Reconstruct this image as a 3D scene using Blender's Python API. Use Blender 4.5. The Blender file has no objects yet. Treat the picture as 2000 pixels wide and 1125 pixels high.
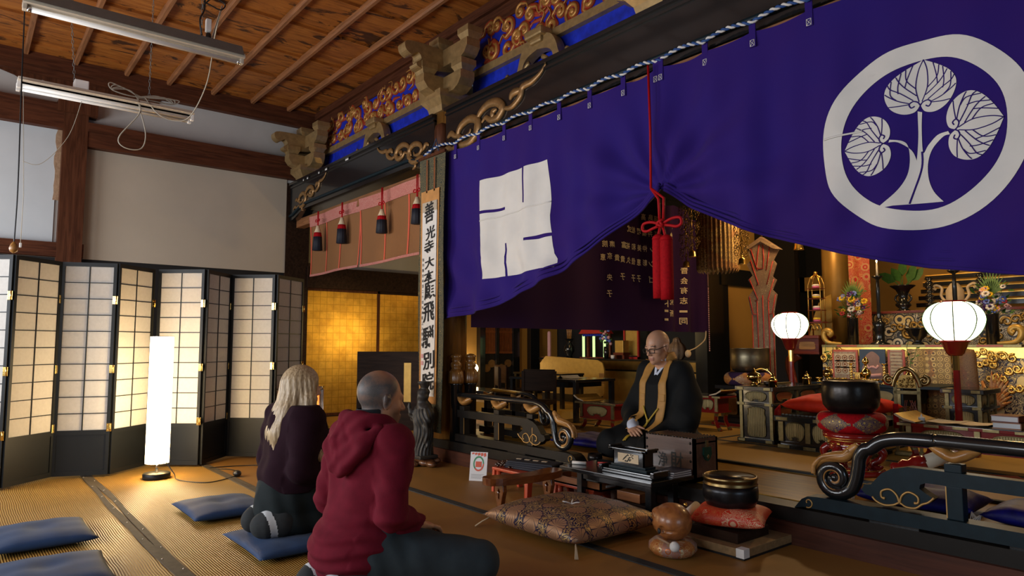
import bpy, bmesh, math, random
import numpy as np
from mathutils import Vector, Matrix, geometry
R = math.radians
PI = math.pi
random.seed(7)
SC = bpy.context.scene
COL = SC.collection
# ------------------------------------------------------------------ camera
CAM_H, YAW, PITCH = 1.12, R(51), R(4.85)
cam_d = bpy.data.cameras.new('camera')
cam_d.sensor_width = 36
cam_d.lens = 24
cam_d.clip_start = 0.05
cam_o = bpy.data.objects.new('camera', cam_d)
COL.objects.link(cam_o)
cam_o.location = (0, 0, CAM_H)
cam_o.rotation_euler = (PI / 2 + PITCH, 0, YAW)
SC.camera = cam_o
# ------------------------------------------------------------------ exposure, world, lights
SC.view_settings.view_transform = 'Standard'
SC.view_settings.look = 'None'
SC.view_settings.gamma = 1
SC.view_settings.use_curve_mapping = False
SC.view_settings.exposure = 0.3
try:
 SC.cycles.use_denoising = True
 SC.cycles.denoiser = 'OPENIMAGEDENOISE'
 SC.cycles.max_bounces = 8
 SC.cycles.diffuse_bounces = 4
 SC.cycles.glossy_bounces = 4
 SC.cycles.transmission_bounces = 4
 SC.cycles.caustics_reflective = False
 SC.cycles.caustics_refractive = False
 SC.cycles.sample_clamp_indirect = 4.0
except Exception:
 pass
W = bpy.data.worlds.new('world')
SC.world = W
W.use_nodes = True
W.node_tree.nodes['Background'].inputs[0].default_value = (0.55, 0.72, 1.0, 1)
W.node_tree.nodes['Background'].inputs[1].default_value = 0.1
def area(name, loc, target, sx, sy, power, color):
 l = bpy.data.lights.new(name, 'AREA')
 l.shape = 'RECTANGLE'
 l.size, l.size_y = sx, sy
 l.energy = power
 l.color = color
 o = bpy.data.objects.new(name, l)
 COL.objects.link(o)
 o.location = loc
 o.rotation_euler = (Vector(target) - Vector(loc)).to_track_quat('-Z', 'Y').to_euler()
 return o
def bulb(name, loc, power, color, radius=0.06):
 l = bpy.data.lights.new(name, 'POINT')
 l.energy = power
 l.color = color
 l.shadow_soft_size = radius
 o = bpy.data.objects.new(name, l)
 COL.objects.link(o)
 o.location = loc
 return o
def spot(name, loc, target, power, color, ang=90, blend=0.8, radius=0.06):
 l = bpy.data.lights.new(name, 'SPOT')
 l.energy = power
 l.color = color
 l.spot_size = R(ang)
 l.spot_blend = blend
 l.shadow_soft_size = radius
 o = bpy.data.objects.new(name, l)
 COL.objects.link(o)
 o.location = loc
 o.rotation_euler = (Vector(target) - Vector(loc)).to_track_quat('-Z', 'Y').to_euler()
 return o
# daylight through the three openings in the wall behind the camera
DAY = (0.92, 0.95, 1.0)
for wx, pw in ((-8.0, 125), (-4.9, 98), (-1.8, 56)):
 area('daylight', (wx, -2.75, 1.75), (wx, 5, 1.5), 2.2, 1.7, pw, DAY)
# daylight from the right end of the hall
area('daylight', (3.3, 1.2, 1.7), (-5, 2.6, 1.6), 2.2, 1.8, 26, (0.6, 0.8, 1.0))
# unseen warm fill lights added above the altar, then lights in the side aisle
WARM = (1.0, 0.62, 0.26)
bulb('altar_fill', (-3.9, 7.3, 2.85), 52, WARM, 0.15)
bulb('altar_fill', (-2.0, 7.2, 2.75), 52, WARM, 0.15)
bulb('aisle_light', (-7.4, 7.2, 2.5), 14, (1.0, 0.6, 0.22), 0.12)
spot('aisle_light', (-8.3, 4.25, 2.55), (-9.95, 4.65, 1.18), 50, (1.0, 0.66, 0.22), 60, 1.0, 0.1)  # unseen spot added behind the blind to brighten the gold doors
bulb('aisle_light', (-7.98, 5.62, 1.32), 24, (1.0, 0.68, 0.26), 0.10)
# ------------------------------------------------------------------ un-projection of photo pixels on real planes (2000 x 1125)
F_PX = 1333.333
_fw = Vector((-math.sin(YAW) * math.cos(PITCH), math.cos(YAW) * math.cos(PITCH), math.sin(PITCH)))
_rt = Vector((math.cos(YAW), math.sin(YAW), 0))
_up = _rt.cross(_fw)
_C = Vector((0, 0, CAM_H))
def _d(px, py):
 return _fw + _rt * ((px - 1000) / F_PX) - _up * ((py - 562.5) / F_PX)
def atZ(px, py, z=0.0):
 v = _d(px, py)
 return _C + v * ((z - CAM_H) / v.z)
def atY(px, py, y):
 v = _d(px, py)
 return _C + v * (y / v.y)
def atX(px, py, x):
 v = _d(px, py)
 return _C + v * (x / v.x)
# ------------------------------------------------------------------ materials
MATS = {}
def nmat(name):
 m = bpy.data.materials.new(name)
 m.use_nodes = True
 MATS[name] = m
 nt = m.node_tree
 return m, nt, nt.nodes['Principled BSDF']
def _n(nt, t, **kw):
 n = nt.nodes.new(t)
 for k, v in kw.items():
  setattr(n, k, v)
 return n
def c4(c):
 return (c[0], c[1], c[2], 1)
def coords(nt, scale=(1, 1, 1), rot=(0, 0, 0), kind='Object'):
 tc = _n(nt, 'ShaderNodeTexCoord')
 mp = _n(nt, 'ShaderNodeMapping')
 mp.inputs['Scale'].default_value = scale
 mp.inputs['Rotation'].default_value = rot
 nt.links.new(tc.outputs[kind], mp.inputs['Vector'])
 return mp.outputs['Vector']
def noise(nt, vec, scale, detail=4, rough=0.55, dist=0.0):
 n = _n(nt, 'ShaderNodeTexNoise')
 n.inputs['Scale'].default_value = scale
 n.inputs['Detail'].default_value = detail
 n.inputs['Roughness'].default_value = rough
 n.inputs['Distortion'].default_value = dist
 nt.links.new(vec, n.inputs['Vector'])
 return n.outputs['Fac']
def ramp(nt, fac, stops, mode='LINEAR'):
 r = _n(nt, 'ShaderNodeValToRGB')
 r.color_ramp.interpolation = mode
 while len(r.color_ramp.elements) < len(stops):
  r.color_ramp.elements.new(0.5)
 for e, (p, c) in zip(r.color_ramp.elements, stops):
  e.position = p
  e.color = c4(c)
 nt.links.new(fac, r.inputs['Fac'])
 return r.outputs['Color']
def bump(nt, b, height, strength=0.3, dist=0.01):
 n = _n(nt, 'ShaderNodeBump')
 n.inputs['Strength'].default_value = strength
 n.inputs['Distance'].default_value = dist
 nt.links.new(height, n.inputs['Height'])
 nt.links.new(n.outputs['Normal'], b.inputs['Normal'])
def mixc(nt, fac, a, b):
 m = _n(nt, 'ShaderNodeMix', data_type='RGBA')
 if isinstance(fac, float):
  m.inputs[0].default_value = fac
 else:
  nt.links.new(fac, m.inputs[0])
 for s, v in ((6, a), (7, b)):
  if isinstance(v, tuple):
   m.inputs[s].default_value = c4(v)
  else:
   nt.links.new(v, m.inputs[s])
 return m.outputs[2]
def mth(nt, op, a, b=None):
 m = _n(nt, 'ShaderNodeMath', operation=op)
 for i, v in enumerate((a, b)):
  if v is None:
   continue
  if isinstance(v, (int, float)):
   m.inputs[i].default_value = v
  else:
   nt.links.new(v, m.inputs[i])
 return m.outputs[0]
def plain(name, col, rough=0.5, metal=0.0, var=0.12, vscale=14, bmp=0.0, bscale=60, coat=0.0, emit=None, es=0.0, sheen=0.0, spec=None):
 """one colour with a slight mottling and an optional fine bump"""
 m, nt, b = nmat(name)
 b.inputs['Roughness'].default_value = rough
 b.inputs['Metallic'].default_value = metal
 v = coords(nt)
 if var > 0:
  f = noise(nt, v, vscale, 5)
  lo = tuple(max(0, x * (1 - var)) for x in col)
  hi = tuple(min(1, x * (1 + var)) for x in col)
  nt.links.new(ramp(nt, f, [(0.3, lo), (0.7, hi)]), b.inputs['Base Color'])
 else:
  b.inputs['Base Color'].default_value = c4(col)
 if bmp:
  bump(nt, b, noise(nt, v, bscale, 4), bmp, 0.004)
 if coat:
  b.inputs['Coat Weight'].default_value = coat
  b.inputs['Coat Roughness'].default_value = 0.08
 if spec is not None:
  b.inputs['Specular IOR Level'].default_value = spec
 if sheen:
  b.inputs['Sheen Weight'].default_value = sheen
  b.inputs['Sheen Roughness'].default_value = 0.4
 if emit:
  b.inputs['Emission Color'].default_value = c4(emit)
  b.inputs['Emission Strength'].default_value = es
 return m
def wood(name, dark, light, axis=0, rough=0.5, stretch=14, scale=2.2, coat=0.0, bmp=0.15):
 m, nt, b = nmat(name)
 s = [stretch, stretch, stretch]
 s[axis] = 1.0
 v = coords(nt, tuple(s))
 f = noise(nt, v, scale, 6, 0.6, 0.8)
 nt.links.new(ramp(nt, f, [(0.3, dark), (0.5, tuple((a + c) / 2 for a, c in zip(dark, light))), (0.72, light)]), b.inputs['Base Color'])
 b.inputs['Roughness'].default_value = rough
 if coat:
  b.inputs['Coat Weight'].default_value = coat
  b.inputs['Coat Roughness'].default_value = 0.1
 bump(nt, b, f, bmp, 0.004)
 return m
def brocade(name, ground, figure, accent=None, cell=16, thr=0.42, rough=0.45, metal=0.0, curl=0.6, sec=None):
 """woven cloth: round medallions and curling tendrils of FIGURE on GROUND"""
 m, nt, b = nmat(name)
 v = coords(nt)
 vo = _n(nt, 'ShaderNodeTexVoronoi', feature='F1')
 vo.inputs['Scale'].default_value = cell
 vo.inputs['Randomness'].default_value = curl
 nt.links.new(v, vo.inputs['Vector'])
 d = vo.outputs['Distance']
 rings = mth(nt, 'SINE', mth(nt, 'MULTIPLY', d, 24.0))
 wv = noise(nt, v, cell * 1.7, 2, 0.4, 2.4)
 tend = mth(nt, 'GREATER_THAN', mth(nt, 'SINE', mth(nt, 'MULTIPLY', wv, 60.0)), 0.35)
 med = mth(nt, 'LESS_THAN', d, thr)
 petal = mth(nt, 'GREATER_THAN', rings, -0.35)
 fac = mth(nt, 'MAXIMUM', mth(nt, 'MULTIPLY', med, petal), mth(nt, 'MULTIPLY', tend, mth(nt, 'SUBTRACT', 1.0, med)))
 fig = figure
 if accent:
  fig = mixc(nt, mth(nt, 'GREATER_THAN', noise(nt, v, cell * 0.35, 2), 0.55), figure, accent)
 col = mixc(nt, fac, ground, fig)
 nt.links.new(col, b.inputs['Base Color'])
 b.inputs['Roughness'].default_value = rough
 if metal:
  nt.links.new(mth(nt, 'MULTIPLY', fac, metal), b.inputs['Metallic'])
 bump(nt, b, fac, 0.25, 0.003)
 return m
# ------------------------------------------------------------------ mesh builder
class MB:
 def __init__(self):
  self.v, self.f, self.mi, self.sm = [], [], [], []
  self.M = Matrix.Identity(4)
  self.m = 0
  self.smooth = False
 def add(self, verts, faces, smooth=None):
  o = len(self.v)
  M = self.M
  self.v.extend([tuple(M @ Vector(p)) for p in verts])
  s = self.smooth if smooth is None else smooth
  for f in faces:
   self.f.append(tuple(o + i for i in f))
   self.mi.append(self.m)
   self.sm.append(s)
  return self
 def at(self, loc=(0, 0, 0), rz=0, rx=0, ry=0, sc=1):
  self.M = Matrix.Translation(loc) @ Matrix.Rotation(rz, 4, 'Z') @ Matrix.Rotation(ry, 4, 'Y') @ Matrix.Rotation(rx, 4, 'X') @ Matrix.Scale(sc, 4)
  return self
 def box(self, x0, x1, y0, y1, z0, z1, bev=0.0):
  x0, x1 = min(x0, x1), max(x0, x1)
  y0, y1 = min(y0, y1), max(y0, y1)
  z0, z1 = min(z0, z1), max(z0, z1)
  if bev <= 0:
   p = [(x, y, z) for z in (z0, z1) for (x, y) in ((x0, y0), (x1, y0), (x1, y1), (x0, y1))]
   self.add(p, [(3, 2, 1, 0), (4, 5, 6, 7), (0, 1, 5, 4), (1, 2, 6, 5), (2, 3, 7, 6), (3, 0, 4, 7)], False)
   return self
  b = min(bev, (x1 - x0) / 2.01, (y1 - y0) / 2.01, (z1 - z0) / 2.01)
  bm = bmesh.new()
  bmesh.ops.create_cube(bm, size=1)
  for q in bm.verts:
   q.co = Vector(((x0 + x1) / 2 + q.co.x * (x1 - x0), (y0 + y1) / 2 + q.co.y * (y1 - y0), (z0 + z1) / 2 + q.co.z * (z1 - z0)))
  bmesh.ops.bevel(bm, geom=bm.edges[:], offset=b, segments=2, affect='EDGES', profile=0.6)
  self.bm(bm)
  return self
 def bm(self, bm, smooth=None):
  bm.verts.ensure_lookup_table()
  bm.verts.index_update()
  self.add([tuple(q.co) for q in bm.verts], [tuple(q.index for q in f.verts) for f in bm.faces], smooth)
  bm.free()
  return self
 def ring(self, rings, closed_u=True, cap0=False, cap1=False, smooth=True):
  """rings: list of equally long point lists, skinned in order"""
  n = len(rings[0])
  v = [p for r in rings for p in r]
  f = []
  for i in range(len(rings) - 1):
   for j in range(n if closed_u else n - 1):
    k = (j + 1) % n
    f.append((i * n + j, i * n + k, (i + 1) * n + k, (i + 1) * n + j))
  if cap0:
   f.append(tuple(reversed(range(n))))
  if cap1:
   f.append(tuple((len(rings) - 1) * n + j for j in range(n)))
  return self.add(v, f, smooth)
 def lathe(self, prof, c=(0, 0, 0), seg=32, sx=1, sy=1, cap=True, smooth=True, wob=None):
  """prof: (radius, z) bottom to top, about a vertical axis through c"""
  rings = []
  for r, z in prof:
   ring = []
   for j in range(seg):
    a = 2 * PI * j / seg
    k = r * (wob(a, z) if wob else 1)
    ring.append((c[0] + k * math.cos(a) * sx, c[1] + k * math.sin(a) * sy, c[2] + z))
   rings.append(ring)
  return self.ring(rings, True, cap and prof[0][0] > 1e-5, cap and prof[-1][0] > 1e-5, smooth)
 def cyl(self, p0, p1, r0, r1=None, seg=16, smooth=True):
  return self.tube([p0, p1], [r0, r0 if r1 is None else r1], seg, smooth=smooth)
 def tube(self, pts, r, seg=8, closed=False, smooth=True, flat=1.0, up=None, cap=True):
  pts = [Vector(p) for p in pts]
  n = len(pts)
  rr = r if isinstance(r, (list, tuple)) else [r] * n
  rings = []
  prev = None
  for i, p in enumerate(pts):
   a = pts[(i - 1) % n] if (closed or i > 0) else p
   b = pts[(i + 1) % n] if (closed or i < n - 1) else p
   t = (b - a)
   if t.length < 1e-9:
    t = Vector((0, 0, 1))
   t.normalize()
   if up is not None:
    x = Vector(up) - t * t.dot(Vector(up))
   elif prev is None:
    u = Vector((0, 0, 1)) if abs(t.z) < 0.9 else Vector((1, 0, 0))
    x = u - t * t.dot(u)
   else:
    x = prev - t * t.dot(prev)
   if x.length < 1e-6:
    x = t.orthogonal()
   x.normalize()
   prev = x
   y = t.cross(x)
   rings.append([tuple(p + (x * math.cos(2 * PI * j / seg) * flat + y * math.sin(2 * PI * j / seg)) * rr[i]) for j in range(seg)])
  if closed:
   rings.append(rings[0])
   return self.ring(rings, True, False, False, smooth)
  return self.ring(rings, True, cap, cap, smooth)
 def ball(self, c, r, seg=16, rings=10, smooth=True):
  rx, ry, rz = (r, r, r) if not isinstance(r, (tuple, list)) else r
  R_ = []
  for i in range(rings + 1):
   a = -PI / 2 + PI * i / rings
   k = max(math.cos(a), 1e-4)
   R_.append([(c[0] + rx * k * math.cos(2 * PI * j / seg), c[1] + ry * k * math.sin(2 * PI * j / seg), c[2] + rz * math.sin(a)) for j in range(seg)])
  return self.ring(R_, True, True, True, smooth)
 def grid(self, fn, nu, nv, smooth=True, flip=False):
  v = [fn(i / nu, j / nv) for j in range(nv + 1) for i in range(nu + 1)]
  f = []
  for j in range(nv):
   for i in range(nu):
    q = (j * (nu + 1) + i, j * (nu + 1) + i + 1, (j + 1) * (nu + 1) + i + 1, (j + 1) * (nu + 1) + i)
    f.append(tuple(reversed(q)) if flip else q)
  return self.add(v, f, smooth)
 def prism(self, loops, d0, d1, plane='XZ', smooth=False):
  """polygon (first loop outline, further loops holes) extruded from depth d0 to d1 across PLANE"""
  if not isinstance(loops[0][0], (tuple, list, Vector)):
   loops = [loops]
  loops = [[(float(p[0]), float(p[1])) for p in lp] for lp in loops]
  def P(p, d):
   if plane == 'XZ':
    return (p[0], d, p[1])
   if plane == 'YZ':
    return (d, p[0], p[1])
   return (p[0], p[1], d)
  flat = [p for lp in loops for p in lp]
  tris = geometry.tessellate_polygon([[Vector((p[0], p[1], 0)) for p in lp] for lp in loops])
  n = len(flat)
  v = [P(p, d0) for p in flat] + [P(p, d1) for p in flat]
  f = [tuple(t) for t in tris] + [tuple(reversed([i + n for i in t])) for t in tris]
  o = 0
  for lp in loops:
   for i in range(len(lp)):
    k = (i + 1) % len(lp)
    f.append((o + i, o + k, n + o + k, n + o + i))
   o += len(lp)
  return self.add(v, f, smooth)
 def build(self, name, mats, parent=None, loc=None, bevel=0.0, sub=0, world=False, norm=True):
  me = bpy.data.meshes.new(name)
  if world and parent is not None:
   Mi = parent.matrix_basis.inverted()
   vv = [tuple(Mi @ Vector(p)) for p in self.v]
  elif loc is not None and world:
   vv = [(p[0] - loc[0], p[1] - loc[1], p[2] - loc[2]) for p in self.v]
  else:
   vv = self.v
  me.from_pydata(vv, [], self.f)
  if not isinstance(mats, (list, tuple)):
   mats = [mats]
  for mm in mats:
   me.materials.append(MATS[mm] if isinstance(mm, str) else mm)
  me.polygons.foreach_set('material_index', self.mi)
  me.polygons.foreach_set('use_smooth', self.sm)
  if norm:
   bm = bmesh.new()
   bm.from_mesh(me)
   bmesh.ops.recalc_face_normals(bm, faces=bm.faces[:])
   bm.to_mesh(me)
   bm.free()
  me.update()
  o = bpy.data.objects.new(name, me)
  COL.objects.link(o)
  if parent is not None:
   o.parent = parent
  if loc is not None:
   o.location = loc
  if bevel:
   md = o.modifiers.new('bevel', 'BEVEL')
   md.width = bevel
   md.segments = 2
   md.limit_method = 'ANGLE'
   md.angle_limit = R(40)
  if sub:
   md = o.modifiers.new('sub', 'SUBSURF')
   md.levels = md.render_levels = sub
  return o
def tag(o, label=None, cat=None, group=None, kind=None):
 if label:
  o['label'] = label
 if cat:
  o['category'] = cat
 if group:
  o['group'] = group
 if kind:
  o['kind'] = kind
 return o
def thing(name, label, cat, loc=(0, 0, 0), rz=0, group=None):
 o = bpy.data.objects.new(name, None)
 o.empty_display_size = 0.1
 COL.objects.link(o)
 o.location = loc
 o.rotation_euler = (0, 0, rz)
 o.matrix_basis = Matrix.Translation(loc) @ Matrix.Rotation(rz, 4, 'Z')
 return tag(o, label, cat, group)
def solid(name, mb, mats, label, cat, loc=(0, 0, 0), group=None, world=True, **k):
 """a thing that is one mesh, its verts given in world coordinates unless world=False"""
 o = mb.build(name, mats, None, loc, world=world, **k)
 return tag(o, label, cat, group)
def struct(name, mb, mats, label=None, parent=None, **k):
 o = mb.build(name, mats, parent, **k)
 if parent is None:
  o['kind'] = 'structure'
  if label:
   o['label'] = label
 return o
def kids(o):
 return [c for c in bpy.data.objects if c.parent is o]
def dup(root, loc, rz=None, label=None, group=None, scale=None):
 r = root.copy()
 COL.objects.link(r)
 r.location = loc
 if rz is not None:
  r.rotation_euler = (0, 0, rz)
 if scale is not None:
  r.scale = (scale, scale, scale)
 if label:
  r['label'] = label
 if group:
  r['group'] = group
 for ch in kids(root):
  c = ch.copy()
  COL.objects.link(c)
  c.parent = r
  for g in kids(ch):
   d = g.copy()
   COL.objects.link(d)
   d.parent = c
 return r
# flat writing -----------------------------------------------------------------
def text_geo(s):
 """(verts n x 2, faces) of one character or word, lying in XY, unit size, centred"""
 c = bpy.data.curves.new('t', 'FONT')
 c.body = s
 c.size = 1
 c.offset = 0.014
 c.resolution_u = 3
 o = bpy.data.objects.new('t', c)
 COL.objects.link(o)
 dg = bpy.context.evaluated_depsgraph_get()
 me = bpy.data.meshes.new_from_object(o.evaluated_get(dg))
 v = np.array([p.co[:2] for p in me.vertices], dtype=float) if len(me.vertices) else np.zeros((0, 2))
 f = [tuple(p.vertices) for p in me.polygons]
 bpy.data.objects.remove(o)
 bpy.data.meshes.remove(me)
 bpy.data.curves.remove(c)
 if len(v):
  v -= (v.min(0) + v.max(0)) / 2
 return v, f
def write(mb, s, c, ux, uz, size, mirror=False):
 """put the word s on mb with centre c, along unit vectors ux (reading direction) and uz (up)"""
 v, f = text_geo(s)
 if not len(v):
  return
 ux, uz, c = Vector(ux), Vector(uz), Vector(c)
 if isinstance(size, (tuple, list)):
  e = np.maximum(v.max(0) - v.min(0), 1e-6)
  kx, kz = size[0] / max(e[0], 0.35), size[1] / max(e[1], 0.35)
 else:
  kx = kz = size
 k = -1 if mirror else 1
 mb.add([tuple(c + ux * (p[0] * kx * k) + uz * (p[1] * kz)) for p in v], f, False)
def spline(pts, n=8, closed=False):
 """Catmull-Rom through 2-D or 3-D points"""
 P = [Vector(p) for p in pts]
 m = len(P)
 out = []
 for i in range(m if closed else m - 1):
  p0 = P[(i - 1) % m] if (closed or i > 0) else P[0]
  p1, p2 = P[i], P[(i + 1) % m]
  p3 = P[(i + 2) % m] if (closed or i < m - 2) else P[-1]
  for k in range(n):
   t = k / n
   out.append(tuple(0.5 * ((2 * p1) + (p2 - p0) * t + (2 * p0 - 5 * p1 + 4 * p2 - p3) * t * t + (3 * p1 - p0 - 3 * p2 + p3) * t * t * t)))
 if not closed:
  out.append(tuple(P[-1]))
 return out
def spiral(cx, cz, r0, turns, a0=0.0, n=40, r1=0.0, dirn=1):
 return [(cx + (r0 + (r1 - r0) * i / n) * math.cos(a0 + dirn * turns * 2 * PI * i / n), cz + (r0 + (r1 - r0) * i / n) * math.sin(a0 + dirn * turns * 2 * PI * i / n)) for i in range(n + 1)]
# ------------------------------------------------------------------ material palette
wood('post_wood', (0.045, 0.014, 0.006), (0.13, 0.045, 0.02), 2, 0.5)
wood('beam_wood_x', (0.04, 0.012, 0.006), (0.12, 0.04, 0.018), 0, 0.55)
wood('beam_wood_y', (0.045, 0.014, 0.007), (0.13, 0.042, 0.018), 1, 0.55)
wood('batten_wood', (0.16, 0.062, 0.022), (0.36, 0.15, 0.058), 0, 0.5)
wood('sill_red', (0.045, 0.015, 0.009), (0.10, 0.032, 0.017), 0, 0.5)
MATS['sill_red'].node_tree.nodes['Principled BSDF'].inputs['Specular IOR Level'].default_value = 0.25
wood('sill_brown', (0.035, 0.018, 0.009), (0.085, 0.045, 0.022), 0, 0.4)
wood('veranda_planks', (0.16, 0.075, 0.006), (0.46, 0.25, 0.025), 0, 0.34, 20, 2.0)
MATS['veranda_planks'].node_tree.nodes['Principled BSDF'].inputs['Specular IOR Level'].default_value = 0.2
plain('pillar_gilt', (0.42, 0.24, 0.055), 0.42, 0.45, 0.12, 4)
wood('gold_pillar', (0.15, 0.06, 0.012), (0.34, 0.16, 0.035), 2, 0.3, 10, 2, 0.5)
wood('stool_wood', (0.10, 0.022, 0.004), (0.30, 0.085, 0.018), 0, 0.22, 8, 2.5, 0.6)
wood('pale_board', (0.30, 0.18, 0.10), (0.48, 0.32, 0.2), 0, 0.6)
wood('tray_wood', (0.22, 0.07, 0.02), (0.40, 0.15, 0.05), 0, 0.4)
wood('carved_wood', (0.24, 0.10, 0.022), (0.55, 0.27, 0.07), 0, 0.38, 9, 3.0, 0.3)
wood('fish_wood', (0.20, 0.06, 0.015), (0.50, 0.19, 0.055), 0, 0.35, 6, 3.0, 0.3)
wood('statue_wood', (0.012, 0.011, 0.010), (0.05, 0.046, 0.04), 2, 0.5, 16, 3.0, 0.0, 0.3)
wood('root_wood', (0.05, 0.018, 0.008), (0.22, 0.09, 0.035), 0, 0.3, 5, 6.0, 0.5, 0.4)
wood('box_wood', (0.055, 0.026, 0.018), (0.13, 0.066, 0.045), 0, 0.42, 12, 2.0, 0.2)
wood('panel_wood', (0.012, 0.006, 0.004), (0.04, 0.02, 0.012), 0, 0.55, 12)
wood('red_wood', (0.09, 0.012, 0.006), (0.2, 0.035, 0.015), 0, 0.35)
plain('lacquer_black', (0.009, 0.010, 0.011), 0.22, 0, 0.1, 8, coat=0.6)
plain('lacquer_dull', (0.014, 0.012, 0.010), 0.42, 0, 0.15, 8, spec=0.22)
plain('lacquer_blue', (0.006, 0.017, 0.024), 0.42, 0, 0.2, 20, spec=0.22)
plain('lacquer_red', (0.22, 0.010, 0.008), 0.2, 0, 0.12, 8, coat=0.6)
plain('vermilion', (0.52, 0.07, 0.025), 0.38, 0, 0.1, 8)
plain('vermilion_dark', (0.45, 0.025, 0.02), 0.35, 0, 0.1, 8)
plain('gold_metal', (0.80, 0.50, 0.12), 0.3, 1.0, 0.12, 30)
plain('brass_bright', (0.88, 0.62, 0.20), 0.14, 1.0, 0.05, 30)
plain('gold_paint', (0.40, 0.265, 0.115), 0.42, 0.55, 0.18, 20, 0.1)
plain('gold_carving', (0.30, 0.165, 0.062), 0.36, 0.45, 0.22, 25)
plain('gold_lace', (0.34, 0.21, 0.06), 0.4, 0.85, 0.2, 40)
plain('gold_line', (0.50, 0.29, 0.09), 0.4, 0.4, 0.1)
plain('gold_panel_dull', (0.55, 0.34, 0.075), 0.4, 0.35, 0.1)
plain('slat_gold', (0.42, 0.33, 0.14), 0.5, 0.2, 0.12)
plain('fitting', (0.25, 0.20, 0.09), 0.4, 0.8, 0.25, 30)
plain('copper_lattice', (0.28, 0.085, 0.025), 0.45, 0.3, 0.2)
plain('plaster', (0.52, 0.505, 0.48), 0.9, 0, 0.07, 2.0, 0.1, 30)
plain('plaster_cool', (0.60, 0.64, 0.66), 0.9, 0, 0.05, 2.0, 0.08, 30)
plain('plaster_beige', (0.50, 0.43, 0.335), 0.95, 0, 0.05, 1.5, 0.05, 60)
plain('ochre_wall', (0.52, 0.29, 0.065), 0.75, 0, 0.08, 2.0)
plain('dark_void', (0.006, 0.005, 0.005), 0.7, 0, 0)
plain('screen_black', (0.010, 0.012, 0.014), 0.42, 0, 0.1, 8, spec=0.28)
plain('indigo_cloth', (0.006, 0.034, 0.105), 0.7, 0, 0.2, 9, 0.25, 220, sheen=0.08)
plain('purple_dark', (0.030, 0.006, 0.05), 0.85, 0, 0.1, 4)
plain('dye_white', (0.74, 0.72, 0.68), 0.85, 0, 0.05, 5)
plain('name_cream', (0.75, 0.62, 0.40), 0.85, 0, 0.05, 20)
plain('red_cord', (0.40, 0.004, 0.008), 0.6, 0, 0.12, 60, 0.2, 200, spec=0.2)
plain('red_tassel', (0.36, 0.003, 0.007), 0.8, 0, 0.2, 60, spec=0.15)
plain('cream_thread', (0.66, 0.52, 0.34), 0.8, 0, 0.1)
plain('dark_thread', (0.008, 0.010, 0.020), 0.7, 0, 0.2)
plain('white_plastic', (0.88, 0.85, 0.80), 0.35, 0, 0.03)
plain('white_paper', (0.78, 0.76, 0.72), 0.8, 0, 0.03)
plain('ink', (0.012, 0.012, 0.013), 0.6, 0, 0)
plain('grey_metal', (0.17, 0.19, 0.185), 0.45, 0.1, 0.08)
plain('light_cream', (0.62, 0.54, 0.43), 0.6, 0, 0.06)
plain('chrome', (0.7, 0.7, 0.72), 0.15, 1.0, 0)
plain('black_plastic', (0.012, 0.012, 0.012), 0.35, 0, 0)
plain('cable_grey', (0.42, 0.38, 0.30), 0.6, 0, 0.05)
plain('bronze_dark', (0.035, 0.035, 0.038), 0.32, 0.85, 0.3, 12, 0.15, 14)
plain('bronze_black', (0.022, 0.018, 0.016), 0.28, 0.6, 0.3, 10, 0.25, 22)
plain('bronze_rim', (0.26, 0.18, 0.075), 0.3, 1.0, 0.15, 12)
plain('bronze_bowl', (0.26, 0.22, 0.14), 0.34, 0.95, 0.2, 12, 0.1, 9)
plain('red_cushion', (0.62, 0.030, 0.008), 0.65, 0, 0.22, 8, 0.2, 60, spec=0.2)
plain('blue_cushion', (0.006, 0.007, 0.17), 0.5, 0, 0.35, 22, 0.3, 60, spec=0.3)
plain('book_white', (0.72, 0.72, 0.72), 0.7, 0, 0.03)
plain('book_cover', (0.035, 0.035, 0.06), 0.45, 0, 0.1)
plain('tatami_edge', (0.27, 0.165, 0.07), 0.75, 0, 0.2, 40, 0.2, 120)
plain('border_cloth', (0.080, 0.060, 0.035), 0.75, 0, 0.25, 18, 0.2, 120)
plain('border_dark', (0.020, 0.022, 0.022), 0.75, 0, 0.2, 18)
plain('steel_tack', (0.7, 0.68, 0.62), 0.25, 1.0, 0)
plain('leaf_green', (0.035, 0.12, 0.02), 0.5, 0, 0.3, 30)
plain('leaf_light', (0.10, 0.19, 0.03), 0.5, 0, 0.3, 30)
plain('petal_yellow', (0.75, 0.48, 0.02), 0.6, 0, 0.1)
plain('petal_blue', (0.16, 0.22, 0.62), 0.6, 0, 0.15)
plain('petal_violet', (0.09, 0.025, 0.16), 0.6, 0, 0.15)
plain('petal_pink', (0.70, 0.38, 0.38), 0.6, 0, 0.1)
plain('petal_white', (0.75, 0.70, 0.66), 0.6, 0, 0.08)
plain('petal_red', (0.35, 0.015, 0.03), 0.6, 0, 0.1)
plain('candle_wax', (0.78, 0.72, 0.58), 0.5, 0, 0.03)
plain('flame', (1, 0.7, 0.3), 0.5, 0, 0, emit=(1.0, 0.62, 0.22), es=22)
plain('sweet_pink', (0.72, 0.16, 0.34), 0.6, 0, 0)
plain('sweet_yellow', (0.78, 0.55, 0.04), 0.6, 0, 0)
plain('blue_paint', (0.004, 0.022, 0.46), 0.5, 0, 0.45, 9, 0.3, 30)
plain('frieze_blue', (0.004, 0.022, 0.42), 0.5, 0, 0.2, 9)
plain('frieze_red', (0.33, 0.045, 0.015), 0.45, 0, 0.2, 16)
plain('frieze_gold', (0.50, 0.24, 0.06), 0.35, 0.35, 0.25, 16)
plain('acrylic_white', (0.80, 0.80, 0.80), 0.3, 0, 0)
plain('print_red', (0.72, 0.12, 0.06), 0.6, 0, 0)
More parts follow.
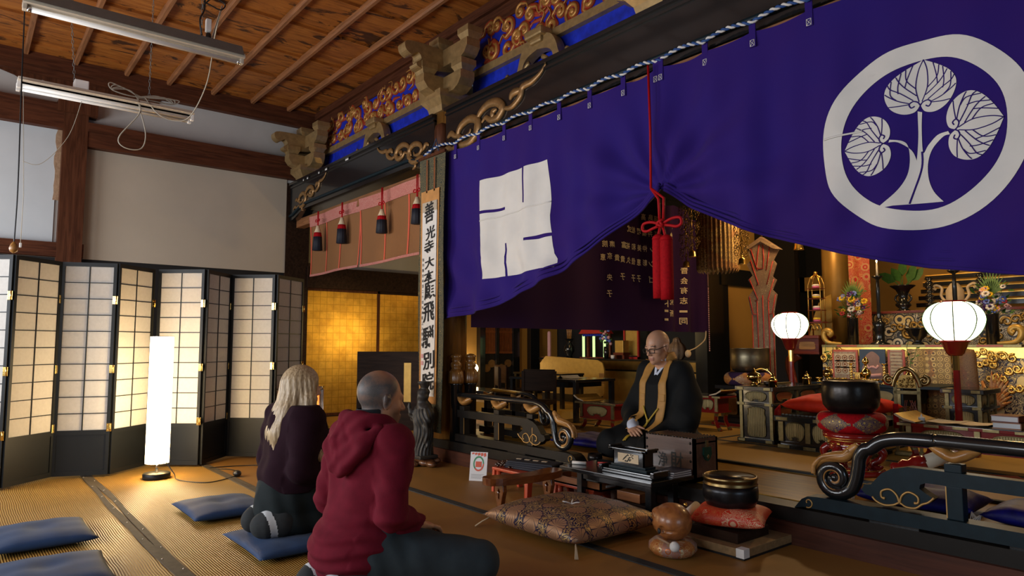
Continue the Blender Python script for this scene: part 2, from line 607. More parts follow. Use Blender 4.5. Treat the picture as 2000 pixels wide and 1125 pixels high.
plain('print_green', (0.06, 0.30, 0.13), 0.6, 0, 0)
plain('print_grey', (0.45, 0.45, 0.45), 0.6, 0, 0)
plain('photo_blue', (0.035, 0.065, 0.11), 0.5, 0, 0.15, 4)
plain('photo_stone', (0.36, 0.21, 0.17), 0.7, 0, 0.2, 8)
plain('bead', (0.05, 0.02, 0.01), 0.2, 0, 0.5, 50, coat=0.5)
plain('led_green', (0.5, 0.7, 0.3), 0.5, 0, 0, emit=(0.62, 0.85, 0.35), es=0.9)
plain('glow_orange', (0.6, 0.15, 0.03), 0.5, 0, 0, emit=(1.0, 0.22, 0.03), es=2.2)
plain('green_lock', (0.02, 0.10, 0.07), 0.35, 0.6, 0.2)
plain('neutral_face', (0.50, 0.27, 0.16), 0.6)
MATS['panel_wood'].node_tree.nodes['Principled BSDF'].inputs['Specular IOR Level'].default_value = 0.12
for _m in ('post_wood', 'beam_wood_x', 'beam_wood_y'):
 MATS[_m].node_tree.nodes['Principled BSDF'].inputs['Specular IOR Level'].default_value = 0.15
plain('rope_blue', (0.015, 0.07, 0.26), 0.6)
# lamp shades: paper that gives off light
plain('lamp_paper', (0.9, 0.8, 0.6), 0.8, 0, 0, emit=(1.0, 0.72, 0.38), es=15)
plain('lantern_paper', (0.9, 0.9, 0.85), 0.8, 0, 0, emit=(1.0, 0.88, 0.66), es=4.5)
plain('lantern_far', (0.9, 0.9, 0.85), 0.8, 0, 0, emit=(1.0, 0.78, 0.48), es=9)
def _curtain(name, col, col2):
 m, nt, b = nmat(name)
 v = coords(nt)
 f = noise(nt, v, 1.1, 3)
 nt.links.new(ramp(nt, f, [(0.35, col), (0.65, col2)]), b.inputs['Base Color'])
 b.inputs['Roughness'].default_value = 0.85
 b.inputs['Sheen Weight'].default_value = 0.05
 b.inputs['Specular IOR Level'].default_value = 0.2
 w = noise(nt, v, 260, 2)
 bump(nt, b, w, 0.12, 0.002)
_curtain('curtain_purple', (0.028, 0.007, 0.145), (0.022, 0.008, 0.165))
_curtain('inner_purple', (0.026, 0.005, 0.042), (0.022, 0.004, 0.046))
def _paper():
 m, nt, b = nmat('shoji_paper')
 v = coords(nt)
 f = noise(nt, v, 40, 4)
 nt.links.new(ramp(nt, f, [(0.3, (0.72, 0.70, 0.66)), (0.7, (0.80, 0.78, 0.74))]), b.inputs['Base Color'])
 b.inputs['Roughness'].default_value = 0.9
 tr = _n(nt, 'ShaderNodeBsdfTranslucent')
 tr.inputs['Color'].default_value = (0.7, 0.62, 0.5, 1)
 mx = _n(nt, 'ShaderNodeMixShader')
 mx.inputs[0].default_value = 0.22
 nt.links.new(b.outputs[0], mx.inputs[1])
 nt.links.new(tr.outputs[0], mx.inputs[2])
 nt.links.new(mx.outputs[0], nt.nodes['Material Output'].inputs['Surface'])
_paper()
def _ribbed(name, c0, c1, period, axis=1, strength=0.6, rough=0.5, mott=0.3):
 """ribs of straw: stripes along one axis, with a matching bump"""
 m, nt, b = nmat(name)
 tc = _n(nt, 'ShaderNodeTexCoord')
 sp = _n(nt, 'ShaderNodeSeparateXYZ')
 nt.links.new(tc.outputs['Object'], sp.inputs[0])
 nz = noise(nt, tc.outputs['Object'], 2.2, 3)
 y = mth(nt, 'ADD', sp.outputs[axis], mth(nt, 'MULTIPLY', mth(nt, 'SUBTRACT', nz, 0.5), 0.03))
 s = mth(nt, 'SINE', mth(nt, 'MULTIPLY', y, 2 * PI / period))
 h = mth(nt, 'ADD', mth(nt, 'MULTIPLY', s, 0.5), 0.5)
 big = noise(nt, tc.outputs['Object'], 1.3, 4)
 light = ramp(nt, big, [(0.3, tuple(x * (1 - mott) for x in c1)), (0.7, c1)])
 nt.links.new(mixc(nt, mth(nt, 'POWER', h, 0.6), c0, light), b.inputs['Base Color'])
 b.inputs['Roughness'].default_value = rough
 bump(nt, b, h, strength, 0.004)
_ribbed('rush_ribbed', (0.19, 0.095, 0.018), (0.56, 0.32, 0.07), 0.0125, 1, 0.7, 0.42)
_ribbed('tatami_fine', (0.25, 0.115, 0.022), (0.36, 0.175, 0.034), 0.006, 1, 0.2, 0.5, 0.25)
_ribbed('tatami_gold', (0.34, 0.18, 0.028), (0.46, 0.26, 0.045), 0.006, 0, 0.2, 0.48, 0.2)
_ribbed('bamboo_blind', (0.24, 0.10, 0.035), (0.37, 0.17, 0.065), 0.0065, 2, 0.4, 0.5, 0.25)
def _ceiling():
 m, nt, b = nmat('ceiling_planks')
 v = coords(nt, (9.0, 1.0, 1.0))
 g = noise(nt, v, 2.0, 7, 0.62, 1.0)
 base = ramp(nt, g, [(0.28, (0.17, 0.05, 0.008)), (0.5, (0.34, 0.108, 0.016)), (0.75, (0.48, 0.18, 0.03))])
 vs = coords(nt, (3.0, 1.0, 1.0))
 st = noise(nt, vs, 1.25, 7, 0.68, 1.6)
 stain = ramp(nt, st, [(0.555, (0, 0, 0)), (0.60, (1, 1, 1))])
 nt.links.new(mixc(nt, mth(nt, 'MULTIPLY', stain, 0.85), base, (0.02, 0.008, 0.004)), b.inputs['Base Color'])
 b.inputs['Roughness'].default_value = 0.5
 bump(nt, b, g, 0.15, 0.004)
_ceiling()
def _gold_leaf():
 m, nt, b = nmat('gold_leaf')
 v = coords(nt, (1, 1, 1), (0, PI / 2, 0))
 br = _n(nt, 'ShaderNodeTexBrick')
 br.offset = 0.0
 br.inputs['Scale'].default_value = 1.0
 br.inputs['Brick Width'].default_value = 0.11
 br.inputs['Row Height'].default_value = 0.11
 br.inputs['Mortar Size'].default_value = 0.004
 br.inputs['Color1'].default_value = (0.80, 0.47, 0.07, 1)
 br.inputs['Color2'].default_value = (0.88, 0.55, 0.10, 1)
 br.inputs['Mortar'].default_value = (0.58, 0.32, 0.045, 1)
 nt.links.new(v, br.inputs['Vector'])
 vv = coords(nt)
 n = noise(nt, vv, 5, 6, 0.65)
 wear = ramp(nt, n, [(0.42, (0, 0, 0)), (0.62, (1, 1, 1))])
 nt.links.new(mixc(nt, mth(nt, 'MULTIPLY', wear, 0.45), br.outputs['Color'], (0.38, 0.19, 0.03)), b.inputs['Base Color'])
 b.inputs['Metallic'].default_value = 0.85
 b.inputs['Roughness'].default_value = 0.38
 bump(nt, b, n, 0.25, 0.01)
_gold_leaf()
def _water_drum():
 brocade('brocade_altar', (0.022, 0.012, 0.035), (0.62, 0.40, 0.13), (0.75, 0.62, 0.36), 5.5, 0.40, 0.4, 0.5, 0.9)
 brocade('brocade_dragon', (0.010, 0.008, 0.008), (0.56, 0.40, 0.15), (0.62, 0.52, 0.34), 7.0, 0.52, 0.42, 0.35, 1.0)
 brocade('brocade_cell', (0.16, 0.08, 0.03), (0.66, 0.43, 0.14), (0.50, 0.22, 0.06), 17, 0.42, 0.45, 0.4, 0.15)
 brocade('brocade_brown', (0.10, 0.045, 0.018), (0.26, 0.13, 0.04), (0.24, 0.08, 0.03), 17, 0.30, 0.55, 0.1, 0.1)
 brocade('brocade_red', (0.40, 0.012, 0.010), (0.52, 0.27, 0.10), (0.45, 0.22, 0.10), 8, 0.40, 0.6, 0.15, 0.7)
 plain('mount_orange', (0.55, 0.26, 0.075), 0.7)
 brocade('brocade_scroll', (0.016, 0.030, 0.028), (0.20, 0.155, 0.06), None, 13, 0.30, 0.6, 0.1, 0.3)
 brocade('brocade_misu', (0.48, 0.10, 0.08), (0.60, 0.30, 0.24), None, 60, 0.4, 0.7, 0.0, 0.8)
 brocade('brocade_purple', (0.03, 0.010, 0.075), (0.50, 0.33, 0.08), None, 40, 0.5, 0.5, 0.4, 0.6)
 brocade('brocade_orange', (0.42, 0.10, 0.02), (0.62, 0.33, 0.10), (0.68, 0.55, 0.32), 30, 0.4, 0.45, 0.3, 0.7)
 brocade('brocade_cushion_red', (0.60, 0.035, 0.012), (0.62, 0.13, 0.04), (0.72, 0.42, 0.25), 9, 0.28, 0.5, 0.0, 0.9)
 brocade('brocade_pinkgold', (0.36, 0.23, 0.20), (0.58, 0.40, 0.20), (0.55, 0.16, 0.04), 26, 0.5, 0.35, 0.4, 0.6)
 brocade('banner_silver', (0.22, 0.14, 0.09), (0.36, 0.25, 0.17), (0.45, 0.34, 0.22), 20, 0.45, 0.45, 0.15, 0.5)
 brocade('mandala', (0.38, 0.24, 0.16), (0.52, 0.40, 0.27), (0.42, 0.16, 0.10), 60, 0.4, 0.7, 0.0, 0.2)
_water_drum()
def _lake(name, col, col2, s):
 m, nt, b = nmat(name)
 v = coords(nt)
 vo = _n(nt, 'ShaderNodeTexVoronoi', feature='F1')
 vo.inputs['Scale'].default_value = s
 nt.links.new(v, vo.inputs['Vector'])
 nt.links.new(mixc(nt, mth(nt, 'LESS_THAN', vo.outputs['Distance'], 0.42), col, col2), b.inputs['Base Color'])
 b.inputs['Roughness'].default_value = 0.6
_lake('print_floral', (0.035, 0.02, 0.02), (0.52, 0.36, 0.24), 30)
def _floral():
 """navy ground, large gold chrysanthemums with petals, curling vines between them"""
 m, nt, b = nmat('brocade_floral')
 v = coords(nt, (1, 1, 0.25))
 vo = _n(nt, 'ShaderNodeTexVoronoi', feature='F1')
 vo.inputs['Scale'].default_value = 5.6
 vo.inputs['Randomness'].default_value = 0.25
 nt.links.new(v, vo.inputs['Vector'])
 df = _n(nt, 'ShaderNodeVectorMath', operation='SUBTRACT')
 nt.links.new(v, df.inputs[0])
 nt.links.new(vo.outputs['Position'], df.inputs[1])
 sp = _n(nt, 'ShaderNodeSeparateXYZ')
 nt.links.new(df.outputs[0], sp.inputs[0])
 ang = mth(nt, 'ARCTAN2', sp.outputs[1], sp.outputs[0])
 d = vo.outputs['Distance']
 pet = mth(nt, 'LESS_THAN', mth(nt, 'COSINE', mth(nt, 'MULTIPLY', ang, 16.0)), 0.88)
 disc = mth(nt, 'LESS_THAN', mth(nt, 'ADD', d, mth(nt, 'MULTIPLY', mth(nt, 'COSINE', mth(nt, 'MULTIPLY', ang, 16.0)), 0.012)), 0.345)
 w = noise(nt, v, 13, 2, 0.4, 2.6)
 vine = mth(nt, 'GREATER_THAN', mth(nt, 'SINE', mth(nt, 'MULTIPLY', w, 52.0)), 0.1)
 fac = mth(nt, 'MAXIMUM', mth(nt, 'MULTIPLY', disc, pet), mth(nt, 'MULTIPLY', vine, mth(nt, 'GREATER_THAN', d, 0.38)))
 col = mixc(nt, fac, (0.014, 0.007, 0.045), mixc(nt, disc, (0.58, 0.38, 0.13), (0.46, 0.26, 0.14)))
 nt.links.new(col, b.inputs['Base Color'])
 b.inputs['Roughness'].default_value = 0.42
 nt.links.new(mth(nt, 'MULTIPLY', fac, 0.35), b.inputs['Metallic'])
 bump(nt, b, fac, 0.25, 0.003)
_floral()
# ------------------------------------------------------------------ bodies: smooth unions of soft shapes, turned into one mesh
class Field:
 def __init__(self, lo, hi, h):
  self.lo = np.array(lo, float)
  self.h = h
  self.n = np.ceil((np.array(hi, float) - self.lo) / h).astype(int) + 1
  self.d = np.full(self.n, 1.0, dtype=np.float32)
 def _slice(self, a, b_, mar):
  i0 = np.maximum(0, np.floor((np.minimum(a, b_) - mar - self.lo) / self.h).astype(int))
  i1 = np.minimum(self.n, np.ceil((np.maximum(a, b_) + mar - self.lo) / self.h).astype(int) + 1)
  if (i1 <= i0).any():
   return None, None
  sl = tuple(slice(i, j) for i, j in zip(i0, i1))
  ax = [self.lo[k] + self.h * np.arange(i0[k], i1[k]) for k in range(3)]
  X, Y, Z = np.meshgrid(*ax, indexing='ij')
  return sl, (X, Y, Z)
 def _mix(self, sl, d, k, op='u'):
  a = self.d[sl]
  if op == 'u':
   if k <= 0:
    self.d[sl] = np.minimum(a, d)
   else:
    h = np.maximum(k - np.abs(a - d), 0) / k
    self.d[sl] = np.minimum(a, d) - h * h * k * 0.25
  else:
   d = -d
   if k <= 0:
    self.d[sl] = np.maximum(a, d)
   else:
    h = np.maximum(k - np.abs(a - d), 0) / k
    self.d[sl] = np.maximum(a, d) + h * h * k * 0.25
 def cap(self, p0, p1, r0, r1=None, k=0.03, op='u', flat=None):
  """tapered capsule; flat=(axis vector, factor) squashes its cross-section along that axis"""
  r1 = r0 if r1 is None else r1
  p0, p1 = np.array(p0, float), np.array(p1, float)
  m = max(r0, r1)
  sl, G = self._slice(p0, p1, m + 0.06 + k)
  if sl is None:
   return self
  ba = p1 - p0
  L2 = float(ba @ ba) + 1e-12
  q = [G[i] - p0[i] for i in range(3)]
  t = np.clip((q[0] * ba[0] + q[1] * ba[1] + q[2] * ba[2]) / L2, 0, 1)
  dx = [q[i] - ba[i] * t for i in range(3)]
  if flat is not None:
   ax = np.array(flat[0], float)
   ax /= np.linalg.norm(ax)
   s = dx[0] * ax[0] + dx[1] * ax[1] + dx[2] * ax[2]
   dx = [dx[i] + ax[i] * s * (1 / flat[1] - 1) for i in range(3)]
  d = np.sqrt(dx[0] ** 2 + dx[1] ** 2 + dx[2] ** 2) - (r0 + (r1 - r0) * t)
  if flat is not None and flat[1] < 1:
   d = d * 0.75
  self._mix(sl, d.astype(np.float32), k, op)
  return self
 def chain(self, pts, rr, k=0.02, op='u'):
  for i in range(len(pts) - 1):
   self.cap(pts[i], pts[i + 1], rr[i], rr[i + 1], k, op)
  return self
 def ell(self, c, r, k=0.03, op='u', rot=None):
  """ellipsoid; rot = 3x3 (columns are its axes)"""
  c = np.array(c, float)
  r = np.array(r if isinstance(r, (tuple, list)) else (r, r, r), float)
  m = r.max()
  sl, G = self._slice(c - m, c + m, 0.06 + k)
  if sl is None:
   return self
  q = [G[i] - c[i] for i in range(3)]
  if rot is not None:
   A = np.array(rot, float)
   q = [q[0] * A[0][j] + q[1] * A[1][j] + q[2] * A[2][j] for j in range(3)]
  k0 = np.sqrt(sum((q[i] / r[i]) ** 2 for i in range(3)))
  k1 = np.sqrt(sum((q[i] / r[i] ** 2) ** 2 for i in range(3))) + 1e-9
  d = k0 * (k0 - 1) / k1
  self._mix(sl, d.astype(np.float32), k, op)
  return self
 def grow(self, f):
  """add f(X, Y, Z) to the distance everywhere (wrinkles, offsets)"""
  ax = [self.lo[k] + self.h * np.arange(self.n[k]) for k in range(3)]
  X, Y, Z = np.meshgrid(*ax, indexing='ij')
  self.d += f(X, Y, Z).astype(np.float32)
  return self
 def cut(self, f, k=0.0):
  """keep only where f(X, Y, Z) < 0"""
  ax = [self.lo[i] + self.h * np.arange(self.n[i]) for i in range(3)]
  X, Y, Z = np.meshgrid(*ax, indexing='ij')
  self.d = np.maximum(self.d, f(X, Y, Z).astype(np.float32))
  return self
 def mesh(self, smooth=1):
  """surface nets -> verts, quads"""
  d = self.d
  d[0], d[-1] = 1, 1
  d[:, 0], d[:, -1] = 1, 1
  d[:, :, 0], d[:, :, -1] = 1, 1
  s = d < 0
  nx, ny, nz = d.shape
  c = np.zeros((nx - 1, ny - 1, nz - 1), int)
  for i in (0, 1):
   for j in (0, 1):
    for k in (0, 1):
     c += s[i:nx - 1 + i, j:ny - 1 + j, k:nz - 1 + k]
  act = (c > 0) & (c < 8)
  idx = np.full(act.shape, -1, int)
  cells = np.argwhere(act)
  idx[act] = np.arange(len(cells))
  acc = np.zeros((len(cells), 3))
  cnt = np.zeros(len(cells))
  E_ = []
  for i in (0, 1):
   for j in (0, 1):
    E_ += [((0, i, j), (1, i, j)), ((i, 0, j), (i, 1, j)), ((i, j, 0), (i, j, 1))]
  for a, b_ in E_:
   A = cells + a
   B = cells + b_
   da = d[A[:, 0], A[:, 1], A[:, 2]]
   db = d[B[:, 0], B[:, 1], B[:, 2]]
   m = (da < 0) != (db < 0)
   t = np.where(m, da / np.where(m, da - db, 1), 0)
   acc += np.where(m[:, None], A + (B - A) * t[:, None] - cells, 0)
   cnt += m
  v = (cells + acc / cnt[:, None]) * self.h + self.lo
  F_ = []
  for ax in range(3):
   sa = [slice(None)] * 3
   sb = [slice(None)] * 3
   sa[ax] = slice(0, -1)
   sb[ax] = slice(1, None)
   x = s[tuple(sa)] != s[tuple(sb)]
   inside_first = s[tuple(sa)]
   P = np.argwhere(x)
   o1, o2 = [(1, 2), (2, 0), (0, 1)][ax]
   ok = (P[:, o1] > 0) & (P[:, o2] > 0)
   P = P[ok]
   fl = inside_first[P[:, 0], P[:, 1], P[:, 2]]
   u = np.zeros(3, int)
   w = np.zeros(3, int)
   u[o1] = 1
   w[o2] = 1
   q = np.stack([idx[tuple((P - u - w).T)], idx[tuple((P - w).T)], idx[tuple(P.T)], idx[tuple((P - u).T)]], 1)
   q[~fl] = q[~fl][:, ::-1]
   F_.append(q)
  f = np.concatenate(F_)
  f = f[(f >= 0).all(1)]
  # light smoothing
  for _ in range(smooth):
   sm = np.zeros_like(v)
   n = np.zeros(len(v))
   for a in range(4):
    e0, e1 = f[:, a], f[:, (a + 1) % 4]
    np.add.at(sm, e0, v[e1])
    np.add.at(n, e0, 1)
    np.add.at(sm, e1, v[e0])
    np.add.at(n, e1, 1)
   v = 0.5 * v + 0.5 * sm / np.maximum(n, 1)[:, None]
  return v, f
def field_obj(name, F, mats, parent=None, smooth=1, pick=None):
 """mesh object from a field; pick(centres n x 3) -> material index per face"""
 v, f = F.mesh(smooth)
 me = bpy.data.meshes.new(name)
 me.from_pydata(v.tolist(), [], f.tolist())
 if not isinstance(mats, (list, tuple)):
  mats = [mats]
 for m in mats:
  me.materials.append(MATS[m])
 me.polygons.foreach_set('use_smooth', [True] * len(f))
 if pick is not None:
  me.polygons.foreach_set('material_index', np.asarray(pick(v[f].mean(1)), dtype=np.int32))
 me.update()
 o = bpy.data.objects.new(name, me)
 COL.objects.link(o)
 if parent is not None:
  o.parent = parent
 return o
# ------------------------------------------------------------------ the setting
ZP = 0.22          # height of the sanctuary floor
YS = 3.73          # front of the sill
XW = -9.95         # face of the wall on the left
CX = -2.97         # middle of the centre bay
ZC = 4.65          # underside of the ceiling boards
b = MB()
b.box(XW, 3.6, -2.9, 1.87, -0.12, 0)
struct('floor', b, 'rush_ribbed', 'ribbed rush matting over the hall floor')
b = MB()
b.box(XW, 3.6, 1.87, YS + 0.02, -0.12, 0)
struct('floor_front', b, 'tatami_fine', 'smooth tatami in front of the sanctuary step')
b = MB()
b.box(XW, -6.15, YS + 0.02, 10.9, -0.12, 0.05)
struct('floor_aisle', b, 'tatami_fine', 'tatami of the side aisle')
# cloth borders, a double tape with tacks
for k, (y, mm, wd) in enumerate(((-0.03, 'border_cloth', 0.085), (0.92, 'border_cloth', 0.085), (1.87, 'border_cloth', 0.07), (2.82, 'border_dark', 0.065))):
 b = MB()
 rng = random.Random(k)
 for s in (0, 1):
  ph = rng.random() * 6
  def edge(x, o):
   return y + o + (0.008 * math.sin(x * 1.7 + ph) + 0.004 * math.sin(x * 5 + ph) if k < 2 else 0)
  o0, o1 = (-wd / 2, -0.003) if s == 0 else (0.003, wd / 2)
  n = 120
  x0, x1 = -9.9, 0.5
  top = [(x0 + (x1 - x0) * i / n, edge(x0 + (x1 - x0) * i / n, o0), 0.0065 - 0.001 * s) for i in range(n + 1)]
  top2 = [(p[0], edge(p[0] + 0.3, o1), p[2]) for p in top]
  lo = [(p[0], p[1], 0.0) for p in top]
  lo2 = [(p[0], p[1], 0.0) for p in top2]
  b.ring([lo, top, top2, lo2], False, smooth=False)
 tr = struct('trim_%d' % (k + 1), b, mm, 'woven tape along a seam of the matting')
 if k < 2:
  for i in range(26):
   t = MB()
   x = -6.9 + i * 0.24
   t.ball((x, y + (0.022 if i % 2 else -0.024), 0.007), (0.006, 0.006, 0.003), 8, 5)
   t.build('tack', 'steel_tack', tr)
 else:
  pass
# the raised sanctuary floor: sill, planks, tatami
b = MB()
b.box(-5.98, 3.6, YS, YS + 0.2, 0.0, 0.12)
struct('step_board', b, 'sill_red', 'reddish board along the foot of the sanctuary step')
b = MB()
b.box(-5.9, 3.6, YS + 0.03, YS + 0.24, 0.12, 0.2)
struct('sill', b, 'lacquer_dull', 'black sill carrying the railings')
b = MB()
b.box(-6.2, 3.6, YS + 0.2, 4.75, -0.1, 0.205)
struct('floor_planks', b, 'veranda_planks', 'polished planks behind the sill')
b = MB()
b.box(-6.2, 3.6, 4.75, 11.2, -0.1, ZP)
struct('floor_sanctuary', b, 'tatami_gold', 'golden tatami of the sanctuary')
b = MB()
b.box(-10, -6.15, 6.6, 11.2, 0.0, ZP)
struct('floor_back', b, 'tatami_gold')
b = MB()
for y in (4.76, 5.74, 6.72):
 b.box(-5.9, 3.5, y - 0.02, y + 0.02, ZP - 0.01, ZP + 0.004)
for x in (-5.9, -4.0):
 b.box(x - 0.02, x + 0.02, 4.76, 9, ZP - 0.01, ZP + 0.003)
struct('trim_5', b, 'border_dark', 'dark borders of the sanctuary tatami')
b = MB()
b.box(XW, -5.98, YS, YS + 0.12, 0.0, 0.075)
struct('sill_aisle', b, 'lacquer_dull', 'low black threshold of the side aisle')
# left wall ------------------------------------------------------------------
b = MB()
b.box(XW - 0.12, XW, -2.9, 3.71, 2.2, ZC)
b.box(XW - 0.12, XW, 3.71, 4.5, 3.5, ZC)
struct('wall_left', b, 'plaster', 'white plaster of the left wall')
b = MB()
b.box(XW, XW + 0.012, 1.13, 3.71, 2.2, 3.6)
struct('wall_panel_beige', b, 'plaster_beige', 'wide beige panel above the folding screens')
b = MB()
b.box(XW, XW + 0.02, -2.9, 0.83, 2.36, 3.8)
struct('wall_panel_cool', b, 'plaster_cool', 'cool white panel left of the wooden post')
b = MB()
b.box(XW - 0.1, XW - 0.02, -2.9, 3.71, 0.0, 2.2)
struct('wall_low', b, 'dark_void')
b = MB()
b.box(XW, XW + 0.14, 0.87, 1.13, 0.0, 4.14)
b.box(XW, XW + 0.2, 0.80, 1.22, 3.98, 4.12)
struct('trim_6', b, 'post_wood', 'reddish brown wall post')
b = MB()
b.box(XW, XW + 0.13, 1.13, 4.32, 3.60, 3.90)
b.box(XW, XW + 0.165, 1.13, 4.32, 3.79, 3.90)
struct('trim_7', b, 'beam_wood_y', 'brown beam across the left wall right of the post')
b = MB()
b.box(XW, XW + 0.13, -2.9, 0.87, 3.78, 4.09)
struct('trim_8', b, 'beam_wood_y', 'brown beam across the left wall left of the post')
b = MB()
b.box(XW, XW + 0.12, -2.9, 1.15, 2.2, 2.37)
struct('trim_9', b, 'beam_wood_y', 'low brown beam under the cool white panel')
b = MB()
b.box(XW, XW + 0.16, -2.9, 4.3, 4.5, ZC)
b.box(XW, XW + 0.10, -2.9, 4.3, 4.42, 4.5)
struct('trim_10', b, 'beam_wood_y', 'dark plate where the left wall meets the ceiling')
# old plaster edge and stains by the post: ragged strip
b = MB()
rng = random.Random(3)
L = [(0.80 + 0.03 * rng.random(), 2.9 + i * 0.09) for i in range(11)]
b.prism(L + [(0.87, 3.8), (0.87, 2.9)], XW + 0.02, XW + 0.024, 'YZ')
struct('trim_11', b, 'pale_board', 'ragged peeling edge of the plaster by the post')
b = MB()
pts = [(-0.2, 4.50)] + [(-0.2 + i * 0.14, 4.42 - 0.10 * (i % 3) / 3 - 0.12 * i / 9 + 0.05 * rng.random()) for i in range(1, 12)] + [(1.9, 4.30), (2.0, 4.5)]
b.prism(pts, XW + 0.001, XW + 0.02, 'YZ')
struct('trim_12', b, 'post_wood', 'torn plaster edge showing dark wood near the ceiling')
# corner post and aisle end wall with gold leaf ---------------------------------------
b = MB()
b.box(XW - 0.2, XW + 0.03, 3.71, 4.07, 0.0, 3.55)
struct('trim_14', b, 'panel_wood', 'dark corner post at the end of the left wall')
b = MB()
b.box(XW - 0.12, XW - 0.06, 4.07, 6.6, 0.0, 4.0)
struct('wall_aisle', b, 'plaster', 'white plaster above the gold doors')
for k, (y0, y1) in enumerate(((4.07, 5.28), (5.28, 6.5))):
 b = MB()
 b.box(XW - 0.05, XW - 0.02, y0, y1, 0.09, 1.97)
 d = struct('door_%d' % (k + 1), b, 'gold_leaf', 'sliding door covered in squares of gold leaf')
 fr = MB()
 for (ya, yb, za, zb) in ((y0, y1, 0.05, 0.10), (y0, y1, 1.96, 2.0), (y1 - 0.022, y1 + 0.022, 0.05, 2.0)):
  fr.box(XW - 0.05, XW - 0.005, ya, yb, za, zb)
 fr.build('frame', 'post_wood' if k == 0 else 'panel_wood', d)
b = MB()
b.box(XW - 0.06, XW + 0.06, 4.05, 6.6, 2.0, 2.32)
struct('trim_15', b, 'panel_wood', 'dark lintel over the gold doors')
b = MB()
b.box(XW - 0.06, XW + 0.04, 4.05, 6.6, 0.0, 0.06)
struct('trim_16', b, 'panel_wood', 'dark threshold of the gold doors')
# far walls of the aisle -------------------------------------------------------------
YB = 9.25
b = MB()
b.box(XW - 0.12, XW - 0.05, 6.6, YB, 0, 4.2)
struct('wall_far', b, 'ochre_wall', 'ochre wall at the far end of the aisle')
def far_y(px):
 return atX(px, 700, XW).y
b = MB()
for (pa, pb) in ((884, 903), (934, 944), (999, 1011), (1033, 1050), (966, 971)):
 b.box(XW - 0.05, XW + 0.06, far_y(pa), far_y(pb), 0.0, 3.4)
struct('trim_17', b, 'lacquer_black', 'black posts of the far aisle wall')
for k, (pa, pb) in enumerate(((944, 966), (971, 999))):
 ya, yb = far_y(pa), far_y(pb)
 b = MB()
 b.box(XW - 0.05, XW - 0.01, ya, yb, 0.2, 2.6)
 d = struct('door_%d' % (k + 3), b, 'dark_void', 'black lattice door in the far aisle wall')
 s = MB()
 n = 9
 for i in range(n + 1):
  y = ya + (yb - ya) * i / n
  s.box(XW - 0.01, XW + 0.015, y - 0.010, y + 0.010, 0.98, 2.6)
 for z in (1.0, 1.38, 1.8):
  s.box(XW - 0.01, XW + 0.02, ya, yb, z - 0.02, z + 0.02)
 s.build('lattice', 'copper_lattice', d)
 p = MB()
 for (fx, fz) in ((0.3, 0.72), (0.75, 0.80)):
  y = ya + (yb - ya) * fx
  p.prism([(y + 0.08 * math.cos(a * PI / 8), fz + 0.07 * math.sin(a * PI / 8)) for a in range(16)], XW - 0.01, XW + 0.01, 'YZ')
 if k == 0:
  y = (ya + yb) / 2
  p.prism([(y + 0.11 * math.cos(a * PI / 8), 1.56 + 0.06 * math.sin(a * PI / 8)) for a in range(16)], XW + 0.015, XW + 0.03, 'YZ')
 p.build('gold_plaque', 'gold_carving', d)
b = MB()
b.box(XW - 0.1, -5.0, YB, YB + 0.1, 0, 4.2)
struct('wall_alcove', b, 'dark_void')
# wall on the sanctuary's left, beyond the inner curtain ------------------------------------
XI = -5.62
b = MB()
b.box(XI - 0.14, XI, 8.35, 10.7, 0.0, 4.2)
struct('wall_inner', b, 'ochre_wall', 'ochre wall on the left of the altar')
b = MB()
b.box(XI - 0.16, XI + 0.03, 7.95, 8.36, 0.0, 4.0)
struct('trim_18', b, 'lacquer_black', 'black post between inner curtain and ochre wall')
b = MB()
b.box(XI - 0.02, XI + 0.05, 8.3, 10.7, 1.98, 2.22)
b.box(XI - 0.02, XI + 0.05, 10.44, 10.66, 0.2, 4.0)
b.box(XI - 0.02, XI + 0.02, 8.36, 8.50, 0.2, 2.0)
struct('trim_19', b, 'lacquer_black', 'black frame of the ochre wall')
b = MB()
b.box(-5.8, 3.6, 10.7, 10.82, 0, 4.2)
struct('wall_altar', b, 'dark_void', 'dark wall behind the altar')
b = MB()
b.box(XI, -4.72, 10.6, 10.7, 2.0, 2.22)
struct('trim_20', b, 'ochre_wall', 'ochre rail high on the wall behind the altar')
b = MB()
b.box(-4.7, 3, 10.55, 10.7, 1.35, 3.2)
struct('wall_altar_gold', b, 'ochre_wall', 'gold ground behind the altar')
# pillars -----------------------------------------------------------------------------
b = MB()
b.lathe([(0.165, 0.0), (0.165, 3.6)], (-5.855, 3.93, 0), 28)
struct('pillar_left', b, 'gold_pillar', 'round wooden pillar behind the hanging scroll')
b = MB()
b.lathe([(0.17, 0.0), (0.165, 3.6)], (-4.12, 8.65, ZP), 32)
struct('pillar_gold', b, 'pillar_gilt', 'round gilded pillar left of the altar')
b = MB()
b.lathe([(0.165, 0.0), (0.165, 3.6)], (-0.15, 3.93, 0), 28)
struct('pillar_right', b, 'gold_pillar', 'round wooden pillar at the right end of the bay')
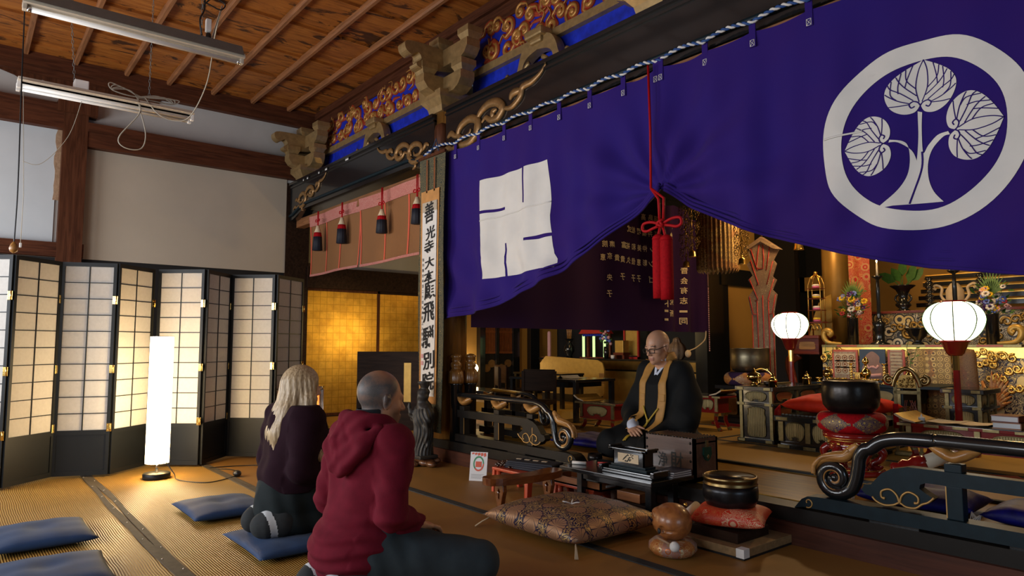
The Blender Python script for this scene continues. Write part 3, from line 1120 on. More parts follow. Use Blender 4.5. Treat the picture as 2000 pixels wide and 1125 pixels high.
# ceiling -----------------------------------------------------------------------------
b = MB()
n = 34
for i in range(n):
 x0 = XW + (13.6 / n) * i
 z = ZC + (0.028 if i % 2 else 0.0)
 b.box(x0, x0 + 13.6 / n, -2.95, 4.4, z, z + 0.05)
struct('ceiling', b, 'ceiling_planks', 'stained boards of the hall ceiling')
for k, y in enumerate((-2.1, -1.6, -1.07, -0.55, -0.06, 0.456, 0.963, 1.52, 2.02, 2.58, 3.12, 3.65)):
 b = MB()
 b.prism([(y - 0.03, ZC + 0.01), (y - 0.03, ZC - 0.035), (y - 0.018, ZC - 0.055), (y + 0.018, ZC - 0.055), (y + 0.03, ZC - 0.035), (y + 0.03, ZC + 0.01)], XW, 3.6, 'YZ')
 struct('ceiling_beam_%d' % (k + 1), b, 'batten_wood', 'slender batten under the ceiling boards')
b = MB()
b.box(XW, 3.6, 4.10, 4.4, 4.40, ZC)
b.box(XW, 3.6, 4.06, 4.12, 4.55, ZC)
struct('trim_21', b, 'beam_wood_x', 'brown beam along the front edge of the ceiling')
# back and right walls with openings for daylight ---------------------------------------
b = MB()
xs = [XW] + [v for wx in (-8.0, -4.9, -1.8) for v in (wx - 1.15, wx + 1.15)] + [3.6]
for i in range(0, len(xs), 2):
 b.box(xs[i], xs[i + 1], -3.0, -2.9, 0, ZC)
for wx in (-8.0, -4.9, -1.8):
 b.box(wx - 1.15, wx + 1.15, -3.0, -2.9, 2.65, ZC)
 b.box(wx - 1.15, wx + 1.15, -3.0, -2.9, 0, 0.85)
struct('wall_back', b, 'plaster')
b = MB()
b.box(3.6, 3.7, -3.0, 0.0, 0, ZC)
b.box(3.6, 3.7, 2.4, 10.8, 0, ZC)
b.box(3.6, 3.7, 0.0, 2.4, 2.7, ZC)
b.box(3.6, 3.7, 0.0, 2.4, 0, 0.8)
struct('wall_right', b, 'plaster')
b = MB()
b.box(-10.2, 3.6, 4.4, 10.9, 3.9, 4.0)
struct('ceiling_inner', b, 'dark_void')
b = MB()
b.box(XW, 3.6, 4.38, 4.5, 3.5, 4.0)
struct('wall_above', b, 'dark_void')
# ------------------------------------------------------------------ the carved front: beams, frieze, brackets
BX0, BX1, BX2 = -9.88, -5.9, 0.0
def beam_profile(x0, x1, z_top, z_bot, rise):
 """outline of a lintel whose underside rises a little and turns down at both ends"""
 top = [(x0, z_top), (x1, z_top)]
 low = []
 n = 40
 for i in range(n + 1):
  t = i / n
  x = x1 + (x0 - x1) * t
  d = min(t, 1 - t) * abs(x1 - x0)
  k = min(1, d / 0.55)
  k = k * k * (3 - 2 * k)
  low.append((x, z_bot + rise * k))
 return top + low
def relief(mb, paths, y, w0, depth=0.03):
 """raised scrolls: list of (points x,z ; width), tapering to their ends"""
 for pts, w in paths:
  n = len(pts)
  rr = [w * (0.25 + 0.75 * math.sin(PI * min(1, (i + 0.5) / n) ** 0.8)) for i in range(n)]
  mb.tube([(p[0], y, p[1]) for p in pts], rr, 6, flat=depth / max(w, 1e-6) if False else 0.6, up=(0, 1, 0))
def scroll_paths(cx, cz, s, flip=1, sz=0.2):
 """the curling vine carved at a beam's end; s = scale, flip -1 mirrors it"""
 sx = s
 def T(L):
  return [(cx + flip * sx * p[0], cz + sz * p[1]) for p in L]
 main = spline([(-1.05, -0.42), (-0.85, -0.30), (-0.68, -0.44), (-0.45, -0.36), (-0.15, -0.42), (0.10, -0.18), (0.12, 0.18), (-0.12, 0.36), (-0.40, 0.26), (-0.50, 0.02), (-0.36, -0.16), (-0.16, -0.12), (-0.10, 0.03)], 6)
 side = spline([(-0.86, 0.05), (-0.72, 0.14), (-0.60, 0.0), (-0.42, -0.1)], 6)
 vine = spline([(0.02, -0.1), (0.16, 0.36), (0.42, 0.56), (0.70, 0.50), (0.84, 0.26), (0.72, 0.02), (0.50, 0.04), (0.36, 0.18), (0.24, 0.08)], 6)
 inner = spline([(0.56, 0.06), (0.56, 0.26), (0.68, 0.30)], 5)
 tail = spline([(0.84, 0.26), (1.06, 0.16), (1.30, 0.34), (1.38, 0.62), (1.62, 0.66), (1.82, 0.80), (1.95, 1.0)], 6)
 curl = spline([(1.34, 0.56), (1.12, 0.56), (1.04, 0.40)], 5)
 leg = spline([(-0.15, -0.42), (-0.20, -0.62), (-0.05, -0.72)], 5)
 s = (s + sz) * 0.68
 return [(T(main), 0.085 * s), (T(side), 0.06 * s), (T(vine), 0.085 * s), (T(inner), 0.06 * s), (T(tail), 0.065 * s), (T(curl), 0.07 * s), (T(leg), 0.05 * s)]
def make_beam(x0, x1, label, carvs):
 t = thing('lacquered_beam', label, 'beam', (x0, YS, 3.0))
 t['kind'] = 'structure'
 b = MB()
 b.prism(beam_profile(x0, x1, 3.50, 2.97, 0.11), YS + 0.02, YS + 0.3)
 b.build('body', 'lacquer_black', t, world=True)
 b = MB()
 b.box(x0, x1, YS - 0.01, YS + 0.3, 3.50, 3.535)
 b.box(x0, x1, YS + 0.005, YS + 0.05, 3.455, 3.475)
 b.build('top_moulding', 'lacquer_black', t, world=True)
 b = MB()
 lo = beam_profile(x0, x1, 3.5, 2.97, 0.11)[2:]
 b.tube([(p[0], YS + 0.012, p[1] + 0.07) for p in lo], 0.02, 8)
 b.build('eyebrow_moulding', 'lacquer_blue', t, world=True)
 for (cx, cz, s, fl, sz) in carvs:
  b = MB()
  relief(b, scroll_paths(cx, cz, s, fl, sz), YS + 0.012, 0.03)
  b.build('vine_carving', 'gold_carving', t, world=True)
 return t
make_beam(BX0, BX1 - 0.02, 'black lacquered beam of the narrow left bay with gilt vines at its ends', [(-9.34, 3.22, 0.38, 1, 0.235), (-6.36, 3.21, 0.41, -1, 0.25)])
make_beam(BX1 + 0.2, BX2, 'long black lacquered beam above the purple curtain with a gilt vine', [(-5.20, 3.20, 0.53, 1, 0.30)])
b = MB()
b.lathe([(0.02, 3.42), (0.075, 3.39), (0.085, 3.34), (0.085, 2.97)][::-1], (-5.82, YS + 0.06, 0), 20)
struct('trim_22', b, 'post_wood', 'rounded head of the pillar between the two beams')
b = MB()
b.box(BX0, -6.05, YS + 0.12, YS + 0.24, 2.88, 3.0)
b.box(BX1, BX2, YS + 0.03, YS + 0.22, 2.94, 3.07)
struct('trim_23', b, 'batten_wood', 'reddish wooden lintel under the black beams')
# small white paper slips stuck along the left beam
for i, (px, py, w) in enumerate(((515, 1, 0), (636, 350, .05), (622, 352, .03), (600, 357, .03), (592, 362, .02))):
 if i == 0:
  p = atY(677, 318, YS)
  w = 0.07
 else:
  p = atY(px, py, YS)
 m = MB()
 m.box(p.x - w * 0.6, p.x + w * 0.6, YS + 0.001, YS + 0.005, 3.478, 3.497)
 tag(m.build('paper_slip', 'white_paper'), 'small white paper slips stuck along the top of the left black beam', 'paper slip', 'paper slips on the left beam')
# frieze ----------------------------------------------------------------------------
YF = 4.12
def frieze(x0, x1, label, seed):
 t = thing('cloud_frieze', label, 'frieze', (x0, YF, 3.55))
 t['kind'] = 'structure'
 b = MB()
 b.box(x0, x1, YF, YF + 0.05, 4.0, 4.48)
 b.build('ground', 'frieze_blue', t, world=True)
 rng = random.Random(seed)
 red, gold = MB(), MB()
 n = int((x1 - x0) / 0.165)
 for i in range(n):
  for j in range(2):
   cx = x0 + (i + 0.5 + (0.3 if j else -0.15)) * (x1 - x0) / n + rng.uniform(-0.05, 0.05)
   cz = 4.12 + 0.22 * j + rng.uniform(-0.05, 0.05)
   if cx < x0 + 0.06 or cx > x1 - 0.06:
    continue
   r = rng.uniform(0.05, 0.095)
   a = rng.uniform(0, 6.28)
   dr = rng.choice((-1, 1))
   sp = spiral(cx, cz, r, rng.uniform(0.9, 1.3), a, 22, 0.02, dr)
   # every curl trails off into a waving ribbon
   c = Vector((math.cos(a), math.sin(a)))
   tn = Vector((c.y, -c.x)) * dr
   p0 = Vector(sp[0])
   L_ = rng.uniform(0.10, 0.22)
   tail = [p0 + tn * L_ + c * 0.05, p0 + tn * L_ * 0.6 - c * 0.02, p0 + tn * L_ * 0.25 + c * 0.015]
   path = spline([tuple(q) for q in tail] + [sp[0], sp[2], sp[4]], 5)[:-1] + sp[4:]
   path = [(min(max(q[0], x0 + 0.01), x1 - 0.01), min(max(q[1], 4.015), 4.47)) for q in path]
   m = len(path)
   w = rng.uniform(0.030, 0.042)
   red.tube([(q[0], YF - 0.002, q[1]) for q in path], [w * min(1, 0.25 + 2.5 * k / m) for k in range(m)], 6, flat=0.8, up=(0, 1, 0))
   gold.tube([(q[0] + 0.004, YF - 0.020, q[1] - 0.006) for q in path], [0.55 * w * min(1, 0.2 + 1.6 * k / m) for k in range(m)], 6, flat=0.8, up=(0, 1, 0))
   if rng.random() < 0.5:
    gold.ball((cx, YF - 0.018, cz), (0.03, 0.018, 0.03), 10, 6)
   if rng.random() < 0.7:
    q = [(cx + rng.uniform(-0.16, 0.16), cz + rng.uniform(-0.12, 0.12)) for _ in range(3)]
    q = [(min(max(u[0], x0 + 0.01), x1 - 0.01), min(max(u[1], 4.015), 4.47)) for u in spline(q, 6)]
    red.tube([(u[0], YF - 0.001, u[1]) for u in q], [0.02 * math.sin(PI * (k + 1) / (len(q) + 1)) + 0.003 for k in range(len(q))], 6, flat=0.8, up=(0, 1, 0))
 red.build('red_cloud', 'frieze_red', t, world=True)
 gold.build('gold_cloud', 'frieze_gold', t, world=True)
 b = MB()
 b.box(x0, x1, YF - 0.06, YF + 0.03, 3.92, 4.0)
 b.build('rail', 'gold_paint', t, world=True)
 b = MB()
 b.box(x0, x1, YF, YF + 0.04, 3.53, 3.92)
 b.build('blue_board', 'blue_paint', t, world=True)
 return t
frieze(-9.75, -6.15, 'carved red and gold cloud frieze over blue boards in the narrow left bay', 4)
frieze(-5.75, 0.0, 'long carved red and gold cloud frieze over blue boards above the curtain', 9)
def frog_leg(cx, label):
 """gilt strut with spreading curled legs standing on the beam before the blue board"""
 t = thing('carved_strut', label, 'strut', (cx, YF - 0.1, 3.535))
 out = []
 half = [(0.0, 0.40), (0.10, 0.41), (0.19, 0.37), (0.25, 0.28), (0.29, 0.17), (0.36, 0.12), (0.42, 0.16), (0.47, 0.11), (0.50, 0.06), (0.56, 0.10), (0.60, 0.05), (0.66, 0.065), (0.70, 0.03), (0.80, 0.0)]
 inn = [(0.20, 0.0), (0.22, 0.08), (0.20, 0.20), (0.13, 0.26), (0.0, 0.29)]
 sh = spline(half, 4)
 L = [p for p in sh] + [(-p[0], p[1]) for p in reversed(sh[1:])]
 hole = spline(inn, 4)
 H = [(-p[0], p[1]) for p in hole] + [p for p in reversed(hole[1:-1])]
 ring_ = [p for p in sh[::-1]]
 poly = [(-p[0], p[1]) for p in sh[::-1]] + [p for p in sh[1:]] + [p for p in spline(inn, 4)] + [(-p[0], p[1]) for p in spline(inn, 4)[::-1][1:]]
 b = MB()
 b.prism(poly, -0.04, 0.06)
 b.build('arch', 'gold_paint', t)
 c = MB()
 for s in (-1, 1):
  for (sx, sz, r) in ((0.09, 0.10, 0.085), (0.40, 0.10, 0.055), (0.54, 0.06, 0.04)):
   sp = spiral(s * sx, sz, r, 1.1, PI / 2, 20, 0.015, -s)
   c.tube([(p[0], -0.055, p[1]) for p in sp], 0.024, 6, flat=0.8, up=(0, 1, 0))
 c.build('curl', 'gold_paint', t)
 h = MB()
 h.box(-0.12, 0.12, -0.10, 0.1, 0.39, 0.47, 0.02)
 h.box(-0.08, 0.08, -0.07, 0.08, 0.34, 0.40, 0.02)
 h.build('bearing_block', 'gold_paint', t)
 return t
frog_leg(-7.72, 'gilt carved strut with curled legs on the narrow left bay beam')
frog_leg(-4.55, 'gilt carved strut with curled legs above the purple curtain')
def bracket(cx, label, y=3.86):
 """stacked bearing blocks with boat-shaped arms"""
 t = thing('bracket_block', label, 'bracket', (cx, y, 3.535))
 def arm(mb, hw, z0, z1, dp, ax):
  c = (z1 - z0)
  pts = [(-hw, z1), (hw, z1), (hw, z0 + 0.55 * c), (hw - 0.05, z0 + 0.2 * c), (hw - 0.13, z0), (-hw + 0.13, z0), (-hw + 0.05, z0 + 0.2 * c), (-hw, z0 + 0.55 * c)]
  if ax == 'X':
   mb.prism(pts, -dp, dp, 'XZ')
  else:
   mb.prism(pts, -dp, dp, 'YZ')
 b = MB()
 b.lathe([(0.12, 0), (0.15, 0.03), (0.16, 0.07), (0.21, 0.13), (0.21, 0.2)], (0, 0, 0), 4)
 b.M = Matrix.Rotation(PI / 4, 4, 'Z')
 b2 = MB()
 b2.at(rz=PI / 4)
 b2.lathe([(0.17, 0), (0.19, 0.06), (0.27, 0.13), (0.27, 0.2)], (0, 0, 0), 4, smooth=False)
 b2.build('bearing_block', 'gold_paint', t)
 a = MB()
 arm(a, 0.40, 0.18, 0.36, 0.085, 'X')
 a.build('cross_arm', 'gold_paint', t)
 a = MB()
 arm(a, 0.32, 0.18, 0.36, 0.085, 'Y')
 a.build('front_arm', 'gold_paint', t)
 for (x, yy) in ((-0.33, 0), (0.33, 0), (0, -0.25)):
  k = MB()
  k.at((x, yy, 0.36), PI / 4)
  k.lathe([(0.09, 0), (0.105, 0.03), (0.13, 0.06), (0.13, 0.12)], (0, 0, 0), 4, smooth=False)
  k.build('small_block', 'gold_paint', t)
 a = MB()
 arm(a, 0.50, 0.48, 0.66, 0.08, 'X')
 a.build('upper_arm', 'gold_paint', t)
 a = MB()
 pr = spline([(0.1, 0.66), (-0.46, 0.66), (-0.53, 0.58), (-0.46, 0.52), (-0.38, 0.56), (-0.34, 0.50), (-0.40, 0.44), (-0.30, 0.40), (0.1, 0.46)], 5)
 a.prism(pr, -0.07, 0.07, 'YZ')
 a.build('nose_carving', 'gold_paint', t)
 for x in (-0.44, 0.44, 0.0):
  k = MB()
  k.at((x, -0.06 if x == 0 else 0, 0.66), PI / 4)
  k.lathe([(0.09, 0), (0.13, 0.06), (0.13, 0.12)], (0, 0, 0), 4, smooth=False)
  k.build('small_block', 'gold_paint', t)
 return t
br0 = bracket(-5.88, 'gilt bracket of stacked blocks on the pillar between the two bays')
dup(br0, (-9.62, 3.9, 3.535), 0, 'gilt bracket of stacked blocks in the corner against the white wall')
dup(br0, (-3.05, 3.86, 3.535), 0, 'gilt bracket of stacked blocks cut by the top edge above the long beam')
# ------------------------------------------------------------------ great purple curtain
YK = 3.70
GX, GZ = CX, 2.19       # where the red cord gathers the cloth
hem_px = [(866, 622), (900, 615), (950, 603), (1010, 575), (1080, 535), (1150, 484), (1220, 430), (1262, 398), (1290, 371)]
hem_px2 = [(1300, 371), (1340, 402), (1400, 427), (1480, 456), (1560, 474), (1640, 492), (1720, 506), (1800, 518), (1900, 526), (2000, 533)]
hemL = [(atY(x, y, YK).x, atY(x, y, YK).z) for x, y in hem_px]
hemR = [(atY(x, y, YK).x, atY(x, y, YK).z) for x, y in hem_px2]
hemR += [(-0.6, 1.43), (-0.2, 1.41)]
HEM = hemL + hemR
KX0, KX1 = HEM[0][0], HEM[-1][0]
def hem_z(x):
 for (a, b_) in zip(HEM[:-1], HEM[1:]):
  if a[0] <= x <= b_[0]:
   return a[1] + (b_[1] - a[1]) * (x - a[0]) / max(b_[0] - a[0], 1e-6)
 return HEM[0][1] if x < HEM[0][0] else HEM[-1][1]
LOOPS = [atY(px, py, YK).x for px, py in ((890, 290), (935, 272), (985, 255), (1037, 236), (1092, 212), (1152, 190), (1217, 168), (1284, 142), (1294, 145), (1376, 112), (1471, 72), (1580, 28))] + [-1.45, -1.05, -0.65, -0.3]
def top_z(x):
 z = 3.045
 for a, b_ in zip(LOOPS[:-1], LOOPS[1:]):
  if a <= x <= b_:
   t = (x - a) / max(b_ - a, 1e-6)
   z -= 0.018 * math.sin(PI * t) * min(1, (b_ - a) / 0.3)
 return z
def curtain_y(x, z):
 """depth of the cloth's folds"""
 dx, dz = x - GX, z - GZ
 r = math.hypot(dx, dz)
 ang = math.atan2(dz, dx)
 y = 0.0
 # rays of pull from the gathering point, sideways and down along the hem
 hz = hem_z(x)
 s = z - hz
 pull = math.exp(-abs(dx) / 1.6)
 y += 0.020 * math.sin(s / 0.030 + 1.3 * abs(dx)) * math.exp(-s / 0.10) * pull
 y += 0.030 * math.sin(s / 0.085 + 0.8 * dx) * math.exp(-s / 0.30) * (0.35 + pull)
 y += 0.024 * math.sin(ang * 11 + 0.8 * r) * math.exp(-((r - 0.5) / 0.6) ** 2)
 # vertical falls from the loops
 fall = max(0, min(1, (3.06 - z) / 0.5))
 y += 0.022 * math.sin(x * 9.5 + 0.7 * z + 0.8 * math.sin(x * 2.3)) * fall + 0.011 * math.sin(x * 21 - 1.5 * z + math.sin(3 * x)) * fall
 # slanting drags in the lower half
 y += 0.019 * math.sin((x * 0.9 + z * (1.0 if dx < 0 else -1.0)) * 13) * max(0, min(1, (2.4 - z) / 0.6))
 y += 0.05 * math.sin((3.05 - z) * 1.2) * 0.4
 return YK + y
def curt_pt(u, v):
 x = KX0 + (KX1 - KX0) * u
 z1, z0 = top_z(x), hem_z(x)
 # rows crowd towards the hem
 k = v
 z = z1 + (z0 - z1) * k
 return (x, curtain_y(x, z), z)
ct = thing('purple_curtain', 'great purple temple curtain with white crests, gathered up in the middle by a red cord', 'curtain', (GX, YK, 3.05))
b = MB()
b.grid(curt_pt, 300, 110, True)
b.build('cloth', 'curtain_purple', ct, world=True, norm=False)
# rolled lower edge
b = MB()
for H, sgn in ((hemL, 1), (hemR, -1)):
 P = []
 for i in range(90):
  x = H[0][0] + (H[-1][0] - H[0][0]) * i / 89
  P.append((x, curtain_y(x, hem_z(x)) - 0.002, hem_z(x)))
 b.tube(P, 0.010, 8)
 d = 0.030
 rr = [0.013 * (0.5 + 0.5 * math.exp(-abs(p[0] - GX) / 1.2)) for p in P]
 for kk in (1, 2):
  b.tube([(p[0], p[1] - 0.002 + 0.006 * kk, p[2] + (0.020 + 0.02 * min(1, abs(p[0] - GX) / 1.0)) * kk) for p in P], rr, 8)
b.build('hem_fold', 'curtain_purple', ct, world=True)
# loops with a small stitched mark
for x in LOOPS:
 b = MB()
 z0 = top_z(x)
 b.box(x - 0.022, x + 0.022, curtain_y(x, z0) - 0.006, curtain_y(x, z0) + 0.002, z0 - 0.10, z0 + 0.07, 0.002)
 lp = b.build('loop', 'curtain_purple', ct, world=True)
 q = MB()
 y = curtain_y(x, z0) - 0.008
 for (xa, za, xb, zb) in ((-1, -1, 1, -1), (1, -1, 1, 1), (1, 1, -1, 1), (-1, 1, -1, -1), (-1, -1, 1, 1), (-1, 1, 1, -1)):
  q.tube([(x + xa * 0.014, y, z0 - 0.075 + za * 0.019), (x + xb * 0.014, y, z0 - 0.075 + zb * 0.019)], 0.0016, 5)
 q.v = [tuple(p) for p in q.v]
 o = q.build('stitched_mark', 'dye_white', lp)
 Mi = ct.matrix_basis.inverted()
 for vv in o.data.vertices:
  vv.co = Mi @ vv.co
def drape(loops, cell=0.035, lift=0.003, fold=True):
 """a flat figure (outline and holes in x, z) cut fine and laid on the curtain's folds -> MB"""
 flat = [p for lp in loops for p in lp]
 tris = geometry.tessellate_polygon([[Vector((p[0], p[1], 0)) for p in lp] for lp in loops])
 bm = bmesh.new()
 vs = [bm.verts.new((p[0], 0, p[1])) for p in flat]
 for t in tris:
  try:
   bm.faces.new([vs[i] for i in t])
  except ValueError:
   pass
 xs_, zs_ = [p[0] for p in flat], [p[1] for p in flat]
 x = min(xs_) + cell
 while x < max(xs_):
  bmesh.ops.bisect_plane(bm, geom=bm.verts[:] + bm.edges[:] + bm.faces[:], plane_co=(x, 0, 0), plane_no=(1, 0, 0))
  x += cell
 z = min(zs_) + cell
 while z < max(zs_):
  bmesh.ops.bisect_plane(bm, geom=bm.verts[:] + bm.edges[:] + bm.faces[:], plane_co=(0, 0, z), plane_no=(0, 0, 1))
  z += cell
 bmesh.ops.triangulate(bm, faces=bm.faces[:])
 for q in bm.verts:
  q.co.y = curtain_y(q.co.x, q.co.z) - lift
 m = MB()
 m.bm(bm, True)
 return m
def px2(L):
 return [(atY(x, y, YK).x, atY(x, y, YK).z) for x, y in L]
def dens(L, step=0.03):
 out = []
 for a, b_ in zip(L, L[1:] + L[:1]):
  n = max(1, int(math.hypot(b_[0] - a[0], b_[1] - a[1]) / step))
  out += [(a[0] + (b_[0] - a[0]) * i / n, a[1] + (b_[1] - a[1]) * i / n) for i in range(n)]
 return out
# the angular crest (crop 930..1130 x 280..560 at 4.02)
MJ = [(33, 294), (200, 243), (366, 192), (372, 465), (386, 465), (383, 184), (553, 125), (562, 240), (570, 340), (577, 450), (578, 560), (585, 640), (588, 698), (480, 718), (383, 742), (383, 763), (480, 748), (584, 724), (576, 800), (576, 860), (594, 900), (598, 940), (585, 968), (450, 990), (330, 1015), (228, 1040), (220, 990), (207, 930), (208, 880), (218, 830), (220, 780), (205, 782), (200, 840), (190, 885), (194, 940), (206, 985), (214, 1042), (130, 1055), (40, 1065), (50, 1000), (60, 900), (50, 800), (38, 720), (33, 640), (34, 557), (120, 540), (204, 516), (204, 494), (120, 517), (35, 533)]
MJ = px2([(930 + x / 4.02, 280 + y / 4.02) for x, y in MJ])
drape([dens(MJ)]).build('angular_crest', 'dye_white', ct, world=True, norm=False)
# the round crest: ring and three hollyhock leaves (crop 1560..2000 x 40..470 at 2.616)
def kp(L):
 return px2([(1560 + x / 2.616, 40 + y / 2.616) for x, y in L])
ring_o = [(-1.328 + 0.484 * (1 + 0.006 * math.sin(5 * a)) * math.cos(a), 2.184 + 0.486 * math.sin(a) + 0.004 * math.sin(7 * a)) for a in [2 * PI * k / 90 for k in range(90)]]
ring_i = [(-1.327 + 0.382 * math.cos(a), 2.181 + 0.386 * math.sin(a) + 0.004 * math.sin(6 * a)) for a in [2 * PI * k / 90 for k in range(90)]]
drape([ring_o, ring_i], 0.05).build('round_crest', 'dye_white', ct, world=True, norm=False)
stem = spline(kp([(592, 456), (594, 560), (588, 640), (580, 706)]), 4) + spline(kp([(580, 706), (558, 655), (500, 620), (455, 622)]), 4)[1:] + spline(kp([(460, 608), (520, 612), (545, 640), (548, 720), (530, 800), (480, 880), (392, 962)]), 5) + kp([(480, 945), (555, 938)]) + kp([(640, 930), (732, 922)]) + spline(kp([(732, 922), (680, 870), (645, 800), (636, 720), (660, 645), (720, 585), (760, 575)]), 5)[1:] + spline(kp([(750, 558), (690, 575), (640, 625), (612, 665), (610, 560), (614, 460)]), 5)
drape([stem], 0.04).build('crest_stem', 'dye_white', ct, world=True, norm=False)
v = spline(kp([(607, 660), (606, 740), (580, 850), (560, 935)]), 5)
def ribbon_on(mb, pts, w, lift=0.005):
 P = [Vector((p[0], curtain_y(p[0], p[1]) - lift, p[1])) for p in pts]
 mb.tube(P, w, 5, flat=0.35, up=(0, 1, 0))
def hollyhock(tip, base, half_w, spread):
 """one heart-shaped leaf from its stalk end (base) to its tip, with curls and veins"""
 T, B = Vector(tip), Vector(base)
 d = T - B
 L_ = d.length
 e = d / L_
 s = Vector((e.y, -e.x))
 def M(p):
  q = B + e * (p[1] * L_) + s * (p[0] * half_w)
  return (q.x, q.y)
 half = spline([(0.0, 0.02), (0.14, -0.14), (0.45, -0.17), (0.78, -0.05), (0.98, 0.18), (1.0, 0.42), (0.80, 0.64), (0.42, 0.84), (0.0, 1.0)], 6)
 L = half + [(-p[0], p[1]) for p in half[::-1][1:-1]]
 drape([[M(p) for p in L]], 0.05).build('crest_leaf', 'dye_white', ct, world=True, norm=False)
 m = MB()
 for k in (-1, 1):
  ribbon_on(m, [M((k * p[0], p[1])) for p in spline([(0.0, 0.0), (0.07, 0.07), (0.20, 0.10), (0.30, 0.04), (0.24, -0.04), (0.15, -0.01)], 5)], 0.0034)
  for q in ([(0.04, 0.08), (0.16, 0.40), (0.12, 0.76), (0.0, 1.0)], [(0.16, 0.38), (0.42, 0.58), (0.46, 0.82)], [(0.12, 0.22), (0.45, 0.42), (0.62, 0.56), (0.72, 0.68)], [(0.2, 0.12), (0.55, 0.30), (0.85, 0.42), (0.94, 0.52)], [(0.30, 0.06), (0.62, 0.14), (0.9, 0.26), (1.0, 0.32)],
                  [(0.45, 0.42), (0.40, 0.62), (0.28, 0.90)], [(0.62, 0.30), (0.64, 0.48), (0.58, 0.76)], [(0.66, 0.16), (0.84, 0.30), (0.84, 0.60)], [(0.3, 0.04), (0.6, 0.02), (0.86, 0.02)]):
   ribbon_on(m, [M((k * p[0], p[1])) for p in spline(q, 5)], 0.0026)
 m.build('leaf_vein', 'curtain_purple', ct, world=True)
def k1(x, y):
 return kp([(x, y)])[0]
hollyhock(k1(622, 190), k1(605, 425), 0.165, 0)
hollyhock(k1(232, 668), k1(428, 628), 0.158, 0)
hollyhock(k1(1050, 492), k1(790, 553), 0.165, 0)
m = MB()
ribbon_on(m, v, 0.005)
m.build('stem_line', 'curtain_purple', ct, world=True)
# seam across the emblems
m = MB()
for xa, xb, za, zb in ((MJ[0][0], MJ[11][0] - 0.01, 2.27, 2.30), (-1.80, -1.60, 2.265, 2.27)):
 ribbon_on(m, [(xa + (xb - xa) * i / 20, za + (zb - za) * i / 20) for i in range(21)], 0.006, 0.006)
m.build('seam', 'dye_white', ct, world=True)
# twisted rope the curtain hangs from
b = MB()
rp = []
xs_ = [-6.0] + LOOPS + [0.0]
for a, c in zip(xs_[:-1], xs_[1:]):
 n = max(2, int((c - a) / 0.012))
 for i in range(n):
  t = i / n
  x = a + (c - a) * t
  rp.append((x, YK - 0.018, top_z(x) + 0.052 + 0.045 * math.sin(PI * t) * min(1, (c - a) / 0.32)))
rope = thing('twisted_rope', 'blue and white twisted rope holding up the purple curtain', 'rope', (rp[0][0], rp[0][1], rp[0][2]))
for s, mm, nm in ((0, 'dye_white', 'white_strand'), (1, 'rope_blue', 'blue_strand')):
 b = MB()
 P = []
 for i, p in enumerate(rp):
  a = p[0] * 2 * PI / 0.075 + s * PI
  P.append((p[0], p[1] + 0.0072 * math.cos(a), p[2] + 0.0072 * math.sin(a)))
 b.tube(P, 0.0082, 6)
 b.build(nm, mm, rope, world=True)
# red cord with bow and paired tassel
tz = thing('curtain_tassel', 'long red cord with bow and paired red tassel gathering up the purple curtain', 'cord', (GX, YK - 0.06, 3.02))
b = MB()
yk = YK - 0.075
x0 = GX + 0.005
b.tube([(x0 - 0.01, yk, 3.06), (x0, yk, 2.6), (x0 + 0.004, yk - 0.01, 2.19)], 0.0085, 8)
b.build('hanging_cord', 'red_cord', tz, world=True)
kz = atY(1294, 437, yk)
kx, kzz = kz.x, kz.z
b = MB()
for s in (-1, 1):
 b.tube([(x0 + 0.004, yk - 0.01, 2.19), (kx + s * 0.022, yk - 0.01, kzz + 0.17), (kx + s * 0.016, yk - 0.01, kzz + 0.02)], 0.009, 8)
for s in (-1, 1):
 L = spline([(kx + s * 0.02, kzz), (kx + s * 0.09, kzz + 0.022), (kx + s * 0.155, kzz + 0.018), (kx + s * 0.165, kzz - 0.02), (kx + s * 0.13, kzz - 0.036), (kx + s * 0.07, kzz - 0.022), (kx + s * 0.01, kzz - 0.01)], 5)
 b.tube([(p[0], yk - 0.012 - 0.004 * s, p[1]) for p in L], 0.010, 8)
for (dx, dz, a) in ((0, 0.012, 0.5), (0.0, -0.014, -0.5), (-0.012, 0, 1.2), (0.014, 0, 2.0)):
 b.tube([(kx + dx + 0.028 * math.cos(a), yk - 0.03, kzz + dz + 0.02 * math.sin(a)), (kx + dx, yk - 0.036, kzz + dz), (kx + dx - 0.028 * math.cos(a), yk - 0.03, kzz + dz - 0.02 * math.sin(a))], 0.010, 8)
for s in (-1, 1):
 b.tube([(kx + s * 0.008, yk - 0.012, kzz - 0.01), (kx + s * 0.026, yk - 0.012, kzz - 0.07), (kx + s * 0.03, yk - 0.012, kzz - 0.115)], 0.009, 8)
b.build('bow', 'red_cord', tz, world=True)
for s, dz in ((-1, 0.0), (1, -0.012)):
 b = MB()
 cx = kx + s * 0.032 + 0.006
 def wob(a, z):
  return 1 + 0.04 * math.sin(a * 26)
 zt = kzz - 0.10 + dz
 b.lathe([(0.03, -0.40), (0.041, -0.40), (0.042, -0.3), (0.041, -0.02), (0.04, 0.0)], (cx, yk - 0.012, zt), 60, wob=wob)
 b.lathe([(0.042, -0.005), (0.044, 0.0), (0.036, 0.018), (0.018, 0.03), (0.004, 0.034)], (cx, yk - 0.012, zt), 24)
 b.build('tassel', 'red_tassel', tz, world=True)
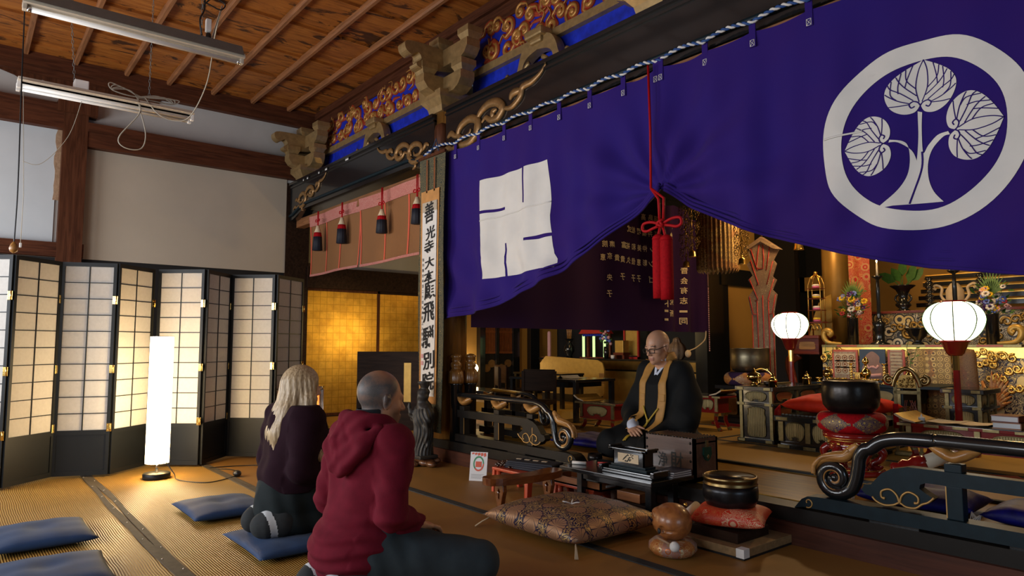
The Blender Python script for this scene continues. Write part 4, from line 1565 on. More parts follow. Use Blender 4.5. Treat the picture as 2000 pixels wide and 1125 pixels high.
# ------------------------------------------------------------------ bamboo blind with tassels in the narrow bay
YM = 3.83
mt = thing('bamboo_blind', 'brown bamboo blind with pink brocade bands hanging in the narrow left bay', 'blind', (-7.7, YM, 2.93))
def misu(x0, x1, nm):
 def zt(x):
  return 2.955
 def fn(u, v):
  x = x0 + (x1 - x0) * u
  z = 2.955 + (2.10 - 2.955) * v
  return (x, YM + 0.03 * math.sin(v * 2.2 + u) + 0.02 * math.sin(u * 7), z)
 b = MB()
 b.grid(fn, 40, 30)
 b.build(nm, 'bamboo_blind', mt, world=True)
 b = MB()
 b.grid(lambda u, v: (lambda p: (p[0], p[1] - 0.012, p[2]))(fn(u, v * 0.17)), 40, 6)
 b.grid(lambda u, v: (lambda p: (p[0], p[1] - 0.012, p[2]))(fn(u, 0.965 + v * 0.035)), 40, 1)
 b.build('brocade_band', 'brocade_misu', mt, world=True)
 n = max(2, round((x1 - x0) / 0.52))
 for i in range(n + 1):
  b = MB()
  u = min(max(i / n, 0.006), 0.994)
  w = 0.010 / (x1 - x0) * 2
  b.grid(lambda a, v: (lambda p: (p[0], p[1] - 0.006, p[2]))(fn(min(max(u + (a - 0.5) * w * 1.6, 0), 1), 0.16 + v * 0.83)), 1, 12)
  b.build('red_tape', 'print_red', mt, world=True)
misu(-9.32, -7.80, 'blind_half')
misu(-7.77, -5.95, 'blind_half')
tas_px = [(621, 441, 489), (668, 425, 475), (746, 409, 455), (815, 385, 437)]
def blind_tassel(px, py0, py1, label):
 y = YM - 0.08
 top = atY(px, py0, y)
 bot = atY(px, py1, y)
 h = top.z - bot.z
 t = thing('blind_tassel', label, 'tassel', (top.x, y, bot.z), 0, 'tassels of the bamboo blind')
 b = MB()
 for s in (-1, 1):
  b.tube([(s * 0.012, 0, 2.96 - bot.z), (s * 0.014, 0, h + 0.10), (s * 0.006, 0, h)], 0.006, 6)
 for s in (-1, 1):
  L = spline([(0, h + 0.07), (s * 0.05, h + 0.09), (s * 0.065, h + 0.065), (s * 0.03, h + 0.055), (0, h + 0.065)], 4)
  b.tube([(p[0], -0.008, p[1]) for p in L], 0.006, 6)
 b.build('cord', 'red_cord', t)
 def ridg(a, z):
  return 1 + 0.05 * math.sin(a * 13 + z * 4)
 for nm, mm, za, zb, ra, rb in (('head', 'cream_thread', 0.72, 1.0, 0.046, 0.02), ('middle', 'red_tassel', 0.55, 0.72, 0.056, 0.046), ('skirt', 'dark_thread', 0.0, 0.55, 0.066, 0.056)):
  b = MB()
  b.lathe([(ra, za * h), (ra * 0.3 + rb * 0.7, (za * 0.4 + zb * 0.6) * h), (rb, zb * h)], (0, 0, 0), 40, wob=ridg)
  b.build(nm, mm, t)
 return t
for i, (p, lab) in enumerate(zip(tas_px, ('leftmost of four black, red and cream tassels on the bamboo blind', 'second tassel from the left on the bamboo blind', 'third tassel from the left, right of the slit in the bamboo blind', 'tassel on the bamboo blind nearest the hanging scroll'))):
 blind_tassel(p[0], p[1], p[2], lab)
# ------------------------------------------------------------------ hanging scroll with the temple's name
YSC = 3.62
sc = thing('hanging_scroll', 'tall white calligraphy scroll mounted on green and gold brocade, hanging on the pillar', 'scroll', (-5.83, YSC, 3.1))
def scx(z):
 return 0.0
def scp(px, py, dy=0):
 p = atY(px, py, YSC + dy)
 return (p.x, p.z)
def strip(name, mm, dy, corners, n=24, wav=0.0):
 """a hanging strip from its four corner points (x, z): top-left, top-right, bottom-right, bottom-left"""
 tl, tr, br_, bl = corners
 def fn(u, v):
  xa = tl[0] + (bl[0] - tl[0]) * v
  xb = tr[0] + (br_[0] - tr[0]) * v
  za = tl[1] + (bl[1] - tl[1]) * v
  zb = tr[1] + (br_[1] - tr[1]) * v
  return (xa + (xb - xa) * u, YSC + dy + wav * math.sin(v * 9 + 2 * u), za + (zb - za) * u)
 b = MB()
 b.grid(fn, 6, n)
 f2 = lambda u, v: (lambda p: (p[0], p[1] + 0.006, p[2]))(fn(u, v))
 b.grid(f2, 6, n, flip=True)
 return b.build(name, mm, sc, world=True, norm=False)
bx0, bx1 = scp(820, 318)[0], scp(869, 297)[0]
strip('brocade_mount', 'brocade_scroll', 0.0, ((bx0, 3.03), (bx1, 3.03), (bx1 - 0.02, 0.29), (bx0 + 0.02, 0.30)), 40, 0.008)
ox0, ox1 = scp(825, 365)[0], scp(860, 362)[0]
strip('orange_mount', 'mount_orange', -0.012, ((ox0, 2.68), (ox1, 2.68), (ox1 - 0.03, 0.56), (ox0 + 0.0, 0.56)), 30)
px0, px1 = scp(829, 380)[0], scp(857, 380)[0]
strip('paper', 'white_paper', -0.02, ((px0, 2.55), (px1, 2.55), (px1 - 0.03, 0.63), (px0, 0.63)), 30)
strip('paper_edging', 'plaster_beige', -0.022, ((px0, 2.56), (px1, 2.56), (px1, 2.46), (px0, 2.46)), 4)
b = MB()
for x in (bx0 + 0.16, bx0 + 0.30):
 b.grid(lambda u, v: (x - 0.012 + 0.024 * u, YSC - 0.012, 3.0 - 0.34 * v), 1, 6)
b.build('hanging_band', 'copper_lattice', sc, world=True)
b = MB()
b.box(bx0 - 0.01, bx1 + 0.01, YSC - 0.012, YSC + 0.014, 3.02, 3.05)
b.build('top_rod', 'post_wood', sc, world=True)
b = MB()
b.tube([(bx0 + 0.2, YSC, 3.05), (bx0 + 0.28, YSC + 0.02, 3.2), (bx0 + 0.36, YSC, 3.05)], 0.006, 6)
b.build('hanging_cord', 'indigo_cloth', sc, world=True)
chars = '善光寺大本願飛騨別院'
rows = [(843, 413), (842, 454), (840, 482), (842, 512), (842, 539), (838, 567), (838, 609), (836, 658), (835, 704), (835, 745)]
pxh = [40, 26, 26, 22, 24, 34, 38, 42, 34, 36]
cxm = (px0 + px1) / 2 + 0.012
prev = 0
for ch, (qx, qy), hh in zip(chars, rows, pxh):
 z = atY(qx, qy, YSC - 0.026).z
 size = hh / F_PX * 6.8
 b = MB()
 sl = Vector((1, 0, 0.16)).normalized()
 write(b, ch, (cxm + 0.012 * math.sin(qy), YSC - 0.027, z), sl, (0, 0, 1), (0.172 + 0.03 * (qy > 560), size))
 b.build('brushed_character', 'ink', sc, world=True, norm=False)
b = MB()
for i, ch in enumerate('信州善光寺百二十世大本願上人智光書'):
 z = 1.98 - i * 0.053
 write(b, ch, (px0 + 0.028, YSC - 0.026, z), (1, 0, 0), (0, 0, 1), 0.034)
b.build('small_inscription', 'ink', sc, world=True, norm=False)
b = MB()
for z in (1.02, 0.95):
 b.box(px0 + 0.008, px0 + 0.05, YSC - 0.027, YSC - 0.024, z - 0.02, z + 0.02)
b.build('red_seal', 'petal_pink', sc, world=True)
# ------------------------------------------------------------------ weathered standing statue on a root base
st = thing('wooden_statue', 'dark weathered wooden statue standing before the hanging scroll', 'statue', (-5.63, 3.48, 0.0))
st.scale = (0.82, 0.9, 0.95)
F = Field((-0.22, -0.20, 0.06), (0.22, 0.2, 0.86), 0.007)
F.chain([(0, 0, 0.10), (0, 0, 0.30), (0.0, 0.0, 0.46), (0, 0, 0.56)], [0.105, 0.095, 0.105, 0.085], 0.04)
F.cap((-0.07, 0, 0.5), (0.07, 0, 0.5), 0.075, 0.075, 0.04)
F.chain([(-0.085, -0.02, 0.55), (-0.125, -0.05, 0.46), (-0.10, -0.10, 0.52)], [0.04, 0.036, 0.03], 0.02)
F.chain([(0.085, -0.01, 0.55), (0.12, -0.03, 0.44), (0.10, -0.03, 0.30), (0.115, -0.02, 0.2)], [0.04, 0.036, 0.03, 0.02], 0.02)
F.cap((-0.12, -0.11, 0.5), (-0.12, -0.11, 0.60), 0.016, 0.02, 0.01)
F.ell((0, -0.015, 0.665), (0.062, 0.066, 0.085), 0.02)
F.ell((0, -0.075, 0.66), (0.012, 0.015, 0.02), 0.01)
F.cap((0, 0, 0.57), (0, 0, 0.62), 0.04, 0.04, 0.02)
F.ell((0, 0.0, 0.725), (0.066, 0.066, 0.04), 0.012)
F.chain([(0, 0.005, 0.74), (0, 0.005, 0.79), (0, 0, 0.82)], [0.042, 0.05, 0.066], 0.012)
F.grow(lambda X, Y, Z: 0.006 * np.sin(np.arctan2(Y, X) * 17 + 5 * np.sin(Z * 14)) * (Z < 0.56) + 0.005 * np.sin(Z * 60 + X * 30) * (Z > 0.56))
F.cut(lambda X, Y, Z: Z - 0.825)
field_obj('figure', F, 'statue_wood', st)
b = MB()
b.box(-0.13, 0.13, -0.11, 0.11, 0.07, 0.105, 0.01)
b.build('plinth', 'statue_wood', st)
F = Field((-0.26, -0.2, -0.02), (0.3, 0.2, 0.10), 0.009)
rng = random.Random(5)
for i in range(16):
 a, r = rng.uniform(0, 6.28), rng.uniform(0.03, 0.15)
 F.ell((r * 1.3 * math.cos(a) + 0.02, r * math.sin(a), 0.035 + rng.uniform(-0.01, 0.012)), (rng.uniform(0.04, 0.08), rng.uniform(0.04, 0.06), 0.032), 0.02)
F.cut(lambda X, Y, Z: 0.001 - Z)
field_obj('root_base', F, 'root_wood', st)
# ------------------------------------------------------------------ inner curtain with the donors' names seen from behind
XC = -5.58
ic = thing('name_curtain', 'dark purple curtain with donor names showing through from its far side', 'curtain', (XC, 5.8, 2.95))
icL, icR = 3.98, 7.92
def ic_pt(u, v):
 y = icL + (icR - icL) * u
 z1 = 3.0 - 0.05 * abs(math.sin(u * PI * 7)) - (0.18 * max(0, (u - 0.86) / 0.14))
 z0 = 1.305
 z = z1 + (z0 - z1) * v
 w = 0.018 * math.sin(y * 8 + z) + 0.02 * math.sin(y * 3.1)
 # last breadth turns as heavy folds
 k = max(0, (y - 7.05) / 0.3)
 w += min(k, 1) * 0.05 * math.sin((y - 7.05) * 17)
 return (XC + w, y, z)
b = MB()
b.grid(ic_pt, 160, 20)
b.build('cloth', 'inner_purple', ic, world=True, norm=False)
def ic_at(px, py):
 p = atX(px, py, XC + 0.035)
 return p
cols = [  # one column of names per tuple: pixel x, [(pixel y, sign)...]
 (1183, [(501, '恵'), (0, ''), ]),
 (1194, [(499, '奈'), (541, '央'), (573, '子')]),
 (1186, [(475, '院')]), (1198, [(476, '麻')]), (1218, [(478, '富')]), (1226, [(480, '祐')]),
 (1206, [(503, '貴')]), (1216, [(506, '貴'), (540, '子')]), (1227, [(508, '久')]), (1238, [(510, '佳'), (543, '子')]), (1250, [(512, '恵'), (544, '子')]),
 (1262, [(513, '彰')]), (1273, [(515, 'ン'), (546, 'ゴ')]),
 (1239, [(482, '和')]), (1251, [(484, '美')]), (1262, [(485, '仲')]), (1275, [(487, 'シ')]),
 (1229, [(447, '式')]), (1238, [(449, '松')]), (1250, [(452, '塚')]), (1261, [(454, '橋')]), (1271, [(456, '井')]), (1283, [(458, '桜')]),
 (1259, [(423, '高')]), (1272, [(425, '島')]), (1282, [(428, '福')]),
 (1284, [(549, 'る'), (519, 'い')]),
 (1313, [(460, '倉'), (482, '歩'), (503, '浩'), (527, '樹'), (546, '合'), (568, '研'), (589, '究'), (612, '所')]),
 (1302, [(566, 'ア'), (580, 'ク'), (593, 'ト'), (607, 'ー'), (624, 'ー')]),
 (1321, [(440, 'ナ'), (468, 'オ'), (498, 'ラ'), (527, 'イ'), (556, '修')]),
 (1340, [(528, '音'), (548, '会'), (567, '有'), (587, '志'), (608, '一'), (627, '同')]),
]
for px, L in cols:
 b = MB()
 for py, ch in L:
  if not ch:
   continue
  p = ic_at(px, py)
  s = 0.0098 * (p - _C).dot(_fw)
  m_ = MB()
  write(m_, ch, (0, p.y, p.z), (0, 1, 0), (0, 0, 1), (s * 0.98, s), mirror=True)
  b.add([(ic_pt((q[1] - icL) / (icR - icL), 0.5)[0] + 0.012, q[1], q[2]) for q in m_.v], m_.f, False)
 if b.v:
  b.build('dyed_name', 'name_cream', ic, world=True, norm=False)
b = MB()
b.tube([(XC, icL - 0.1, 3.05), (XC, icR + 0.05, 3.02)], 0.012, 8)
b.build('rod', 'lacquer_black', ic, world=True)
# tie cord with a frayed tassel at the curtain's far corner
b = MB()
p = atX(1365, 690, XC + 0.03)
P = spline([(XC + 0.05, 7.85, 1.32), (XC + 0.06, 7.8, 1.2), (XC + 0.07, 7.6, 1.1), (XC + 0.07, 7.45, 1.06)], 6)
b.tube(P, 0.008, 6)
b.ball((XC + 0.07, 7.42, 1.02), (0.035, 0.05, 0.05), 10, 8)
tag(b.build('curtain_tie', 'cream_thread', None), 'frayed cream tie cord hanging from the far lower corner of the name curtain', 'cord')
# ------------------------------------------------------------------ folding screens
def screen_panel(parent, a, c, h=1.845, name='panel'):
 """one leaf between floor points a and c"""
 a, c = Vector((a[0], a[1], 0)), Vector((c[0], c[1], 0))
 d = c - a
 w = d.length
 ang = math.atan2(d.y, d.x)
 M = Matrix.Translation(a) @ Matrix.Rotation(ang, 4, 'Z')
 def mk():
  m = MB()
  m.M = M
  return m
 f = mk()
 t, st = 0.013, 0.030
 f.box(0.004, st, -t, t, 0.02, h)
 f.box(w - st, w - 0.004, -t, t, 0.02, h)
 f.box(st, w - st, -t, t, h - 0.035, h)
 f.box(st, w - st, -t, t, 0.36, 0.40)
 f.box(st, w - st, -t, t, 0.02, 0.06)
 p = f.build(name, 'screen_black', parent, world=True)
 def sub(mb, nm, mm):
  return mb.build(nm, mm, p, world=False)
 Pi = parent.matrix_basis.inverted()
 def loc(mb):
  mb.v = [tuple(Pi @ Vector(q)) for q in mb.v]
  return mb
 q = mk()
 q.box(st, w - st, -0.002, 0.002, 0.40, h - 0.035)
 sub(loc(q), 'paper', 'shoji_paper')
 q = mk()
 q.box(st, w - st, -0.006, 0.006, 0.06, 0.36)
 sub(loc(q), 'lower_board', 'screen_black')
 q = mk()
 q.box(w / 2 - 0.004, w / 2 + 0.004, -0.008, 0.008, 0.40, h - 0.035)
 for i in range(1, 10):
  z = 0.40 + (h - 0.435) * i / 10
  q.box(st, w - st, -0.007, 0.007, z - 0.0035, z + 0.0035)
 sub(loc(q), 'lattice', 'screen_black')
 for z in (0.42, 0.92, 1.52):
  q = mk()
  q.box(w - 0.028, w + 0.012, -t - 0.004, -t - 0.0005, z - 0.035, z + 0.035, 0.001)
  q.tube([(w + 0.001, -t - 0.006, z - 0.036), (w + 0.001, -t - 0.006, z + 0.036)], 0.005, 8)
  for dz in (-0.02, 0.02):
   q.ball((w - 0.018, -t - 0.004, z + dz), (0.004, 0.002, 0.004), 6, 4)
  sub(loc(q), 'brass_hinge', 'brass_bright')
 return p
ptsA = [(-7.02, -0.06), (-6.70, 0.32), (-7.02, 0.67), (-6.85, 1.07), (-7.17, 1.425)]
ptsB = [(-7.17, 1.437), (-6.85, 1.79), (-7.03, 1.85)]
sA = thing('folding_screen', 'left paper folding screen with black frames, beside the glowing floor lamp on its left', 'folding screen', (-7.0, 0.5, 0))
for i in range(4):
 a, c = ptsA[i], ptsA[i + 1]
 screen_panel(sA, a, c)
sB = thing('folding_screen', 'right paper folding screen with black frames, from behind the floor lamp to the gold doors', 'folding screen', (-7.05, 2.3, 0))
# leaves of the second screen
for a, c in (((-7.15, 1.46), (-6.85, 1.80)), ((-6.86, 1.815), (-7.22, 2.145)), ((-7.22, 2.155), (-6.90, 2.49)), ((-6.90, 2.50), (-7.20, 2.90))):
 screen_panel(sB, a, c)
# ------------------------------------------------------------------ floor lamp
lx, ly = -6.50, 1.375
lamp = thing('floor_lamp', 'tall glowing paper floor lamp with round black base before the folding screens', 'lamp', (lx, ly, 0))
b = MB()
b.lathe([(0.0, 0), (0.105, 0), (0.108, 0.01), (0.108, 0.04), (0.10, 0.048), (0.0, 0.05)], (0, 0, 0), 36)
b.build('base', 'screen_black', lamp)
b = MB()
b.lathe([(0.011, 0.05), (0.011, 0.15)], (0, 0, 0), 12)
b.build('pole', 'chrome', lamp)
b = MB()
prof = []
z = 0.125
while z < 1.205:
 prof += [(0.091, z), (0.0935, z + 0.006)]
 z += 0.012
b.lathe(prof, (0, 0, 0), 40, cap=False)
b.build('lamp_shade', 'lamp_paper', lamp)
b = MB()
for z in (0.128, 1.2):
 b.tube([(0.0925 * math.cos(a * PI / 16), 0.0925 * math.sin(a * PI / 16), z) for a in range(32)], 0.003, 5, closed=True)
b.build('shade_ring', 'chrome', lamp)
def wire(pts, n=8):
 return spline(pts, n)
b = MB()
b.tube(wire([(lx + 0.09, ly + 0.05, 0.14), (lx + 0.16, ly + 0.10, 0.05), (lx + 0.24, ly + 0.12, 0.006), (-6.0, 1.66, 0.006), (-6.15, 1.93, 0.006)]), 0.0042, 6)
b.tube(wire([(-6.15, 1.93, 0.01), (-6.3, 2.0, 0.006), (-6.5, 1.98, 0.006), (-6.7, 1.86, 0.006), (-6.6, 2.2, 0.006), (-6.35, 2.45, 0.006), (-6.1, 2.6, 0.006)]), 0.0042, 6)
cd = b.build('cord', 'black_plastic', lamp, world=True)
b = MB()
b.ball((-6.14, 1.93, 0.028), (0.045, 0.034, 0.028), 16, 8)
b.build('foot_switch', 'black_plastic', lamp, world=True)
# ------------------------------------------------------------------ flat blue cushions
def cushion_geo(w, d, h, seed=0, amp=0.0022):
 """a soft square pad, pointed at its corners; base on z = 0"""
 rng = random.Random(seed)
 ph = [rng.uniform(0, 6) for _ in range(6)]
 b = MB()
 n = 30
 def pt(u, v, side):
  x, y = 2 * u - 1, 2 * v - 1
  ex, ey = 1 - abs(x) ** 2.6, 1 - abs(y) ** 2.6
  t = max(ex, 0) ** 0.42 * max(ey, 0) ** 0.42
  bow = 1 - 0.05 * (1 - y * y) * 0
  px = x * (w / 2) * (1 - 0.045 * (1 - y * y) * abs(x))
  py = y * (d / 2) * (1 - 0.045 * (1 - x * x) * abs(y))
  wr = amp * math.sin(px * 34 + ph[0] + 5 * py) * t * (0.5 + 0.5 * abs(y)) + amp * 0.8 * math.sin(py * 40 + ph[1] + 7 * px) * t
  if side:
   z = h * 0.42 + (h * 0.58) * t + wr - 0.18 * h * math.exp(-((px / (w * 0.16)) ** 2 + (py / (d * 0.16)) ** 2))
  else:
   z = h * 0.42 * (1 - t)
  return (px, py, z)
 b.grid(lambda u, v: pt(u, v, 1), n, n)
 b.grid(lambda u, v: pt(u, v, 0), n, n, flip=True)
 return b
def weld(o):
 bm = bmesh.new()
 bm.from_mesh(o.data)
 bmesh.ops.remove_doubles(bm, verts=bm.verts[:], dist=1e-4)
 bmesh.ops.recalc_face_normals(bm, faces=bm.faces[:])
 bm.to_mesh(o.data)
 bm.free()
 return o
blue = [
 ((-4.915, 1.45), 0.0, 'empty flat blue cushion just left of the blond woman'),
 ((-4.86, 0.43), 0.02, 'empty flat blue cushion at the left edge, nearer the floor lamp'),
 ((-3.99, 0.40), -0.02, 'empty flat blue cushion cut by the bottom left edge'),
]
for i, ((x, y), rz, lab) in enumerate(blue):
 o = cushion_geo(0.60, 0.50, 0.085, seed=i).build('floor_cushion', 'indigo_cloth', None, (x, y, 0.0))
 weld(o)
 o.rotation_euler = (0, 0, rz)
 tag(o, lab, 'cushion', 'blue floor cushions')
o = weld(cushion_geo(0.64, 0.56, 0.075, seed=7).build('floor_cushion', 'indigo_cloth', None, (-3.90, 1.53, 0.0)))
tag(o, 'flat blue cushion under the kneeling blond woman', 'cushion', 'blue floor cushions')
o = weld(cushion_geo(0.62, 0.56, 0.075, seed=9).build('floor_cushion', 'indigo_cloth', None, (-2.80, 1.36, 0.0)))
tag(o, 'flat blue cushion under the man in the dark red hoodie', 'cushion', 'blue floor cushions')
# ------------------------------------------------------------------ hanging fluorescent fittings
def chain(mb, p0, p1):
 p0, p1 = Vector(p0), Vector(p1)
 n = int((p1 - p0).length / 0.030)
 for i in range(n):
  c = p0 + (p1 - p0) * ((i + 0.5) / n)
  L = []
  for k in range(10):
   a = 2 * PI * k / 10
   dx = 0.007 * math.cos(a)
   L.append((c.x + (dx if i % 2 else 0), c.y + (0 if i % 2 else dx), c.z + 0.018 * math.sin(a)))
  mb.tube(L, 0.0018, 4, closed=True)
f1 = thing('fluorescent_light', 'grey hooded fluorescent fitting with one tube, hanging nearer the top left corner', 'ceiling light', (-4.9, 0.84, 3.14))
b = MB()
b.prism([(-0.075, 0.03), (-0.02, 0.115), (0.02, 0.115), (0.075, 0.03), (0.068, 0.03), (0.018, 0.105), (-0.018, 0.105), (-0.068, 0.03)], -0.63, 0.63)
b.build('reflector', 'grey_metal', f1)
b = MB()
b.box(-0.05, 0.05, -0.645, 0.645, 0.022, 0.05)
for s in (-1, 1):
 b.box(-0.022, 0.022, s * 0.645, s * 0.622, -0.012, 0.05, 0.004)
b.build('tray', 'light_cream', f1)
b = MB()
b.cyl((0, -0.615, 0.0), (0, 0.615, 0.0), 0.0165, seg=20)
b.build('tube', 'white_plastic', f1)
b = MB()
for s in (-1, 1):
 b.cyl((0, s * 0.622, 0.0), (0, s * 0.60, 0.0), 0.0172, seg=20)
b.build('tube_cap', 'chrome', f1)
for y in (-0.40, 0.36):
 b = MB()
 chain(b, (0, y, 0.11), (0, y, 1.46))
 b.build('chain', 'grey_metal', f1)
b = MB()
b.tube(wire([(0.01, 0.36, 0.12), (0.03, 0.34, 0.22), (0.015, 0.37, 0.33), (0.02, 0.36, 0.6), (0.01, 0.36, 1.45)]), 0.006, 6)
L = wire([(0.015, 0.36, 0.33), (0.03, 0.42, 0.40), (0.03, 0.50, 0.38), (0.03, 0.47, 0.33), (0.02, 0.40, 0.35), (0.015, 0.36, 0.36)])
b.tube(L, 0.005, 6)
b.build('cord', 'black_plastic', f1)
b = MB()
b.box(-0.02, 0.02, 0.385, 0.42, 0.16, 0.25, 0.006)
b.build('plug', 'white_plastic', f1)
b = MB()
b.lathe([(0.012, 0), (0.018, 0.01), (0.018, 0.045), (0.01, 0.055)], (0, 0.405, 0.10), 12)
b.build('plug', 'black_plastic', f1)
f2 = thing('fluorescent_light', 'cream twin-tube fluorescent fitting hanging lower, before the white wall', 'ceiling light', (-6.3, 0.87, 3.09))
b = MB()
b.box(-0.055, 0.055, -0.62, 0.62, 0.03, 0.07, 0.006)
b.prism([(-0.11, 0.03), (0.11, 0.03), (0.06, 0.045), (-0.06, 0.045)], -0.62, 0.62)
b.build('housing', 'light_cream', f2)
b = MB()
for s in (-1, 1):
 for e in (-1, 1):
  b.box(s * 0.045 - 0.018, s * 0.045 + 0.018, e * 0.625, e * 0.60, -0.02, 0.04, 0.003)
b.build('tube_holder', 'white_plastic', f2)
for s in (-1, 1):
 b = MB()
 b.cyl((s * 0.045, -0.6, 0.0), (s * 0.045, 0.6, 0.0), 0.016, seg=18)
 b.build('tube', 'white_plastic', f2)
for y in (-0.25, 0.28):
 b = MB()
 chain(b, (0, y, 0.07), (0, y + (-0.12 if y < 0 else 0.0), 1.5))
 b.build('chain', 'grey_metal', f2)
b = MB()
b.box(-0.05, 0.05, -0.26, -0.16, 0.07, 0.14, 0.008)
b.build('junction_box', 'white_plastic', f2)
b = MB()
rng = random.Random(8)
for k in range(4):
 c0 = (0, 0.20 + 0.02 * k, 0.10)
 b.tube(wire([c0, (0.04, 0.12 - 0.04 * k, 0.14 + 0.01 * k), (0.05, 0.0, 0.11), (0.05, 0.16, 0.09), (0.03, 0.34 + 0.05 * k, 0.14), (0.02, 0.46, 0.10), (0, 0.3, 0.10), c0]), 0.005, 5)
b.tube(wire([(0.05, 0.18, 0.09), (0.08, 0.20, -0.05), (0.09, 0.06, -0.28), (0.09, 0.10, -0.36), (0.09, 0.22, -0.35), (0.09, 0.25, -0.22), (0.07, 0.20, 0.0), (0.05, 0.19, 0.09)]), 0.005, 5)
b.tube(wire([(0.05, 0.24, 0.10), (0.1, 0.33, -0.03), (0.12, 0.45, -0.07), (0.2, 0.56, -0.03), (0.45, 0.62, 0.2), (0.9, 0.55, 0.42), (1.25, 0.5, 0.5), (1.38, 0.40, 0.16)]), 0.005, 5)
b.build('cord', 'cable_grey', f2)
# pull cords and a loose thread
b = MB()
t = thing('light_pull', 'grey light pull cord with a wooden bead near the left edge', 'cord', (-5.0, 0.22, 1.66))
b.tube(wire([(0, -0.01, 1.6), (0.0, 0.0, 1.0), (0, 0.012, 0.4), (0, 0.01, 0.05)]), 0.004, 5)
b.build('cord', 'black_plastic', t)
b = MB()
b.lathe([(0.004, 0), (0.02, 0.012), (0.024, 0.03), (0.016, 0.055), (0.004, 0.07)], (0, 0.01, 0.01), 14)
b.build('bead', 'carved_wood', t)
t = thing('thread_pull', 'thin pale pull thread hanging beside the beaded cord', 'cord', (-6.3, 0.33, 1.86))
b = MB()
b.tube([(0, -0.04, 1.2), (0.0, 0.0, 0.4), (0, 0.0, 0.03)], 0.0022, 4)
b.tube(wire([(0, -0.02, 0.66), (0.02, 0.1, 0.66), (0.02, 0.26, 0.9), (0.0, 0.34, 1.21)]), 0.002, 4)
b.build('thread', 'cable_grey', t)
b = MB()
b.box(-0.008, 0.008, -0.008, 0.008, 0, 0.035, 0.003)
b.build('pull_end', 'white_plastic', t)
# ------------------------------------------------------------------ quartz heater half hidden behind the woman
h = thing('electric_heater', 'wire-guarded electric heater with glowing orange bars behind the blond woman', 'heater', (-6.42, 2.60, 0), -0.5)
h.scale = (1, 1, 0.82)
b = MB()
b.box(-0.12, 0.12, -0.22, 0.22, 0.0, 0.05, 0.02)
b.box(-0.10, 0.10, -0.20, 0.20, 0.86, 0.90, 0.015)
b.box(-0.04, -0.02, -0.2, 0.2, 0.05, 0.86)
b.build('casing', 'chrome', h)
b = MB()
for i in range(13):
 y = -0.21 + 0.035 * i
 b.tube([(0.09, y, 0.05), (0.115, y, 0.45), (0.09, y, 0.86)], 0.0028, 5)
b.build('guard', 'chrome', h)
for y in (-0.15, 0.0, 0.15):
 b = MB()
 b.tube([(0.03, y, 0.12), (0.03, y, 0.80)], 0.005, 8)
 b.build('heating_bar', 'glow_orange', h)
b = MB()
b.tube([(0, -0.07, 0.9), (0, -0.07, 0.95), (0, 0.07, 0.95), (0, 0.07, 0.9)], 0.008, 6)
b.build('handle', 'black_plastic', h)
# ------------------------------------------------------------------ low dark wooden standing board
q0 = Vector((-7.92, 3.92, 0.076))
q1 = Vector((-7.28, 4.55, 0.076))
d = (q1 - q0)
t = thing('standing_screen', 'dark wooden standing panel on feet before the gold doors', 'screen', (q0.x, q0.y, 0.05), math.atan2(d.y, d.x))
w = d.length + 0.06
b = MB()
b.box(0, w, -0.02, 0.02, 0.03, 1.0, 0.003)
b.build('board', 'panel_wood', t)
for x in (0.09, w - 0.14):
 b = MB()
 b.prism([(-0.2, 0), (0.2, 0), (0.2, 0.03), (0.05, 0.06), (0.03, 0.22), (-0.03, 0.22), (-0.05, 0.06), (-0.2, 0.03)], x, x + 0.04, 'YZ')
 b.build('foot', 'lacquer_black', t)
b = MB()
b.box(w * 0.63, w * 0.63 + 0.09, -0.024, -0.021, 0.38, 0.86)
b.build('paper_strip', 'gold_panel_dull', t)
# ------------------------------------------------------------------ leaflet stand
p0, p1 = atZ(922, 937, 0), atZ(944, 942, 0)
t = thing('leaflet_stand', 'small white printed card in a clear stand on the tatami before the step', 'card', ((p0.x + p1.x) / 2, (p0.y + p1.y) / 2, 0), 0.62)
b = MB()
b.at(rx=-0.2)
b.box(-0.075, 0.075, -0.003, 0.003, 0.0, 0.235)
b.build('card', 'acrylic_white', t)
b = MB()
b.box(-0.075, 0.075, 0.0, 0.075, 0.0, 0.004)
b.build('foot', 'acrylic_white', t)
b = MB()
b.at(rx=-0.2)
for k in range(24):
 a = 2 * PI * k / 24
 a2 = a + 2 * PI / 24
 mm = b
 b.m = 0 if (k % 24) < 15 else 1
 b.add([(0.047 * math.cos(x_) * s, -0.0045, 0.14 + 0.062 * math.sin(x_) * s) for (x_, s) in ((a, 1), (a2, 1), (a2, 0.78), (a, 0.78))], [(0, 1, 2, 3)], False)
b.m = 1
b.box(-0.026, 0.026, -0.0046, -0.004, 0.112, 0.158)
for i in range(5):
 b.add([(-0.06 + i * 0.026, -0.0045, 0.212 - 0.004 * i), (-0.04 + i * 0.026, -0.0045, 0.220 - 0.004 * i), (-0.045 + i * 0.026, -0.0045, 0.230), (-0.064 + i * 0.026, -0.0045, 0.226)], [(0, 1, 2, 3)], False)
b.m = 2
for i in range(4):
 b.box(-0.06, 0.05 - 0.02 * (i % 2), -0.0046, -0.004, 0.05 - i * 0.010, 0.054 - i * 0.010)
b.build('print', ['print_green', 'print_red', 'print_grey'], t)
